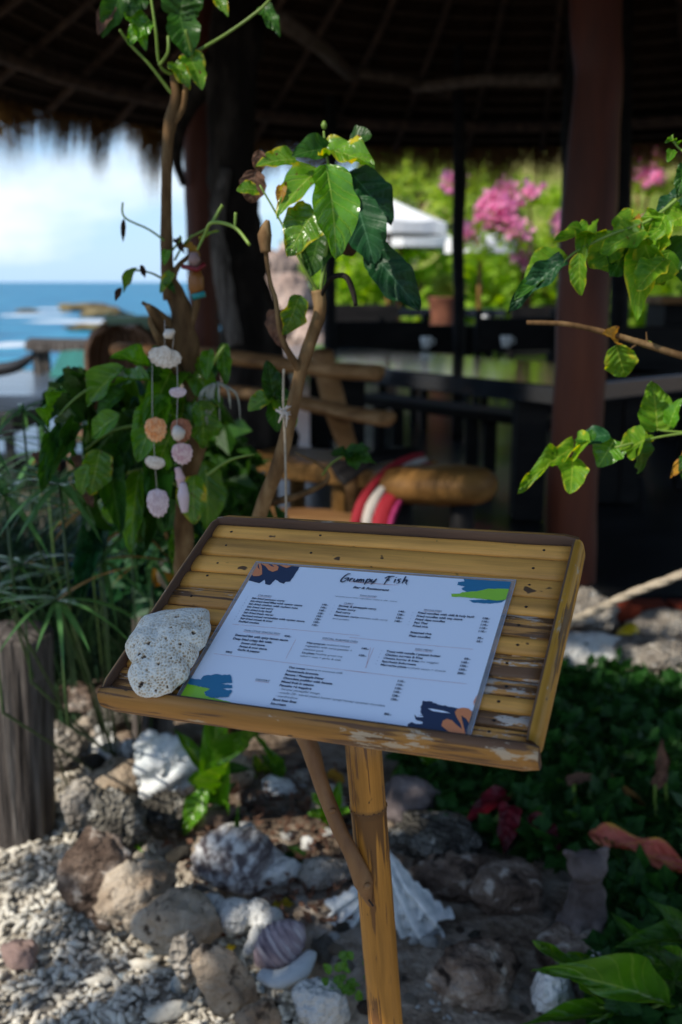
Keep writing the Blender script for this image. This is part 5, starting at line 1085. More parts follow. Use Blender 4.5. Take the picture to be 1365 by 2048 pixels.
# clay pots and small white cups
for (px, py, Y, r, h, mat, nm, lab, cat) in ((890, 598, 14.9, .26, .22, m_terracotta, 'clay_pot', 'terracotta pot with a bushy plant behind the far table', 'pot'),
     (586, 688, 0, 0, 0, None, None, None, None),):
    if not nm: continue
    c = W(px, py, Y); e = empty(nm, (c.x, c.y, FL), lab, cat); mb = MB(); mb.tube([(c.x, c.y, FL), (c.x, c.y, c.z-h), (c.x, c.y, c.z), (c.x, c.y, c.z+.03)], [r*.8, r*.75, r, r*1.08], 16); mb.obj('pot_body', mat, e, True)
    V, Fc, uv = card_cloud(clump_points(500, [(c.x, c.y, c.z+.2, .22), (c.x+.2, c.y, c.z+.15, .15)], np.random.RandomState(3), .3), .09, aspect=.5); link('foliage', mesh('foliage', V, Fc, L_BUSH2, False, uv=uv), e)
for (px, py, Y, lab) in ((967, 636, 13.0, 'small white cup on the second black table'), (1012, 688, 7.6, 'white cup beside the thick red post on the long table'), (852, 690, 7.4, 'pinkish cup standing mid-way on the long table')):
    c = W(px, py, Y); zt = 1.0
    if Y < 8: c = G(px, py+7, 1.0)
    e = empty('cup', (c.x, c.y, zt), lab, 'cup'); mb = MB(); mb.tube([(c.x, c.y, zt), (c.x, c.y, zt+.05), (c.x, c.y, zt+.09)], [.028, .04, .045], 14); mb.obj('cup_body', m_canvas, e, True); mb = MB(); mb.tube([(c.x+.04, c.y, zt+.075), (c.x+.07, c.y, zt+.065), (c.x+.065, c.y, zt+.035), (c.x+.036, c.y, zt+.03)], .006, 6); mb.obj('handle', m_canvas, e, True)

# ================================================================== shrubs close to the camera
def twig(parent, pts, rad, mat=m_bark, name='stem', n=9, wob=.12, k=5):
    P = [W(*p) for p in pts]; r = [size(x, P[i])/2 for i, x in enumerate(rad)] if isinstance(rad, (list, tuple)) else size(rad, P[0])/2
    P, rr = smooth_path(P, r, k); mb = MB(); mb.tube(P, rr, n, wob); return mb.obj(name, mat, parent, True)
# --- middle shrub: bare stem with a crown of big glossy leaves
Y = 1.62
sb = empty('noni_shrub', G(520, 1400, .1), 'bare-stemmed shrub with big glossy quilted leaves rising behind the menu board', 'shrub')
twig(sb, [(470, 1330, 1.78), (500, 1150, 1.72), (520, 1030, 1.68), (558, 930, 1.64), (585, 820, Y), (603, 740, Y), (622, 680, Y), (640, 625, Y), (636, 580, Y)], [40, 34, 30, 30, 28, 26, 26, 26, 30], name='trunk')
twig(sb, [(603, 745, Y), (575, 700, 1.6), (560, 660, 1.6), (552, 600, 1.59), (540, 560, 1.59), (532, 500, 1.58)], [18, 13, 11, 9, 8, 10], name='branch')
twig(sb, [(532, 505, 1.58), (530, 470, 1.58), (536, 440, 1.58)], [20, 30, 8], m_bark, name='dry_pod')
twig(sb, [(640, 600, Y), (615, 545, Y), (600, 500, Y), (590, 430, Y)], [8, 6, 5, 4], m_stem, name='twig')
twig(sb, [(640, 590, Y), (650, 520, Y), (665, 400, Y), (652, 300, Y), (648, 262, Y)], [9, 8, 6, 5, 4], m_stem, name='twig')
twig(sb, [(640, 590, Y), (600, 520, 1.6), (560, 440, 1.6), (520, 370, 1.6)], [7, 5, 4, 4], m_stem, name='twig')
twig(sb, [(635, 610, Y), (660, 560, 1.6), (690, 552, 1.58), (705, 580, 1.57), (712, 610, 1.56)], [6, 10, 12, 12, 8], m_bark_dark, name='dried_tip')
twig(sb, [(500, 490, 1.6), (470, 455, 1.62), (425, 445, 1.64), (410, 470, 1.66), (395, 500, 1.66)], [7, 7, 8, 6, 5], m_stem, name='tendril')
twig(sb, [(425, 447, 1.64), (440, 420, 1.64), (446, 410, 1.64)], [7, 6, 9], m_stem, name='tendril')
twig(sb, [(470, 455, 1.62), (472, 425, 1.62)], [5, 7], m_stem, name='tendril')
leaf_px(sb, (652, 330), (688, 492), 96, 1.52, 1.46, (.35, .3), mat=L_GLOSS)
leaf_px(sb, (640, 300), (742, 300), 77, Y, 1.56, (0, .8), mat=L_GLOSSY_Y); leaf_px(sb, (668, 300), (594, 292), 50, Y, 1.58, (0, .3), mat=L_DEEP)
leaf_px(sb, (700, 286), (735, 262), 57, Y, 1.6, (0, .3), mat=L_DEEP)
leaf_px(sb, (640, 340), (552, 396), 77, Y, 1.54, (-.3, .4), 'heart', mat=L_GLOSSY_Y); leaf_px(sb, (594, 320), (520, 312), 62, 1.64, 1.6, (0, .5), 'heart', L_GLOSSY_Y)
leaf_px(sb, (632, 420), (575, 496), 90, 1.58, 1.54, (.2, .4), 'heart', L_GLOSSY_Y); leaf_px(sb, (640, 470), (618, 540), 82, 1.64, 1.60, (0, .2), 'heart', L_DEEP)
leaf_px(sb, (702, 345), (782, 430), 82, 1.62, 1.58, (-.2, .2), mat=L_DARK); leaf_px(sb, (710, 395), (750, 515), 87, 1.60, 1.56, (-.1, .2), mat=L_DARK)
leaf_px(sb, (738, 498), (832, 602), 77, 1.60, 1.54, (-.3, .0), mat=L_DARK); leaf_px(sb, (690, 470), (706, 512), 62, 1.66, 1.66, (0, -.5), 'heart', L_DRYDARK)
leaf_px(sb, (598, 590), (578, 668), 55, 1.60, 1.58, (.9, .1), 'ovate', L_GLOSSY_Y); leaf_px(sb, (560, 620), (555, 690), 57, 1.62, 1.60, (-.5, 0), 'heart', L_BROWN)
leaf_px(sb, (515, 380), (478, 372), 45, 1.6, 1.58, (0, .4), 'heart', L_GLOSSY_Y); leaf_px(sb, (512, 340), (500, 405), 55, 1.62, 1.62, (0, 0), 'ovate', L_BROWN); leaf_px(sb, (518, 300), (520, 350), 30, 1.62, 1.62, (0, 0), 'lance', L_BROWN)
leaf_px(sb, (565, 372), (558, 404), 22, 1.58, 1.56, (0, 0), 'heart', L_OCHRE)
for a, b, w in (((548, 800), (540, 728), 42), ((545, 790), (496, 812), 44), ((550, 795), (594, 848), 48), ((556, 780), (580, 800), 30), ((550, 800), (556, 860), 40)): leaf_px(sb, a, b, w, 1.68, 1.66, (0, .5), 'ovate', L_GLOSSY_Y if w > 42 else L_DEEP)
twig(sb, [(555, 800, 1.68), (572, 800, 1.66), (590, 790, 1.63)], [5, 5, 5], m_stem, name='twig')
twig(sb, [(520, 1010, 1.9), (600, 990, 1.9), (655, 960, 1.9), (640, 930, 1.9), (590, 905, 1.92)], [16, 14, 10, 6, 4], m_bark, name='branch')
twig(sb, [(645, 950, 1.9), (665, 925, 1.88), (700, 905, 1.86)], [5, 4, 4], m_stem, name='twig')
for a, b in (((690, 905), (752, 915)), ((700, 910), (668, 900)), ((700, 905), (735, 890)), ((705, 912), (715, 935))): leaf_px(sb, a, b, 34, 1.86, 1.84, (0, .6), 'heart', L_DEEP)
twig(sb, [(415, 950, 1.75), (460, 920, 1.74), (510, 908, 1.73)], [6, 6, 3], m_stem, name='twig')
# flower bud on top
mb = MB(); c = W(649, 250, Y); mb.tube([c-Vector((0, 0, .006)), c, c+Vector((0, 0, .006))], [.003, .005, .002], 8, .2); mb.obj('bud', m_stem, sb, True)
# hanging cord with a knot beside the stem
e = empty('knotted_cord', W(568, 740, 1.6), 'thin brown cord with a frayed pale knot hanging by the shrub stem', 'cord')
mb = MB(); P, rr = smooth_path([W(568, 738, 1.60), W(567, 800, 1.60), W(571, 900, 1.60), W(573, 1045, 1.60), W(575, 1200, 1.62)], .0022, 5); mb.tube(P, rr, 6); mb.obj('cord_strand', m_rope, e, True)
mb = MB()
for i in range(9):
    c = W(568, 826, 1.59); mb.tube([c+Vector((random.uniform(-.008, .008), 0, random.uniform(-.01, .012))), c+Vector((random.uniform(-.006, .006), -.005, random.uniform(-.005, .005))), c+Vector((random.uniform(-.014, .012), -.002, random.uniform(-.024, .018)))], [.0018, .0024, .0012], 5)
mb.obj('knot', m_whitecloth, e, True)

# --- left shrub: tall bare stem, gnarled knot, vines, broad leaves
sa = empty('gnarled_shrub', G(370, 1330, .1), 'tall gnarled shrub with drooping broad leaves, left of the menu board', 'shrub'); Y = 1.95
twig(sa, [(372, 1420, 2.1), (372, 1250, 2.05), (368, 1100, 2.0), (372, 980, 1.98), (400, 860, 1.97), (385, 760, 1.96), (372, 690, Y), (362, 620, Y), (340, 560, Y)], [46, 44, 40, 34, 38, 44, 50, 40, 28], m_bark, 'trunk', 12, .3)
twig(sa, [(340, 600, Y), (334, 520, Y), (333, 420, Y), (335, 300, Y), (342, 240, Y), (352, 190, Y), (346, 150, Y)], [28, 26, 22, 22, 26, 20, 12], name='tall_stem')
twig(sa, [(342, 250, Y), (366, 215, Y), (372, 160, Y), (366, 110, Y)], [18, 13, 11, 9], name='branch')
for pts in ([(346, 150, Y), (320, 130, 1.93), (312, 60, 1.9), (300, -20, 1.9)], [(320, 130, 1.93), (336, 105, 1.9), (337, 72, 1.9)], [(346, 190, Y), (300, 130, 1.93), (262, 90, 1.92), (240, 60, 1.9)], [(380, 110, Y), (450, 70, 1.9), (525, 15, 1.88), (560, -30, 1.86)], [(366, 150, Y), (385, 120, 1.93), (372, 60, 1.9)]): twig(sa, pts, [7, 6, 6, 5][:len(pts)], m_stem, 'twig')
for pts, w in (([(350, 700, Y), (320, 650, 1.9), (295, 610, 1.88)], [26, 22, 12]), ([(345, 650, Y), (310, 620, 1.92), (285, 605, 1.92)], [18, 12, 7]), ([(365, 760, Y), (330, 700, 1.9), (303, 650, 1.88), (300, 632, 1.88)], [22, 16, 11, 5]), ([(372, 680, Y), (395, 600, Y), (392, 560, Y)], [20, 14, 8]), ([(340, 590, Y), (352, 540, Y), (380, 510, Y)], [16, 13, 6])): twig(sa, pts, w, m_bark, 'branch', 9, .3)
for pts in ([(340, 490, Y), (300, 460, 1.92), (250, 435, 1.9), (246, 405, 1.9)], [(330, 560, Y), (300, 545, 1.92), (262, 540, 1.9), (250, 545, 1.9)], [(350, 520, Y), (375, 480, 1.92), (415, 455, 1.9), (440, 415, 1.88)], [(362, 500, Y), (385, 470, 1.92)], [(345, 500, Y), (362, 480, 1.9), (360, 472, 1.9)]): twig(sa, pts, [5, 4, 4, 4][:len(pts)], m_stem, 'tendril')
leaf_px(sa, (248, 437), (246, 485), 10, 1.9, 1.9, (0, 0), 'lance', L_DRYDARK); leaf_px(sa, (275, 535), (238, 580), 16, 1.9, 1.9, (0, .5), 'lance', L_GLOSSY_Y); leaf_px(sa, (244, 575), (228, 602), 14, 1.9, 1.9, (0, 0), 'lance', L_DRYDARK); leaf_px(sa, (282, 530), (292, 556), 12, 1.9, 1.9, (0, 0), 'lance', L_DRYDARK)
for a, b, w, m_ in (((352, 478), (368, 500), 16, L_DRYDARK), ((335, 500), (328, 525), 20, L_GLOSS), ((345, 545), (318, 580), 24, L_GLOSSY_Y), ((372, 490), (400, 505), 20, L_OCHRE), ((400, 480), (430, 455), 12, L_GLOSSY_Y), ((330, 560), (350, 580), 18, L_DEEP)): leaf_px(sa, a, b, w, 1.92, 1.9, (0, .4), 'heart', m_)
# upper leaves against the thatch
for a, b, w, m_ in (((262, 20), (292, 85), 40, L_GLOSS), ((360, 40), (372, -60), 90, L_DEEP), ((358, 20), (378, 100), 66, L_DEEP), ((250, -20), (200, 60), 50, L_DEEP), ((222, 10), (195, 58), 34, L_BROWN), ((378, 108), (405, 165), 50, L_GLOSSY_Y), ((350, 125), (378, 165), 40, L_GLOSSY_Y), ((430, -10), (455, 20), 30, L_GLOSSY_Y), ((525, 15), (560, 60), 34, L_DEEP), ((300, 40), (255, 75), 46, L_GLOSS), ((290, 0), (255, 20), 36, L_DEEP)): leaf_px(sa, a, b, w, 1.93, 1.9, (0, .2), 'heart' if w < 60 else 'ovate', m_)
# broad drooping leaves in the middle of it
rsl = random.Random(4)
BIG = [((330, 790), (270, 905), 66), ((300, 760), (205, 745), 40), ((250, 735), (150, 800), 48), ((150, 830), (120, 920), 62), ((165, 850), (95, 905), 56), ((130, 780), (68, 830), 40), ((200, 900), (185, 985), 64), ((220, 915), (225, 1000), 58), ((270, 870), (205, 985), 60), ((280, 940), (250, 1090), 40), ((330, 700), (290, 760), 52), ((350, 730), (310, 800), 66), ((380, 730), (425, 790), 54), ((400, 800), (420, 900), 66), ((370, 800), (350, 890), 60), ((330, 830), (290, 830), 50), ((410, 920), (425, 1060), 66), ((390, 950), (380, 1040), 58), ((300, 900), (330, 1000), 56), ((240, 830), (170, 870), 50), ((250, 780), (190, 820), 44), ((310, 740), (240, 690), 36), ((420, 700), (410, 745), 30), ((445, 690), (452, 755), 30), ((345, 860), (300, 960), 60), ((120, 850), (80, 960), 36), ((230, 1000), (215, 1050), 34), ((180, 930), (150, 990), 40)]
for a, b, w in BIG: leaf_px(sa, a, b, w, rsl.uniform(1.8, 2.05), rsl.uniform(1.75, 2.0), (rsl.uniform(-.6, .6), rsl.uniform(0, .6)), 'ovate', rsl.choice([L_GLOSS, L_GLOSS, L_DEEP, L_DEEP, L_GLOSSY_Y]))
for i in range(70):
    x, y = rsl.uniform(110, 430), rsl.uniform(730, 1080)
    if x < 200 and y > 1000: continue
    leaf_px(sa, (x, y), (x+rsl.uniform(-60, 40), y+rsl.uniform(40, 100)), rsl.uniform(34, 60), rsl.uniform(2.05, 2.4), rsl.uniform(2.05, 2.4), (rsl.uniform(-.7, .7), rsl.uniform(-.2, .6)), 'ovate', rsl.choice([L_DEEP, L_DEEP, L_DARK, L_GLOSS]))
for pts in ([(380, 800, 1.98), (320, 760, 1.95), (250, 740, 1.95), (160, 790, 1.95), (120, 830, 1.95)], [(390, 880, 1.98), (320, 850, 1.98), (230, 860, 1.98), (170, 900, 1.98)], [(372, 980, 2.0), (300, 940, 2.0), (240, 950, 2.0)], [(385, 790, 1.96), (430, 720, 1.9), (450, 690, 1.9)]): twig(sa, pts, [9, 8, 6, 5, 4][:len(pts)], m_stem, 'twig')
for p in ((72, 905), (105, 912), (172, 985), (150, 912)): leaf_px(sa, p, (p[0]+14, p[1]+26), 20, 1.9, 1.88, (0, .2), 'heart', L_BROWN)
# air plant of grey roots hung on the trunk
e = empty('air_plant', W(432, 790, 1.9), 'grey curly air plant clinging to the gnarled shrub', 'air plant')
for i in range(16):
    c = W(436, 765, 1.9); a = rsl.uniform(-1.3, 1.3); l = rsl.uniform(.03, .085); mb = MB(); P, rr = smooth_path([c, c+Vector((math.sin(a)*l*.6, -.01, -l*.3)), c+Vector((math.sin(a)*l*.7, -.01, -l))], [.0026, .0022, .0008], 5); mb.tube(P, rr, 5); mb.obj('frond', MAT('air_plant_grey', [(.22, .22, .17), (.4, .4, .33)], 60, .8, 0) if i == 0 else bpy.data.materials['air_plant_grey'], e, True)
# painted pottery ornament tied on the trunk
e = empty('pottery_ornament', W(392, 550, 1.9), 'small painted clay ornament, red, white and orange, tied high on the gnarled shrub', 'ornament')
mb = MB(); c = W(392, 556, 1.9); mb.tube([c+Vector((0, 0, -.034)), c+Vector((0, 0, -.02)), c, c+Vector((0, 0, .018))], [.008, .015, .014, .008], 14, .15); mb.obj('ornament_body', FLAT('ochre_glaze', (.22, .08, .012), .4), e, True)
mb = MB(); c = W(389, 520, 1.89); mb.tube([c+Vector((0, 0, -.013)), c, c+Vector((0, 0, .014))], [.007, .011, .006], 12, .2); mb.obj('ornament_top', FLAT('pink_glaze', (.26, .16, .14), .4), e, True)
mb = MB(); c = W(378, 535, 1.885); mb.tube([c+Vector((-.012, 0, .002)), c+Vector((.016, -.005, -.004)), c+Vector((.03, 0, .006))], .0045, 8); mb.obj('ornament_band', FLAT('red_glaze', (.16, .006, .01), .4), e, True)
mb = MB(); c = W(398, 592, 1.89); mb.tube([c+Vector((-.012, 0, -.002)), c+Vector((.012, 0, .004))], .006, 8); mb.obj('ornament_foot', FLAT('teal_glaze', (.01, .2, .2), .3), e, True)

# --- shell mobile
def shell_mat(nm, a, b, c=None):
    m, nt, N, L = nodes(nm); out = N('ShaderNodeOutputMaterial'); p = N('ShaderNodeBsdfPrincipled'); tc = N('ShaderNodeTexCoord'); sx = N('ShaderNodeSeparateXYZ'); L(tc.outputs['UV'], sx.inputs[0])
    n = N('ShaderNodeTexNoise'); n.inputs['Scale'].default_value = 7; n.inputs['Detail'].default_value = 5; L(tc.outputs['UV'], n.inputs[0])
    w = N('ShaderNodeMath'); w.operation = 'MULTIPLY_ADD'; w.inputs[1].default_value = 1.0; L(sx.outputs[1], w.inputs[0]); L(n.outputs[0], w.inputs[2]); f = N('ShaderNodeMath'); f.operation = 'FRACT'; k = N('ShaderNodeMath'); k.operation = 'MULTIPLY'; k.inputs[1].default_value = 2.4; L(w.outputs[0], k.inputs[0]); L(k.outputs[0], f.inputs[0])
    r = ramp(N, [a, b, c or a]); L(f.outputs[0], r.inputs[0]); L(r.outputs[0], p.inputs['Base Color']); p.inputs['Roughness'].default_value = .5; L(p.outputs[0], out.inputs[0]); return m
def fan(name, R_, spread, ribs, amp, bulge, mat, wave=.0, nu=60, nv=16, thick=.0018, v0=0.0):
    V, UV = [], []
    for j in range(nv+1):
        v = v0+(1-v0)*j/nv
        for i in range(nu+1):
            u = i/nu*2-1; rr = R_*v*((1-.12*u*u) if ribs < 10 else math.cos(u*1.42)**.5)*(1+wave*math.cos(ribs*math.pi*u)); a = u*(spread if ribs < 10 else 1.42); z = bulge*math.sin(math.pi*min(1, v**.75*.92+.04))*(1-.55*u*u)+amp*math.cos(ribs*math.pi*u)*v
            V.append((rr*math.sin(a)+.0*u, z, -rr*math.cos(a))); UV.append((i/nu, v))
    Fc = [(j*(nu+1)+i, (j+1)*(nu+1)+i, (j+1)*(nu+1)+i+1, j*(nu+1)+i+1) for j in range(nv) for i in range(nu)]
    me = mesh(name, V, Fc, mat, True, uv=UV); return me
def fan_obj(me, parent, M_, thick=.0018, name=None):
    o = link(name or me.name, me, parent, M_); sm = o.modifiers.new('s', 'SOLIDIFY'); sm.thickness = thick; return o
sm_or = shell_mat('orange_shell', (.75, .26, .06), (.7, .4, .2), (.5, .14, .03)); sm_pk = shell_mat('pink_shell', (.5, .28, .3), (.66, .52, .5), (.42, .2, .24)); sm_wh = shell_mat('cream_shell', (.66, .6, .52), (.5, .42, .34), (.72, .68, .62)); sm_lv = shell_mat('lilac_shell', (.5, .38, .42), (.66, .56, .58), (.46, .34, .38)); sm_br = shell_mat('brown_shell', (.28, .09, .04), (.4, .16, .08), (.2, .06, .03))
mobil = empty('shell_mobile', W(335, 690, 1.72), 'hanging shell mobile with two strings of pink, orange and white sea shells', 'mobile'); Ym = 1.72
def hang(nm, px, py, wpx, hpx, mat, yaw=0, tilt=0, spread=1.25, dy=0):
    p = W(px, py-hpx/2, Ym+dy); h = size(hpx, p); me = fan(nm, 1.0, spread, 11, .035, -.13, mat, .035)
    w = size(wpx, p); sx_ = w/1.24; return fan_obj(me, mobil, Matrix.Translation(p) @ Matrix.Rotation(tilt, 4, 'Y') @ Matrix.Rotation(yaw, 4, 'Z') @ Matrix.Diagonal((sx_, h*.9, h, 1)), .03)
for pts in ([(305, 700), (305, 820), (310, 920), (316, 1005)], [(354, 710), (356, 780), (354, 860), (362, 900), (366, 980)], [(330, 640), (330, 700)], [(350, 660), (345, 700)]):
    mb = MB(); mb.tube([W(x, y, Ym+.004) for x, y in pts], .0006, 5); mb.obj('thread', m_whitecloth, mobil, True)
# top scallop pair
hang('shell', 333, 716, 66, 40, sm_wh, .2, math.pi*.06); hang('shell', 318, 712, 40, 34, sm_wh, -.3, -.5)
c = W(338, 668, Ym); mb = MB(); mb.tube([c-Vector((.008, 0, .004)), c, c+Vector((.010, 0, .006))], [.004, .010, .003], 10, .1); mb.obj('snail_shell', sm_wh, mobil, True)
hang('shell', 311, 860, 44, 50, sm_or); hang('shell', 356, 785, 34, 20, sm_lv, .3); hang('shell', 362, 862, 42, 50, sm_br, .2, 0, 1.2, .012); 
c = W(356, 866, Ym-.006); mb = MB(); mb.tube([c-Vector((.010, 0, 0)), c-Vector((.006, 0, 0)), c, c+Vector((.008, 0, .001)), c+Vector((.013, 0, .003))], [.004, .012, .0145, .010, .002], 14, .05); mb.obj('moon_shell', sm_wh, mobil, True)
hang('shell', 364, 908, 42, 44, sm_pk); hang('shell', 313, 926, 40, 26, sm_wh, .2, .25, .9); hang('shell', 315, 1007, 44, 58, sm_lv, 0, 0, 1.1)
c0, c1 = W(354, 935, Ym), W(360, 975, Ym); mb = MB(); P, rr = smooth_path([c0, c0.lerp(c1, .5)+Vector((.004, 0, 0)), c1], [.005, .008, .004], 6); mb.tube(P, rr, 10, .3); mb.obj('spindle_shell', sm_pk, mobil, True)
c0, c1 = W(366, 965, Ym-.004), W(370, 1024, Ym-.004); mb = MB(); P, rr = smooth_path([c0, c0.lerp(c1, .4), c1], [.005, .0105, .006], 6); mb.tube(P, rr, 10, .15); mb.obj('cone_shell', sm_lv, mobil, True)

# --- right shrub: curled mottled leaves
Y = 1.55
sc_ = empty('mottled_leaf_shrub', G(1500, 1750, .1), 'shrub with curled mottled lime leaves reaching in from the right edge', 'shrub')
twig(sc_, [(1700, 1500, 1.7), (1620, 1100, 1.62), (1560, 780, 1.58), (1520, 560, 1.56), (1440, 440, Y), (1370, 385, Y)], [40, 34, 26, 18, 12, 9], m_bark, 'trunk')
twig(sc_, [(1560, 780, 1.58), (1460, 735, 1.56), (1365, 712, Y), (1290, 688, Y), (1200, 662, Y), (1130, 648, Y), (1054, 645, Y)], [20, 18, 15, 14, 12, 11, 9], m_bark, 'bare_branch')
twig(sc_, [(1295, 688, Y), (1293, 664, 1.545)], [6, 2], m_bark, 'thorn'); twig(sc_, [(1272, 690, Y), (1262, 697, 1.54)], [5, 3], m_bark, 'thorn')
twig(sc_, [(1590, 980, 1.6), (1480, 880, 1.57), (1400, 866, Y), (1330, 872, Y), (1230, 895, Y)], [10, 8, 6, 5, 5], m_stem, 'twig'); twig(sc_, [(1370, 385, Y), (1300, 440, Y), (1220, 470, Y), (1150, 505, Y), (1125, 530, Y)], [8, 7, 6, 5, 4], m_stem, 'twig'); twig(sc_, [(1440, 440, Y), (1390, 330, Y), (1352, 290, Y), (1345, 270, Y)], [7, 6, 4, 3], m_stem, 'twig')
twig(sc_, [(1400, 866, Y), (1330, 862, Y), (1315, 858, Y)], [5, 4, 3], m_stem, 'twig')
RL = [((1195, 470), (1122, 448), 44, L_MOT), ((1180, 450), (1160, 500), 34, L_MOT), ((1135, 510), (1045, 545), 46, L_MOT), ((1130, 520), (1012, 605), 40, L_DARK), ((1120, 540), (1035, 570), 34, L_DEEP), ((1160, 505), (1155, 590), 30, L_MOT), ((1240, 470), (1180, 525), 60, L_MOT), ((1290, 460), (1200, 490), 58, L_MOT), ((1210, 500), (1222, 540), 56, L_MOT), ((1262, 500), (1230, 535), 50, L_DEEP), ((1330, 520), (1275, 560), 50, L_MOT), ((1235, 430), (1265, 455), 44, L_MOT), ((1300, 480), (1262, 610), 48, L_MOT), ((1290, 490), (1325, 590), 50, L_MOT), ((1330, 430), (1290, 510), 70, L_MOT), ((1400, 420), (1300, 450), 60, L_MOT), ((1370, 390), (1295, 450), 46, L_DARK), ((1365, 470), (1370, 560), 60, L_DEEP), ((1270, 440), (1262, 470), 30, L_OCHRE), ((1350, 290), (1345, 265), 14, L_GLOSS), ((1345, 300), (1340, 315), 16, L_GLOSS), ((1372, 330), (1358, 385), 26, L_DEEP), ((1340, 500), (1315, 570), 46, L_MOT),
      ((1232, 690), (1252, 758), 52, L_MOT), ((1238, 690), (1225, 655), 26, L_OCHRE), ((1290, 690), (1310, 688), 14, L_MOT), ((1315, 862), (1312, 768), 62, L_MOT), ((1340, 850), (1352, 800), 30, L_GLOSS),
      ((1150, 895), (1048, 945), 34, L_MOT), ((1180, 885), (1135, 900), 52, L_MOT), ((1145, 915), (1148, 975), 46, L_MOT), ((1190, 880), (1150, 868), 34, L_DEEP), ((1230, 880), (1200, 925), 56, L_GLOSS), ((1290, 880), (1240, 900), 56, L_MOT), ((1280, 890), (1295, 950), 50, L_DEEP), ((1300, 870), (1250, 885), 44, L_MOT), ((1390, 920), (1330, 940), 52, L_OCHRE), ((1400, 900), (1372, 960), 44, L_DEEP), ((1220, 870), (1160, 875), 36, L_DARK)]
for a, b, w, m_ in RL: leaf_px(sc_, a, b, w*1.25, Y+rsl.uniform(-.04, .05), Y+rsl.uniform(-.06, .04), (rsl.uniform(-.6, .5), rsl.uniform(0, .5)), rsl.choice(['heart', 'ovate']), m_)

# --- umbrella sedge on the left
sd_ = empty('umbrella_sedge', G(80, 1400, .0), 'dark umbrella sedge with whorls of narrow arching blades, left of the board', 'sedge')
def blade_me(seed, mat):
    rs = random.Random(seed); V, UV = [], []; n = 9; dr_ = rs.uniform(.25, .75)
    for j in range(n+1):
        v = j/n; w = .5*min(1, 6*v+.4)*(1-v**2.2)+.02
        for i, u in enumerate((-1, 0, 1)): V.append((u*w, v*(1-.15*dr_*v), abs(u)*.012*0 - dr_*v*v*.6 + (0 if u else -.004))); UV.append((i/2, v))
    Fc = [(j*3+i, j*3+i+1, (j+1)*3+i+1, (j+1)*3+i) for j in range(n) for i in range(2)]
    return mesh('blade', V, Fc, mat, True, uv=UV)
BLM = [blade_me(i, L_BLADE) for i in range(5)]; BLD = [blade_me(9+i, L_BLADE_DRY) for i in range(2)]
WH = [(120, 967, 2.05, 21, .20), (45, 820, 2.3, 14, .22), (115, 1200, 2.05, 20, .20), (10, 990, 2.1, 16, .22), (205, 1120, 2.3, 16, .2), (40, 1130, 2.25, 18, .2), (190, 1010, 2.4, 16, .2), (260, 1060, 2.5, 14, .18), (-30, 880, 2.2, 14, .22), (-20, 1180, 2.1, 16, .2), (90, 900, 2.5, 14, .2), (300, 1120, 2.6, 12, .18), (165, 880, 2.6, 12, .2)]
for (px, py, yy, n_, l_) in WH:
    c = W(px, py, yy); st = link('stem', mesh('stem', *tube_geo([Vector((c.x+rsl.uniform(-.1, .1), max(c.y, 2.62)+rsl.uniform(.1, .3), .0)), c+Vector((0, .02, -.3)), c], [.004, .0035, .003], 6), m_sstem), sd_)
    for k in range(n_):
        a = 2*math.pi*k/n_+rsl.uniform(-.15, .15); el = rsl.uniform(-.35, .55); d_ = Vector((math.cos(a)*math.cos(el), math.sin(a)*math.cos(el), math.sin(el))); l = l_*rsl.uniform(.75, 1.15); dry = rsl.random() < .10
        link('blade', rsl.choice(BLD if dry else BLM), sd_, frame(c, c+d_*l, Vector((0, 0, 1))+d_*.01, rsl.uniform(.011, .018)))
# mass of thin sedge leaves behind
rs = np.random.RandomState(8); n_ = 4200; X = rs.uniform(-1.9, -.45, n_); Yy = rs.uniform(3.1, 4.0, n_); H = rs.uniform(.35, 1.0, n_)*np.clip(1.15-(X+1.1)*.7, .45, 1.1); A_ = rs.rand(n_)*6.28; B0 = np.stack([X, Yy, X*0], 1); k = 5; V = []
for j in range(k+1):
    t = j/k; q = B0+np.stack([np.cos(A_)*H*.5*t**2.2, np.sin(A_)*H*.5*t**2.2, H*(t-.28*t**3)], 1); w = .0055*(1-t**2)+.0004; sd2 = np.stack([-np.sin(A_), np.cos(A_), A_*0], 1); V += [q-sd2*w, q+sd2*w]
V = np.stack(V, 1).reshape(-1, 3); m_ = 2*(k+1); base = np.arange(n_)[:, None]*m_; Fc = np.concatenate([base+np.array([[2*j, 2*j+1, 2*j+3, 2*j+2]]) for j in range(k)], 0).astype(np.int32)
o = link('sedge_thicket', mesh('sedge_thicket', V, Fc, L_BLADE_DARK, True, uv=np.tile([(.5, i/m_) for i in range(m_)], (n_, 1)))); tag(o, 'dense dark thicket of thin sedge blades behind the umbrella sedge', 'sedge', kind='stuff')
# dense dark hedge mass behind the shrub, and climbing plants
def thicket(name, lab, clumps, n, ls, mat, seed, cat='shrub'):
    c = clumps[0]; e = empty(name, (c[0], c[1], .1), lab, cat); V, Fc, uv = card_cloud(clump_points(n, clumps, np.random.RandomState(seed), .3), ls*(.7+.6*np.random.RandomState(seed+1).rand(n)), rs=np.random.RandomState(seed+2), aspect=.6); link('foliage', mesh('foliage', V, Fc, mat, False, uv=uv), e)
    mb = MB()
    for c in clumps[:6]: mb.tube([(clumps[0][0], clumps[0][1], 0), (c[0], c[1], c[2])], [.015, .006], 6, .2)
    mb.obj('stem', m_bark, e, True); return e
def cw(px, py, Y, r): p = W(px, py, Y); return (p.x, p.y, p.z, r)
thicket('low_dark_shrub', 'low dark shrub in the shade between the sedge and the gnarled trunk', [cw(300, 1130, 2.8, .13), cw(270, 1060, 3.0, .12), cw(330, 1060, 2.9, .12), cw(400, 1120, 2.9, .1)], 700, .07, L_DARK, 31)
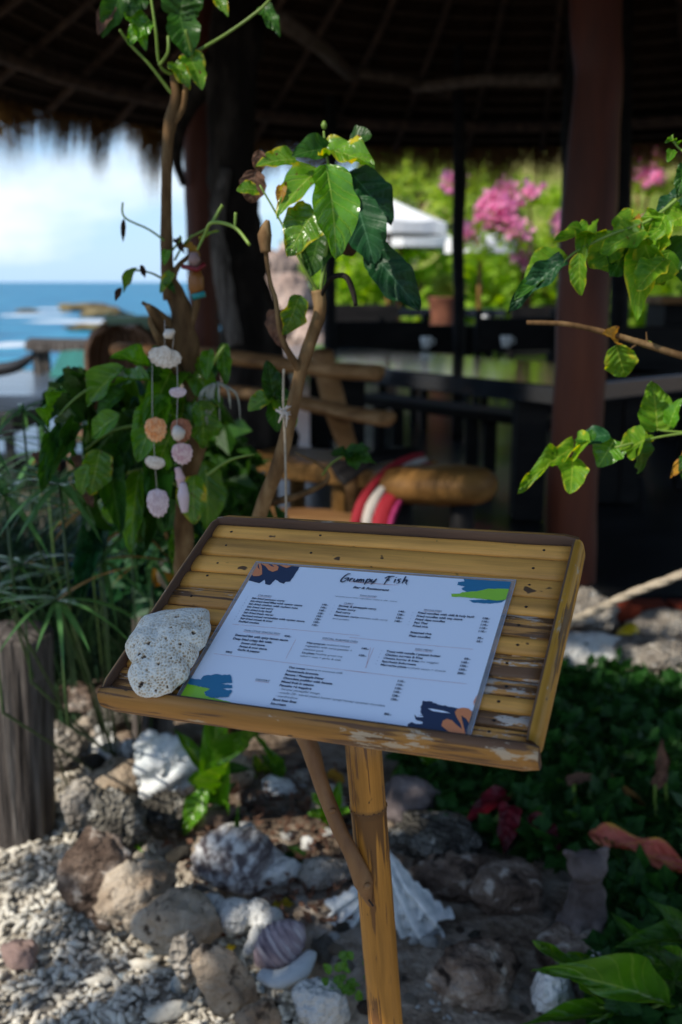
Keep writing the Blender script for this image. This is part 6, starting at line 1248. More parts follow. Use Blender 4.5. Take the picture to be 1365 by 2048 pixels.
thicket('potted_green', 'deep green plant in the shade just behind the gnarled shrub', [cw(440, 900, 2.9, .12), cw(470, 980, 2.9, .12), cw(300, 950, 2.8, .13), cw(430, 1010, 2.7, .1)], 420, .08, L_DEEP, 34)

# ================================================================== the rock border and the bed
rsr = random.Random(3)
def rock(px, py, w, h, mat, lab, seed, name='rock', grp='rocks edging the garden bed', cat='rock', zb=.09, dep=.8, rough=.28, sub=4, rot=0.0, facet=.5, fine=.06, tilt=0):
    """rock whose picture-size is w x h with its foot at height zb"""
    base = G(px, py+h*.46, zb); s = dist(base)/FPX; sx, sz = w*s/2, h*s/2*1.02
    o = link(name, rock_mesh(name, seed, sx*1.05, sx*dep, max(sz, .01), mat, sub, rough, fine, facet)); o.location = base+Vector((0, sx*dep*.55, sz*.72)); o.rotation_euler = (tilt, rot, rsr.uniform(-.3, .3)); tag(o, lab, cat, grp); return o
RK = [
 (120, 1490, 92, 95, m_rock_grey, 'pale squarish block standing beside the weathered post', {}),
 (208, 1497, 84, 54, m_rock_white, 'bright white oval coral stone behind the rock border, left of the big ribbed shell', {}),
 (262, 1502, 52, 48, m_rock_white, 'small white stone touching the bright oval coral stone', {}),
 (232, 1432, 120, 74, m_rock_dark, 'dark speckled porous rock under the board front-left corner', {}),
 (175, 1395, 130, 70, m_rock_brown, 'brown rock at the very back of the border left of the board corner', {}),
 (60, 1350, 140, 80, m_rock_dark, 'dark rock in deep shade behind the weathered post', {}),
 (232, 1560, 110, 70, m_rock_tan, 'sandy flat stone below the bright white stones', {}),
 (160, 1600, 80, 120, m_rock_grey, 'grey upright slab next to the gravel, behind the leaning slab', {}),
 (225, 1650, 130, 160, m_rock_dark, 'tall dark pitted rock in the middle of the left border', dict(fine=.14)),
 (195, 1730, 140, 220, m_rock_brown, 'brown-grey leaning slab whose foot stands in the gravel', dict(dep=.35, rot=.12)),
 (265, 1790, 170, 150, m_rock_tan, 'broad brown sandy rock bordering the gravel', dict(fine=.12)),
 (352, 1850, 165, 140, m_rock_tan, 'large pale tan boulder with a sunny top at the gravel edge', {}),
 (372, 1905, 60, 130, m_rock_grey, 'narrow grey slab set upright against the tan boulder', dict(dep=.4)),
 (448, 1935, 100, 190, m_rock_tan, 'curved brown border slab running down towards the camera', dict(dep=.4, rot=-.45)),
 (520, 2040, 110, 110, m_rock_tan, 'lowest brown border slab at the bottom picture edge', dict(dep=.5, rot=-.4)),
 (335, 1640, 130, 80, m_rock_dark, 'small dark stone under the big ribbed shell', {}),
 (450, 1545, 95, 110, m_rock_tan, 'beige stone behind the strap-leaved lily', {}),
 (420, 1640, 95, 70, m_rock_brown, 'reddish brown stone at the foot of the lily', {}),
 (552, 1578, 70, 56, m_rock_white, 'small white stone lying far back, left of the brace branch', {}),
 (600, 1560, 50, 50, m_rock_grey, 'small grey stone right of the far white one', {}),
 (500, 1600, 60, 46, m_rock_brown, 'small brown stone in the leaf litter behind the grooved coral', {}),
 (655, 1610, 70, 90, m_rock_grey, 'grey stone half hidden behind the brace branch', {}),
 (552, 1752, 100, 64, m_rock_white, 'white coral piece to the right of the grooved coral', {}),
 (655, 1752, 110, 64, m_rock_grey, 'blue-grey rounded stone left of the bamboo post', {}),
 (618, 1688, 34, 44, m_rock_white, 'tiny white upright coral chip behind the white piece', {}),
 (640, 2010, 110, 110, m_rock_white, 'whitish stone at the foot of the small leafy seedling', {}),
 (820, 1610, 120, 130, m_statue, 'grey-brown lumpy stone just right of the bamboo post, behind the clam', dict(fine=.04)),
 (880, 1690, 190, 90, m_rock_dark, 'long dark rock behind the fluted clam shell', {}),
 (905, 1760, 150, 110, m_rock_brown, 'rough brown rock right of the fluted clam shell', dict(fine=.1)),
 (1035, 1790, 175, 120, m_rock_brown, 'angular brown slab pointing towards the cat figurine', dict(facet=.85, rough=.15)),
 (950, 1960, 190, 150, m_rock_brown, 'big rounded brown boulder in the sand at the right bottom', dict(fine=.09)),
 (1155, 1905, 170, 90, m_rock_brown, 'flat brown rock under the cat figurine', dict(dep=.9)),
 (1290, 1905, 140, 90, m_rock_dark, 'dark rock in the shade right of the cat figurine', {}),
 (1108, 1985, 92, 110, m_rock_white, 'white upright stone behind the lobed leaves', dict(rough=.15, fine=.03)),
 (1210, 1985, 110, 60, m_rock_grey, 'flat pale stone under the knobbly white coral', {}),
 (1185, 1225, 120, 90, m_rock_grey, 'light grey rounded rock beside the rope end', dict(zb=.12)),
 (1180, 1310, 230, 90, m_rock_white, 'long pale rock at the back of the ground cover', dict(zb=.1)),
 (1330, 1330, 200, 90, m_rock_grey, 'grey mossy rock at the right edge behind the ground cover', dict(zb=.1)),
 (1340, 1255, 160, 70, m_rock_grey, 'grey rock along the brick kerb behind the yellow toy', dict(zb=.12)),
]
for i, (px, py, w, h, mat, lab, kw) in enumerate(RK): rock(px, py, w, h, mat, lab, 100+i, **kw)
# unlabeled filler stones between them are many and alike
FILL = [rock_mesh('small_stone', 200+k, 1, .8, .6, m, 3) for k, m in enumerate([m_rock_grey, m_rock_dark, m_rock_tan, m_rock_white, m_rock_brown])]
for i in range(170):
    px, py = rsr.uniform(180, 1250), rsr.uniform(1530, 2040)
    if py > 1650 and px < 300+(py-1760)*.7+40: continue
    if px > 880 and py < 1720: continue
    p = G(px, py, .1); r = rsr.uniform(.006, .022)*(1 if px < 950 else .8); o = link('small_stone', rsr.choice(FILL)); o.location = p+Vector((0, 0, r*.2+ground_h(p.x, p.y)-.1)); o.scale = (r, r, r); o.rotation_euler = (0, 0, rsr.random()*6); tag(o, 'small loose stone among many scattered over the garden bed', 'stone', 'loose stones in the bed')
BST = [rock_mesh('border_stone', 230+k, 1, .85, .75, m, 4, .34, .12) for k, m in enumerate([m_rock_grey, m_rock_dark, m_rock_tan, m_rock_white, m_rock_brown, m_rock_grey])]
for i in range(64):
    px = rsr.uniform(110, 720); py = rsr.uniform(1455, 1935)
    if py > 1650 and px < 300+(py-1760)*.75+60: continue
    if 420 < px < 640 and 1780 < py < 1990: continue
    if i > 50: px, py = rsr.uniform(800, 1080), rsr.uniform(1640, 1800)+(0 if px < 0 else 0)
    p = G(px, py, .1); r = size(rsr.uniform(16, 38), p); o = link('border_stone', rsr.choice(BST)); o.location = p+Vector((0, 0, r*.25)); o.scale = (r, r*rsr.uniform(.7, 1), r*rsr.uniform(.6, 1)); o.rotation_euler = (rsr.uniform(-.3, .3), 0, rsr.random()*6); tag(o, 'fist-sized rough stone, one of many packed between the bigger border rocks', 'stone', 'fist-sized stones of the border')
# knobbly conch-like coral, grooved coral, white shells
def blobs(name, items, mat, lab, cat, seed=1, disp=.004, vox=.004, grp=None, tex=None):
    """one continuous body grown from overlapping balls: (point, (rx, ry, rz))"""
    bm = bmesh.new()
    for p, r in items:
        g = bmesh.ops.create_icosphere(bm, subdivisions=3, radius=1)['verts']
        r = r if isinstance(r, tuple) else (r, r, r)
        for v in g: v.co = Vector((v.co.x*r[0], v.co.y*r[1], v.co.z*r[2]))+Vector(p)
    me = bpy.data.meshes.new(name); bm.to_mesh(me); bm.free(); o = link(name, me); rm = o.modifiers.new('r', 'REMESH'); rm.mode = 'VOXEL'; rm.voxel_size = vox; rm.use_smooth_shade = True
    sm = o.modifiers.new('sm', 'SMOOTH'); sm.iterations = 4
    bpy.context.view_layer.update(); m2 = bpy.data.meshes.new_from_object(o.evaluated_get(bpy.context.evaluated_depsgraph_get())); o.modifiers.clear(); o.data = m2; m2.name = name
    for v in m2.vertices: v.co += v.normal*(mnoise.noise(v.co*60+Vector((seed, 0, 0)))*disp+mnoise.noise(v.co*160)*disp*.5)
    m2.materials.clear(); m2.materials.append(mat); m2.polygons.foreach_set('use_smooth', [True]*len(m2.polygons)); tag(o, lab, cat, grp); return o
def gb(px, py, z=.13): return G(px, py, z)
def bpx(L_, z): return [(gb(px, py, z+dz), size(r, gb(px, py, z))) for px, py, r, dz in L_]
blobs('white_coral', bpx([(425, 1822, 34, .01), (470, 1832, 36, .012), (515, 1828, 30, .012), (545, 1840, 24, .015), (520, 1870, 22, 0), (500, 1900, 16, -.02), (405, 1812, 24, .005)], .13), m_rock_white, 'knobbly chalk-white coral lying over the tan boulder edge', 'coral', 2, .004, .005)
blobs('cat_stone_base', [((gb(1168, 1880, .12)), (size(70, gb(1168, 1880)), size(50, gb(1168, 1880)), .03))], m_rock_grey, 'pale flat stone plinth directly beneath the cat figurine', 'stone', 3, .004, .006)
# grooved brain coral
o = rock(470, 1720, 175, 130, MAT('grooved_coral', [(.10, .08, .08), (.3, .28, .27), (.55, .54, .52)], 34, .9, 1.0, 60, stretch=(1.2, .22, 1.2), dist_=.012, pos=[.42, .5, .58]), 'grey grooved brain coral under the narrow-leaved weed', 300, name='grooved_coral', cat='coral', grp=None, facet=.2)
# ribbed conch (purple-white)
def conch():
    V, UV, Fc = [], [], []; nu, nv = 48, 40; c = gb(560, 1890, .15); Lc = size(62, c)
    for j in range(nv+1):
        t = j/nv; r = math.sin(math.pi*t)**.62*(1+.0*t)
        for i in range(nu):
            a = 2*math.pi*i/nu; rr = r*(1+.05*math.sin(t*60+a*1.0)+.03*math.sin(a*2)); V.append(((t-.5)*2*Lc, rr*Lc*.62*math.cos(a), rr*Lc*.72*math.sin(a))); UV.append((i/nu, t*4))
    Fc = [(j*nu+i, j*nu+(i+1) % nu, (j+1)*nu+(i+1) % nu, (j+1)*nu+i) for j in range(nv) for i in range(nu)]
    e = empty('ribbed_conch_shell', c, 'purplish ribbed conch shell with a white lip, left of the bamboo post foot', 'shell')
    M_ = Matrix.Translation(c) @ Matrix.Rotation(R(-38), 4, 'Y') @ Matrix.Rotation(R(12), 4, 'Z')
    m = MAT('purple_ribbed_shell', [(.10, .07, .085), (.27, .21, .23), (.5, .46, .46)], 30, .8, .9, 80, stretch=(3.2, .5, .5), dist_=.005); link('whorl', mesh('whorl', V, Fc, m, True, uv=UV), e, M_)
    c2 = gb(585, 1925, .125); P, rr = smooth_path([gb(520, 1948, .12), gb(560, 1958, .12), gb(600, 1938, .13), gb(622, 1905, .14)], [size(14, c2), size(24, c2), size(26, c2), size(14, c2)], 6); mb = MB(); mb.tube(P, rr, 12, .15, flat=.6); mb.obj('lip', m_white_shell, e, True)
conch()
# big ribbed clam half in the sun, and fluted giant clam right behind the post
def clam(name, px, py, w, h, ribs, amp, mat, lab, z, rx, ry, rz, spread=1.0, bulge=.35, wave=.05, thick=.006, scalew=1.0, v0=0.0):
    c = G(px, py, z); s = size(1, c); me = fan(name, 1.0, spread, ribs, amp, -bulge, mat, wave, 110, 30, v0=v0)
    if scalew:      # growth ridges: flutes across the ribs
        V = np.empty(len(me.vertices)*3, dtype=np.float32); me.vertices.foreach_get('co', V); V = V.reshape(-1, 3)
        vv = np.sqrt(V[:, 0]**2+V[:, 2]**2); uu = np.arctan2(V[:, 0], -V[:, 2])/spread; V[:, 1] -= scalew*.11*((vv*7) % 1.0)**1.6*vv*np.maximum(0, np.cos(ribs*math.pi*uu)+.35); me.vertices.foreach_set('co', V.ravel())
        for v in me.vertices: v.co += Vector((0, mnoise.noise(v.co*5)*.05, mnoise.noise(v.co*6)*.03))
    M_ = Matrix.Translation(c) @ Matrix.Rotation(rz, 4, 'Z') @ Matrix.Rotation(ry, 4, 'Y') @ Matrix.Rotation(rx, 4, 'X') @ Matrix.Diagonal((w*s/(2*math.sin(min(spread, 1.5))), h*s*.9, h*s, 1)) 
    o = link(name, me, None, M_); sm = o.modifiers.new('s', 'SOLIDIFY'); sm.thickness = thick*6; sm.offset = 0; tag(o, lab, 'shell'); return o
o = rock(336, 1528, 140, 172, m_white_shell, 'big bluish-white ribbed clam shell leaning in the border, lit along its ridges', 311, name='clam_shell_half', cat='shell', grp=None, sub=5, facet=.75, rough=.16, fine=.03, dep=.5, zb=.1)
cz = max(v.co.length for v in o.data.vertices)
for v in o.data.vertices:      # broad ribs running up to the right, crossed by fine growth lines
    q = v.co/cz; t = q.x*.8-q.z*1.0+.12*mnoise.noise(q*2); v.co += v.normal*cz*(.085*math.sin(t*9.5)+.015*math.sin((q.x+q.z*.8)*38))
clam('fluted_giant_clam', 778, 1700, 170, 200, 4.0, .16, m_white_shell, 'white giant clam shell with deep wavy flutes, right behind the bamboo post', .25, R(-22), R(-27), R(-12), .62, .26, .09, .006, 1.5)
clam('clam_fragment', 745, 1745, 110, 130, 4.0, .13, m_white_shell, 'pale fluted clam fragment left of the bamboo post', .19, R(-20), R(42), R(10), .65, .25, .05, .008, 1.2)
# knobbly white finger coral at lower right
it = []
for i in range(34):
    px = 1190+i*3.6+rsr.uniform(-8, 8); py = 1895+abs(i-8)*1.8+rsr.uniform(-16, 16); it.append((gb(px, py, .15), size(rsr.uniform(6, 13), gb(px, py))))
blobs('finger_coral', it, m_rock_white, 'knobbly white finger coral below the cat figurine', 'coral', 5, .003, .0035)
# seated cat figurine
Cc = gb(1168, 1862, .135); s = size(1, Cc)
def cp(dx, dz, dy=0): return Cc+Vector((dx*s, dy*s, dz*s))
cat = blobs('cat_figurine', [(cp(0, 40), (44*s, 40*s, 46*s)), (cp(2, 78, 2), (38*s, 33*s, 42*s)), (cp(0, 118, -2), (30*s, 26*s, 30*s)), (cp(-4, 150, -10), (40*s, 33*s, 32*s)), (cp(-22, 146, -26), (18*s, 17*s, 13*s)),
    (cp(-36, 172, -6), (11*s, 9*s, 13*s)), (cp(-46, 178, -6), (8*s, 7*s, 8*s)), (cp(26, 174, -4), (14*s, 10*s, 14*s)), (cp(32, 184, -4), (8*s, 7*s, 8*s)), (cp(-22, 22, -34), (13*s, 18*s, 26*s)), (cp(16, 22, -34), (13*s, 18*s, 26*s)), (cp(-22, 2, -42), (15*s, 20*s, 9*s)), (cp(16, 2, -42), (15*s, 20*s, 9*s)), (cp(34, 14, 2), (24*s, 34*s, 22*s)), (cp(-34, 14, 2), (22*s, 34*s, 22*s)), (cp(48, 6, 20), (20*s, 22*s, 9*s))], m_statue, 'weathered grey stone cat figurine sitting upright in the bed', 'figurine', 4, .0018, .0035)

# ------------------------------------------------------------------ coral rubble on the path
def gravel():
    rs = np.random.RandomState(12); n = 19000; X = rs.uniform(-2.2, .05, n); Yg = rs.uniform(1.55, 3.4, n)
    keep = np.array([gz(x, y) < .35 for x, y in zip(X, Yg)]) & (np.abs(X) < .42*Yg+.1) ; X, Yg = X[keep], Yg[keep]; n = len(X)
    L_ = rs.gamma(4, .0034, n)+.003; L_ = np.where(rs.rand(n) < .3, L_*1.8, L_); L_ = np.clip(L_, .004, .055); Wd = np.clip(L_*rs.uniform(.15, .36, n), .002, .0085); az = rs.rand(n)*6.28; tl = rs.normal(size=n)*.35; bend = rs.normal(size=n)*.25
    k, m = 4, 6; V = []
    Z = np.array([ground_h(x, y) for x, y in zip(X, Yg)])+Wd*.5+rs.rand(n)*.012
    ax = np.stack([np.cos(az)*np.cos(tl), np.sin(az)*np.cos(tl), np.sin(tl)], 1); sd_ = np.stack([-np.sin(az), np.cos(az), az*0], 1); up = np.cross(ax, sd_)
    C = np.stack([X, Yg, Z], 1); prof = [.45, 1.0, .85, 1.05, .5]
    for j in range(k+1):
        t = j/k-.5; c = C+ax*(t*L_)[:, None]+sd_*((bend*(t*t*4-1)*.25)*L_)[:, None]; rr = Wd*prof[j]*(1+.25*rs.normal(size=n)*.6)
        for i in range(m): a = 2*math.pi*i/m; V.append(c+sd_*(math.cos(a)*rr)[:, None]+up*(math.sin(a)*rr*.8)[:, None])
    V = np.stack(V, 1).reshape(-1, 3); q = (k+1)*m; base = np.arange(n)[:, None]*q
    F_ = [[j*m+i, (j+1)*m+i, (j+1)*m+(i+1) % m, j*m+(i+1) % m] for j in range(k) for i in range(m)]+[[0, 1, 2, 3], [0, 3, 4, 5], [k*m+3, k*m+2, k*m+1, k*m], [k*m+5, k*m+4, k*m+3, k*m]]
    Fc = np.concatenate([base+np.array([f]) for f in F_], 0).astype(np.int32)
    o = link('coral_gravel', mesh('coral_gravel', V, Fc, m_rubble, True)); tag(o, 'loose gravel of broken white coral covering the path at lower left', 'gravel', kind='stuff')
gravel()
o = rock(40, 1910, 70, 64, MAT('pinkish_stone', [(.2, .13, .11), (.34, .24, .2)], 9, .9, .6, 50), 'pinkish stone half sunk in the coral gravel', 400, cat='stone', zb=.0, grp=None)
BIGC = [(205, 1960, 66, 24, 'long white coral finger lying in the sunlit gravel'), (330, 2025, 100, 40, 'thick bright coral chunk at the bottom edge of the gravel'), (290, 1930, 60, 30, 'sunlit coral chunk against the foot of the grey slab'), (365, 1965, 54, 44, 'pointed coral chip next to the curved border slab'), (150, 1890, 40, 20, 'short coral finger left of the broad sandy rock')]
for i, (px, py, w, h, lab) in enumerate(BIGC): rock(px, py, w, h, m_rubble, lab, 420+i, name='coral_chunk', cat='coral', zb=.008, grp='larger coral pieces in the gravel', dep=.35, sub=3)

# ------------------------------------------------------------------ weathered posts
def wpost(name, px, w, y0, y1, z, lab, mat=m_weather, tilt=0):
    b = G(px, y1, z); r = size(w, b)/2; t = W(px+tilt, y0, b.y); mb = MB(); P = [b-Vector((0, 0, .05)), b.lerp(t, .35), b.lerp(t, .7), t]; P, rr = smooth_path(P, [r*1.05, r, r*.97, r*.95], 8); V, Fc = tube_geo(P, rr, 40, .0)
    V = [Vector(v) for v in V]; c = {}
    for i, v in enumerate(V):
        k = i % 40; a = 2*math.pi*k/40; g = 1+.09*mnoise.noise(Vector((math.cos(a)*3.2, math.sin(a)*3.2, v.z*1.2)))+.05*mnoise.noise(Vector((math.cos(a)*9, math.sin(a)*9, v.z*3))); cc_ = P[min(len(P)-1, i//40)]; V[i] = cc_+(v-cc_)*g
    mb.add(V, Fc); o = mb.obj(name, mat, None, True); tag(o, lab, 'post')
wpost('weathered_post', 34, 140, 1262, 1650, .02, 'thick weathered grey timber post at the left edge above the gravel')
wpost('weathered_post', 302, 70, 1172, 1480, .1, 'short grey post behind the board, left of the gnarled trunk'); wpost('weathered_post', 318, 60, 1400, 1520, .1, 'grey post stub showing just under the front rail of the board')
# dry curled leaf and orange leaf on the short post
e = tag(empty('fallen_leaf', W(350, 1165, 2.6)), 'orange dry leaf curled on top of the short grey post', 'leaf'); leaf_px(e, (300, 1180), (372, 1130), 22, 2.75, 2.6, (0, .5), 'lance', L_OCHRE, 'blade'); 
e = tag(empty('dry_stalk', W(340, 1140, 2.6)), 'pale curled dry stalk beside the orange leaf', 'stalk'); twig(e, [(345, 1185, 2.7), (322, 1160, 2.65), (320, 1130, 2.6), (335, 1118, 2.6)], [8, 10, 8, 4], m_rope, 'stalk_piece')
# blue tub glimpsed through the sedge
e = empty('blue_tub', G(232, 1250, .0), 'blue plastic tub glimpsed through the sedge', 'tub'); c = W(235, 1235, 3.6); mb = MB(); mb.tube([(c.x, c.y, 0), (c.x, c.y, .3), (c.x, c.y, .52)], [.15, .18, .2], 20, cap=True); mb.obj('tub_body', m_blue_tarp, e, True); mb = MB(); mb.tube([(c.x+.2*math.cos(k*.3142), c.y+.2*math.sin(k*.3142), .52) for k in range(21)], .014, 6, cap=False); mb.obj('rim', m_blue_tarp, e, True)
# rope and yellow toy at right
e = empty('mooring_rope', G(1150, 1235, .2), 'thick pale rope slanting up to the right above the rocks', 'rope'); P, rr = smooth_path([W(1120, 1252, 2.95), W(1180, 1226, 2.95), W(1260, 1188, 2.9), (W(1365, 1148, 2.85)), W(1500, 1085, 2.8)], .0125, 10)
for k in range(3):
    V = []
    for i, p in enumerate(P): a = i*.55+k*2.094; V.append(p+Vector((0, math.cos(a)*.006, math.sin(a)*.006)))
    mb = MB(); mb.tube(V, .0085, 8); mb.obj('strand', m_rope, e, True)
blobs('yellow_toy', bpx([(1255, 1275, 22, .05), (1262, 1262, 16, .07), (1290, 1297, 14, .02), (1310, 1299, 10, .02), (1270, 1292, 16, .02)], .15), m_yellow, 'small yellow plastic toy duck shape lying on the rocks by the rope', 'toy', 6, .001, .006)

# ------------------------------------------------------------------ plants of the bed
# ground cover
rs = np.random.RandomState(17); C = []; 
for i in range(2300):
    px, py = rs.uniform(800, 1420), rs.uniform(1375, 1830)
    lim = 1600+(px-800)*.35
    if py > lim and not (px > 1230): continue
    p = G(px, py, .14+.03*rs.rand()); C.append((p.x, p.y, p.z+.012*math.sin(p.x*30)))
for i in range(700): p = G(rs.uniform(1200, 1420), rs.uniform(1700, 2040), .12+.04*rs.rand()); C.append(tuple(p))
for i in range(260): p = G(rs.uniform(1060, 1400), rs.uniform(1330, 1400), .16); C.append(tuple(p))
C = np.array(C); rep = 3; C = np.repeat(C, rep, 0)+rs.normal(size=(len(C)*rep, 3))*[.012, .012, .008]
V, Fc, uv = card_cloud(C, .056*(.5+.9*rs.rand(len(C))), rs=rs, aspect=.75); o = link('ground_cover', mesh('ground_cover', V, Fc, L_GC, True, uv=uv)); tag(o, 'dense dark green ground cover filling the right side of the bed', 'ground cover', kind='stuff')
# larger soft leaves standing out of it
gp = empty('broad_leaved_herb', G(1050, 1650, .12), 'low herb with broad green leaves growing through the ground cover behind the cat', 'plant')
for i in range(190):
    px, py = rsr.uniform(870, 1365), rsr.uniform(1420, 1790)
    if py > 1640+(px-900)*.3 and px < 1180: continue
    p = G(px, py, .15); a = rsr.random()*6.28; l = rsr.uniform(.035, .085); q = p+Vector((math.cos(a)*l, math.sin(a)*l*.8, rsr.uniform(.0, .03))); leaf(gp, p, q, l*.62, Vector((0, -.3, 1)), 'ovate', rsr.choice([L_GC, L_GC, L_DEEP, L_DEEP, L_GLOSS]), lo=True)
for r_ in range(5): LP[('lance', L_PINK.name, r_, False)] = leaf_proto('lance', L_PINK, 3, 10, 30)
def gleaf(lab, a, b, w, mat, z0=.17, z1=.16, kind='ovate', tilt=(0, .3), parts=None):
    p0, p1 = G(a[0], a[1], z0), G(b[0], b[1], z1); e = empty('fallen_leaf', p0, lab, 'leaf'); leaf(e, p0, p1, size(w, p0), (EYE-p0).normalized()*.7+Vector((tilt[0], 0, .8+tilt[1])), kind, mat, 'blade', zs=.06 if w > 50 else .8); return e
gleaf('dark red leaf lying farthest back in the ground cover', (1015, 1585), (935, 1628), 44, L_RED, .20, .20, 'heart'); gleaf('crimson leaf hanging down in front of the dark red one', (1020, 1610), (1012, 1695), 46, L_RED, .22, .17, 'heart', tilt=(.3, 0)); gleaf('red-brown leaf with yellow rim behind the cat head', (1060, 1630), (1122, 1690), 40, L_RED, .21, .18)
gleaf('long salmon-pink leaf with yellow midrib at the right edge', (1178, 1672), (1400, 1726), 50, L_PINK, .20, .235, 'ovate'); gleaf('yellow withered leaf right behind the cat neck', (1220, 1700), (1262, 1762), 50, L_YEL, .16, .13)
gleaf('small yellow leaf fallen between the white corals', (545, 1815), (592, 1800), 20, L_YEL, .12, .12); gleaf('small ochre leaf in the shadow by the border slab', (455, 1905), (470, 1885), 16, L_YEL, .11, .11)
gleaf('orange dry leaf behind the bamboo post', (655, 1545), (690, 1560), 30, L_OCHRE, .16, .15)
# lobed foreground leaves (bottom right)
lob = empty('lobed_leaf_plant', G(1390, 2080, .1), 'plant with deep-lobed dark green leaves in the bottom right corner', 'plant')
for a, b, w in (((1345, 2015), (1125, 1905), 62), ((1300, 2030), (1062, 2012), 44), ((1250, 1990), (1150, 1895), 56), ((1345, 1990), (1260, 1840), 60), ((1390, 1950), (1280, 1905), 58), ((1400, 1880), (1265, 1860), 52), ((1390, 1900), (1330, 1800), 50), ((1300, 2060), (1120, 2060), 48), ((1380, 2060), (1240, 2050), 60), ((1365, 1980), (1330, 1890), 50), ((1200, 2010), (1115, 1880), 50)):
    leaf_px(lob, a, b, w, 1.62+rsr.uniform(-.03, .03), 1.60+rsr.uniform(-.06, .05), (rsr.uniform(-.3, .3), .6), 'lance', rsr.choice([L_GLOSS, L_DEEP]), 'lobe')
twig(lob, [(1420, 2100, 1.62), (1360, 2010, 1.62), (1280, 2020, 1.62), (1200, 2015, 1.61)], [9, 7, 6, 3], m_stem, 'stalk')
# withered flower stalks
for i, (pts, tip, lab) in enumerate(((((1152, 1640), (1150, 1600), (1148, 1560)), ((1135, 1565), (1180, 1545)), 'withered stalk with a drooping brown head above the ground cover'), (((1336, 1640), (1332, 1580), (1326, 1535)), ((1322, 1545), (1324, 1490)), 'dry stalk with an upright papery brown head near the right edge'), (((1318, 1660), (1310, 1600), (1312, 1570)), ((1312, 1572), (1330, 1535)), 'thin stalk just left of the papery-headed one'))):
    b = G(pts[0][0], pts[0][1], .12); e = empty('dry_flower_stalk', b, lab, 'dry flower'); twig(e, [(x, y, b.y) for x, y in pts], [7, 6, 8], m_stem, 'stalk'); leaf_px(e, tip[0], tip[1], 22, b.y, b.y-.02, (0, 0), 'heart', L_BROWN, 'dry_petal'); leaf_px(e, (tip[0][0]+4, tip[0][1]), (tip[1][0]+10, tip[1][1]+8), 16, b.y, b.y+.02, (.6, 0), 'heart', L_BROWN, 'dry_petal')
b = G(1250, 1620, .14); e = empty('dry_grass', b, 'single tan grass blade leaning left over the ground cover', 'blade'); leaf_px(e, (1295, 1640), (1240, 1555), 12, b.y, b.y, (0, 0), 'lance', L_BLADE_DRY, 'blade')
# strap-leaved lily by the big clam
lil = empty('strap_leaf_lily', G(435, 1640, .1), 'bright green strap-leaved lily growing beside the big ribbed clam shell', 'lily'); y_ = G(435, 1640, .1).y
for a, b, w, Y0, Y1, m_ in (((430, 1630), (428, 1440), 60, y_, y_-.12, L_GLOSS), ((425, 1600), (455, 1435), 46, y_, y_-.2, L_GLOSS), ((415, 1575), (362, 1668), 46, y_-.05, y_-.12, L_GLOSS), ((425, 1560), (350, 1450), 30, y_, y_+.05, L_GLOSS), ((430, 1545), (500, 1530), 26, y_, y_-.02, L_DEEP), ((430, 1620), (400, 1500), 34, y_, y_, L_DEEP), ((435, 1600), (470, 1560), 20, y_, y_, L_DEEP)): leaf_px(lil, a, b, w, Y0, Y1, (rsr.uniform(-.3, .3), .2), 'strap' if w > 40 and w != 46 else 'lance', m_)
def herb(name, lab, cx, cy, items, mat, cat='plant', w=14, kind='lance', z=.13):
    b = G(cx, cy, z); e = empty(name, b, lab, cat)
    for (x, y) in items: leaf_px(e, (cx, cy), (cx+x, cy+y), w, b.y, b.y+rsr.uniform(-.05, .03), (rsr.uniform(-.4, .4), .4), kind, mat)
    return e
herb('narrow_leaf_weed', 'narrow-leaved weed sprouting over the grooved coral', 468, 1715, [(-62, 6), (-50, -28), (8, -92), (62, -40), (50, 10), (38, 60), (46, 90), (-28, 46), (-50, 72), (-66, 90), (10, 50)], L_DEEP, w=14)
herb('small_seedling', 'small drooping seedling right of the narrow-leaved weed', 585, 1700, [(-20, 50), (24, 66), (-8, 40), (34, 26), (5, -12)], L_DEEP, w=26, kind='ovate')
lf = herb('leafy_seedling', 'little round-leaved seedling by the foot of the bamboo post', 690, 1985, [], L_GLOSS, z=.15)
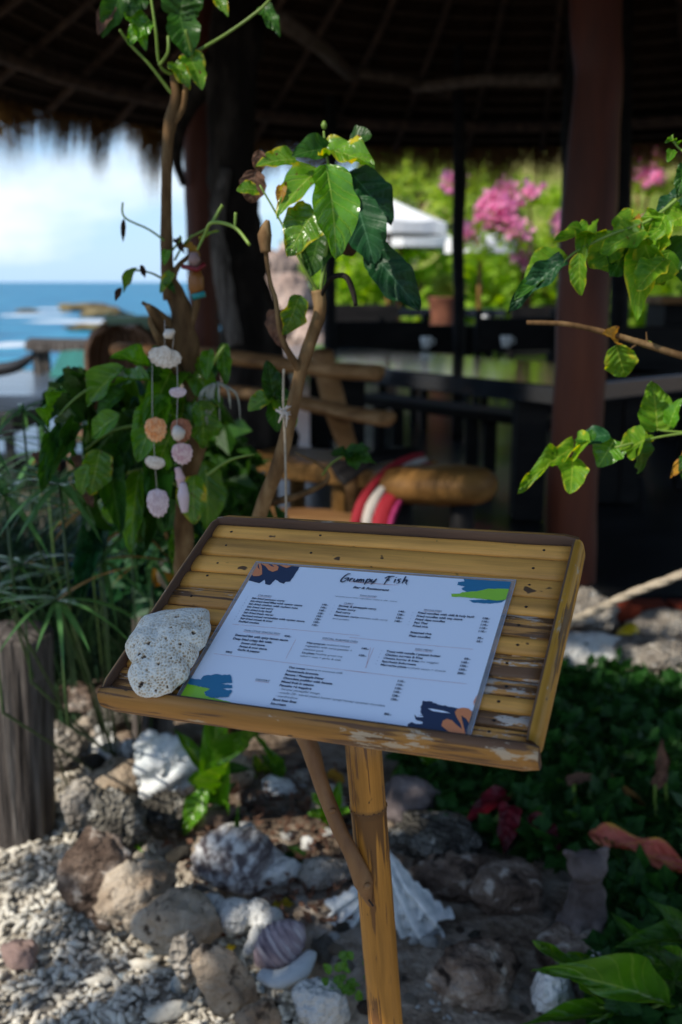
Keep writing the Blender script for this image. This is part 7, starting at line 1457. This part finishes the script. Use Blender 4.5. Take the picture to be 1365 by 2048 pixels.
for i in range(26): px, py = 690+rsr.uniform(-42, 42), 1965+rsr.uniform(-48, 40); leaf_px(lf, (px, py), (px+rsr.uniform(-14, 14), py-rsr.uniform(6, 20)), 17, lf.location.y+rsr.uniform(-.02, .03), None, (0, .3), 'ovate', L_GLOSS, lo=True) if False else leaf_px(lf, (px, py), (px+rsr.uniform(-14, 14), py-rsr.uniform(8, 20)), 17, lf.location.y+rsr.uniform(-.02, .03), None, (0, .3), 'ovate', L_GLOSS)
herb('lily_shoot', 'bright shoot leaning behind the front rail, left of the brace branch', 560, 1560, [(-28, -85), (-36, -60), (4, -40)], L_GLOSS, w=22); herb('bright_weed', 'bright yellow-green weed beside the far white stone', 520, 1545, [(-10, -36), (20, -30), (34, -8), (-14, 10)], L_MOT, w=18, kind='ovate')
herb('broad_weed', 'green weed whose leaves show between brace branch and post', 660, 1640, [(-20, -50), (-34, -20), (18, -60), (28, -26), (6, 30), (30, 20)], L_GLOSS, w=30, kind='ovate'); herb('tuft', 'tiny green tuft on the dark pitted rock', 262, 1690, [(-10, -24), (10, -26), (20, 6), (-16, 6), (26, -6)], L_GLOSS, w=10)
herb('grass_tuft', 'small green tuft beneath the bright white stones', 245, 1545, [(-30, -8), (-18, -22), (0, -26), (18, -20), (32, -4)], L_DEEP, w=12)
herb('back_herb', 'green upright leaves just behind the board, right of the post', 870, 1560, [(-18, -55), (0, -62), (16, -46)], L_GLOSS, w=28, kind='ovate')
# leaf litter
V, Fc, uv = [], [], []
rs = np.random.RandomState(23); n_ = 900; C = []
for i in range(n_): p = G(rs.uniform(330, 760), rs.uniform(1540, 1860), .115); C.append((p.x, p.y, ground_h(p.x, p.y)+.012+.02*rs.rand()))
V, Fc, uv = card_cloud(np.array(C), .028*(.4+rs.rand(n_)), rs=rs, aspect=.5); V[:, 2] = np.maximum(V[:, 2], .1); o = link('leaf_litter', mesh('leaf_litter', V, Fc, L_BROWN, False, uv=uv)); tag(o, 'brown dry leaf litter between the stones', 'leaf litter', kind='stuff')
# small shell bits in the sand, right bottom
for i in range(26):
    px, py = rsr.uniform(820, 960), rsr.uniform(1990, 2046); p = G(px, py, .105); o = link('shell_bit', FILL[3]); r = rsr.uniform(.003, .007); o.location = p+Vector((0, 0, .004)); o.scale = (r*1.4, r, r); o.rotation_euler = (0, 0, rsr.random()*6); tag(o, 'tiny white shell bit among others in the sand at the bottom', 'shell', 'shell bits in the sand')
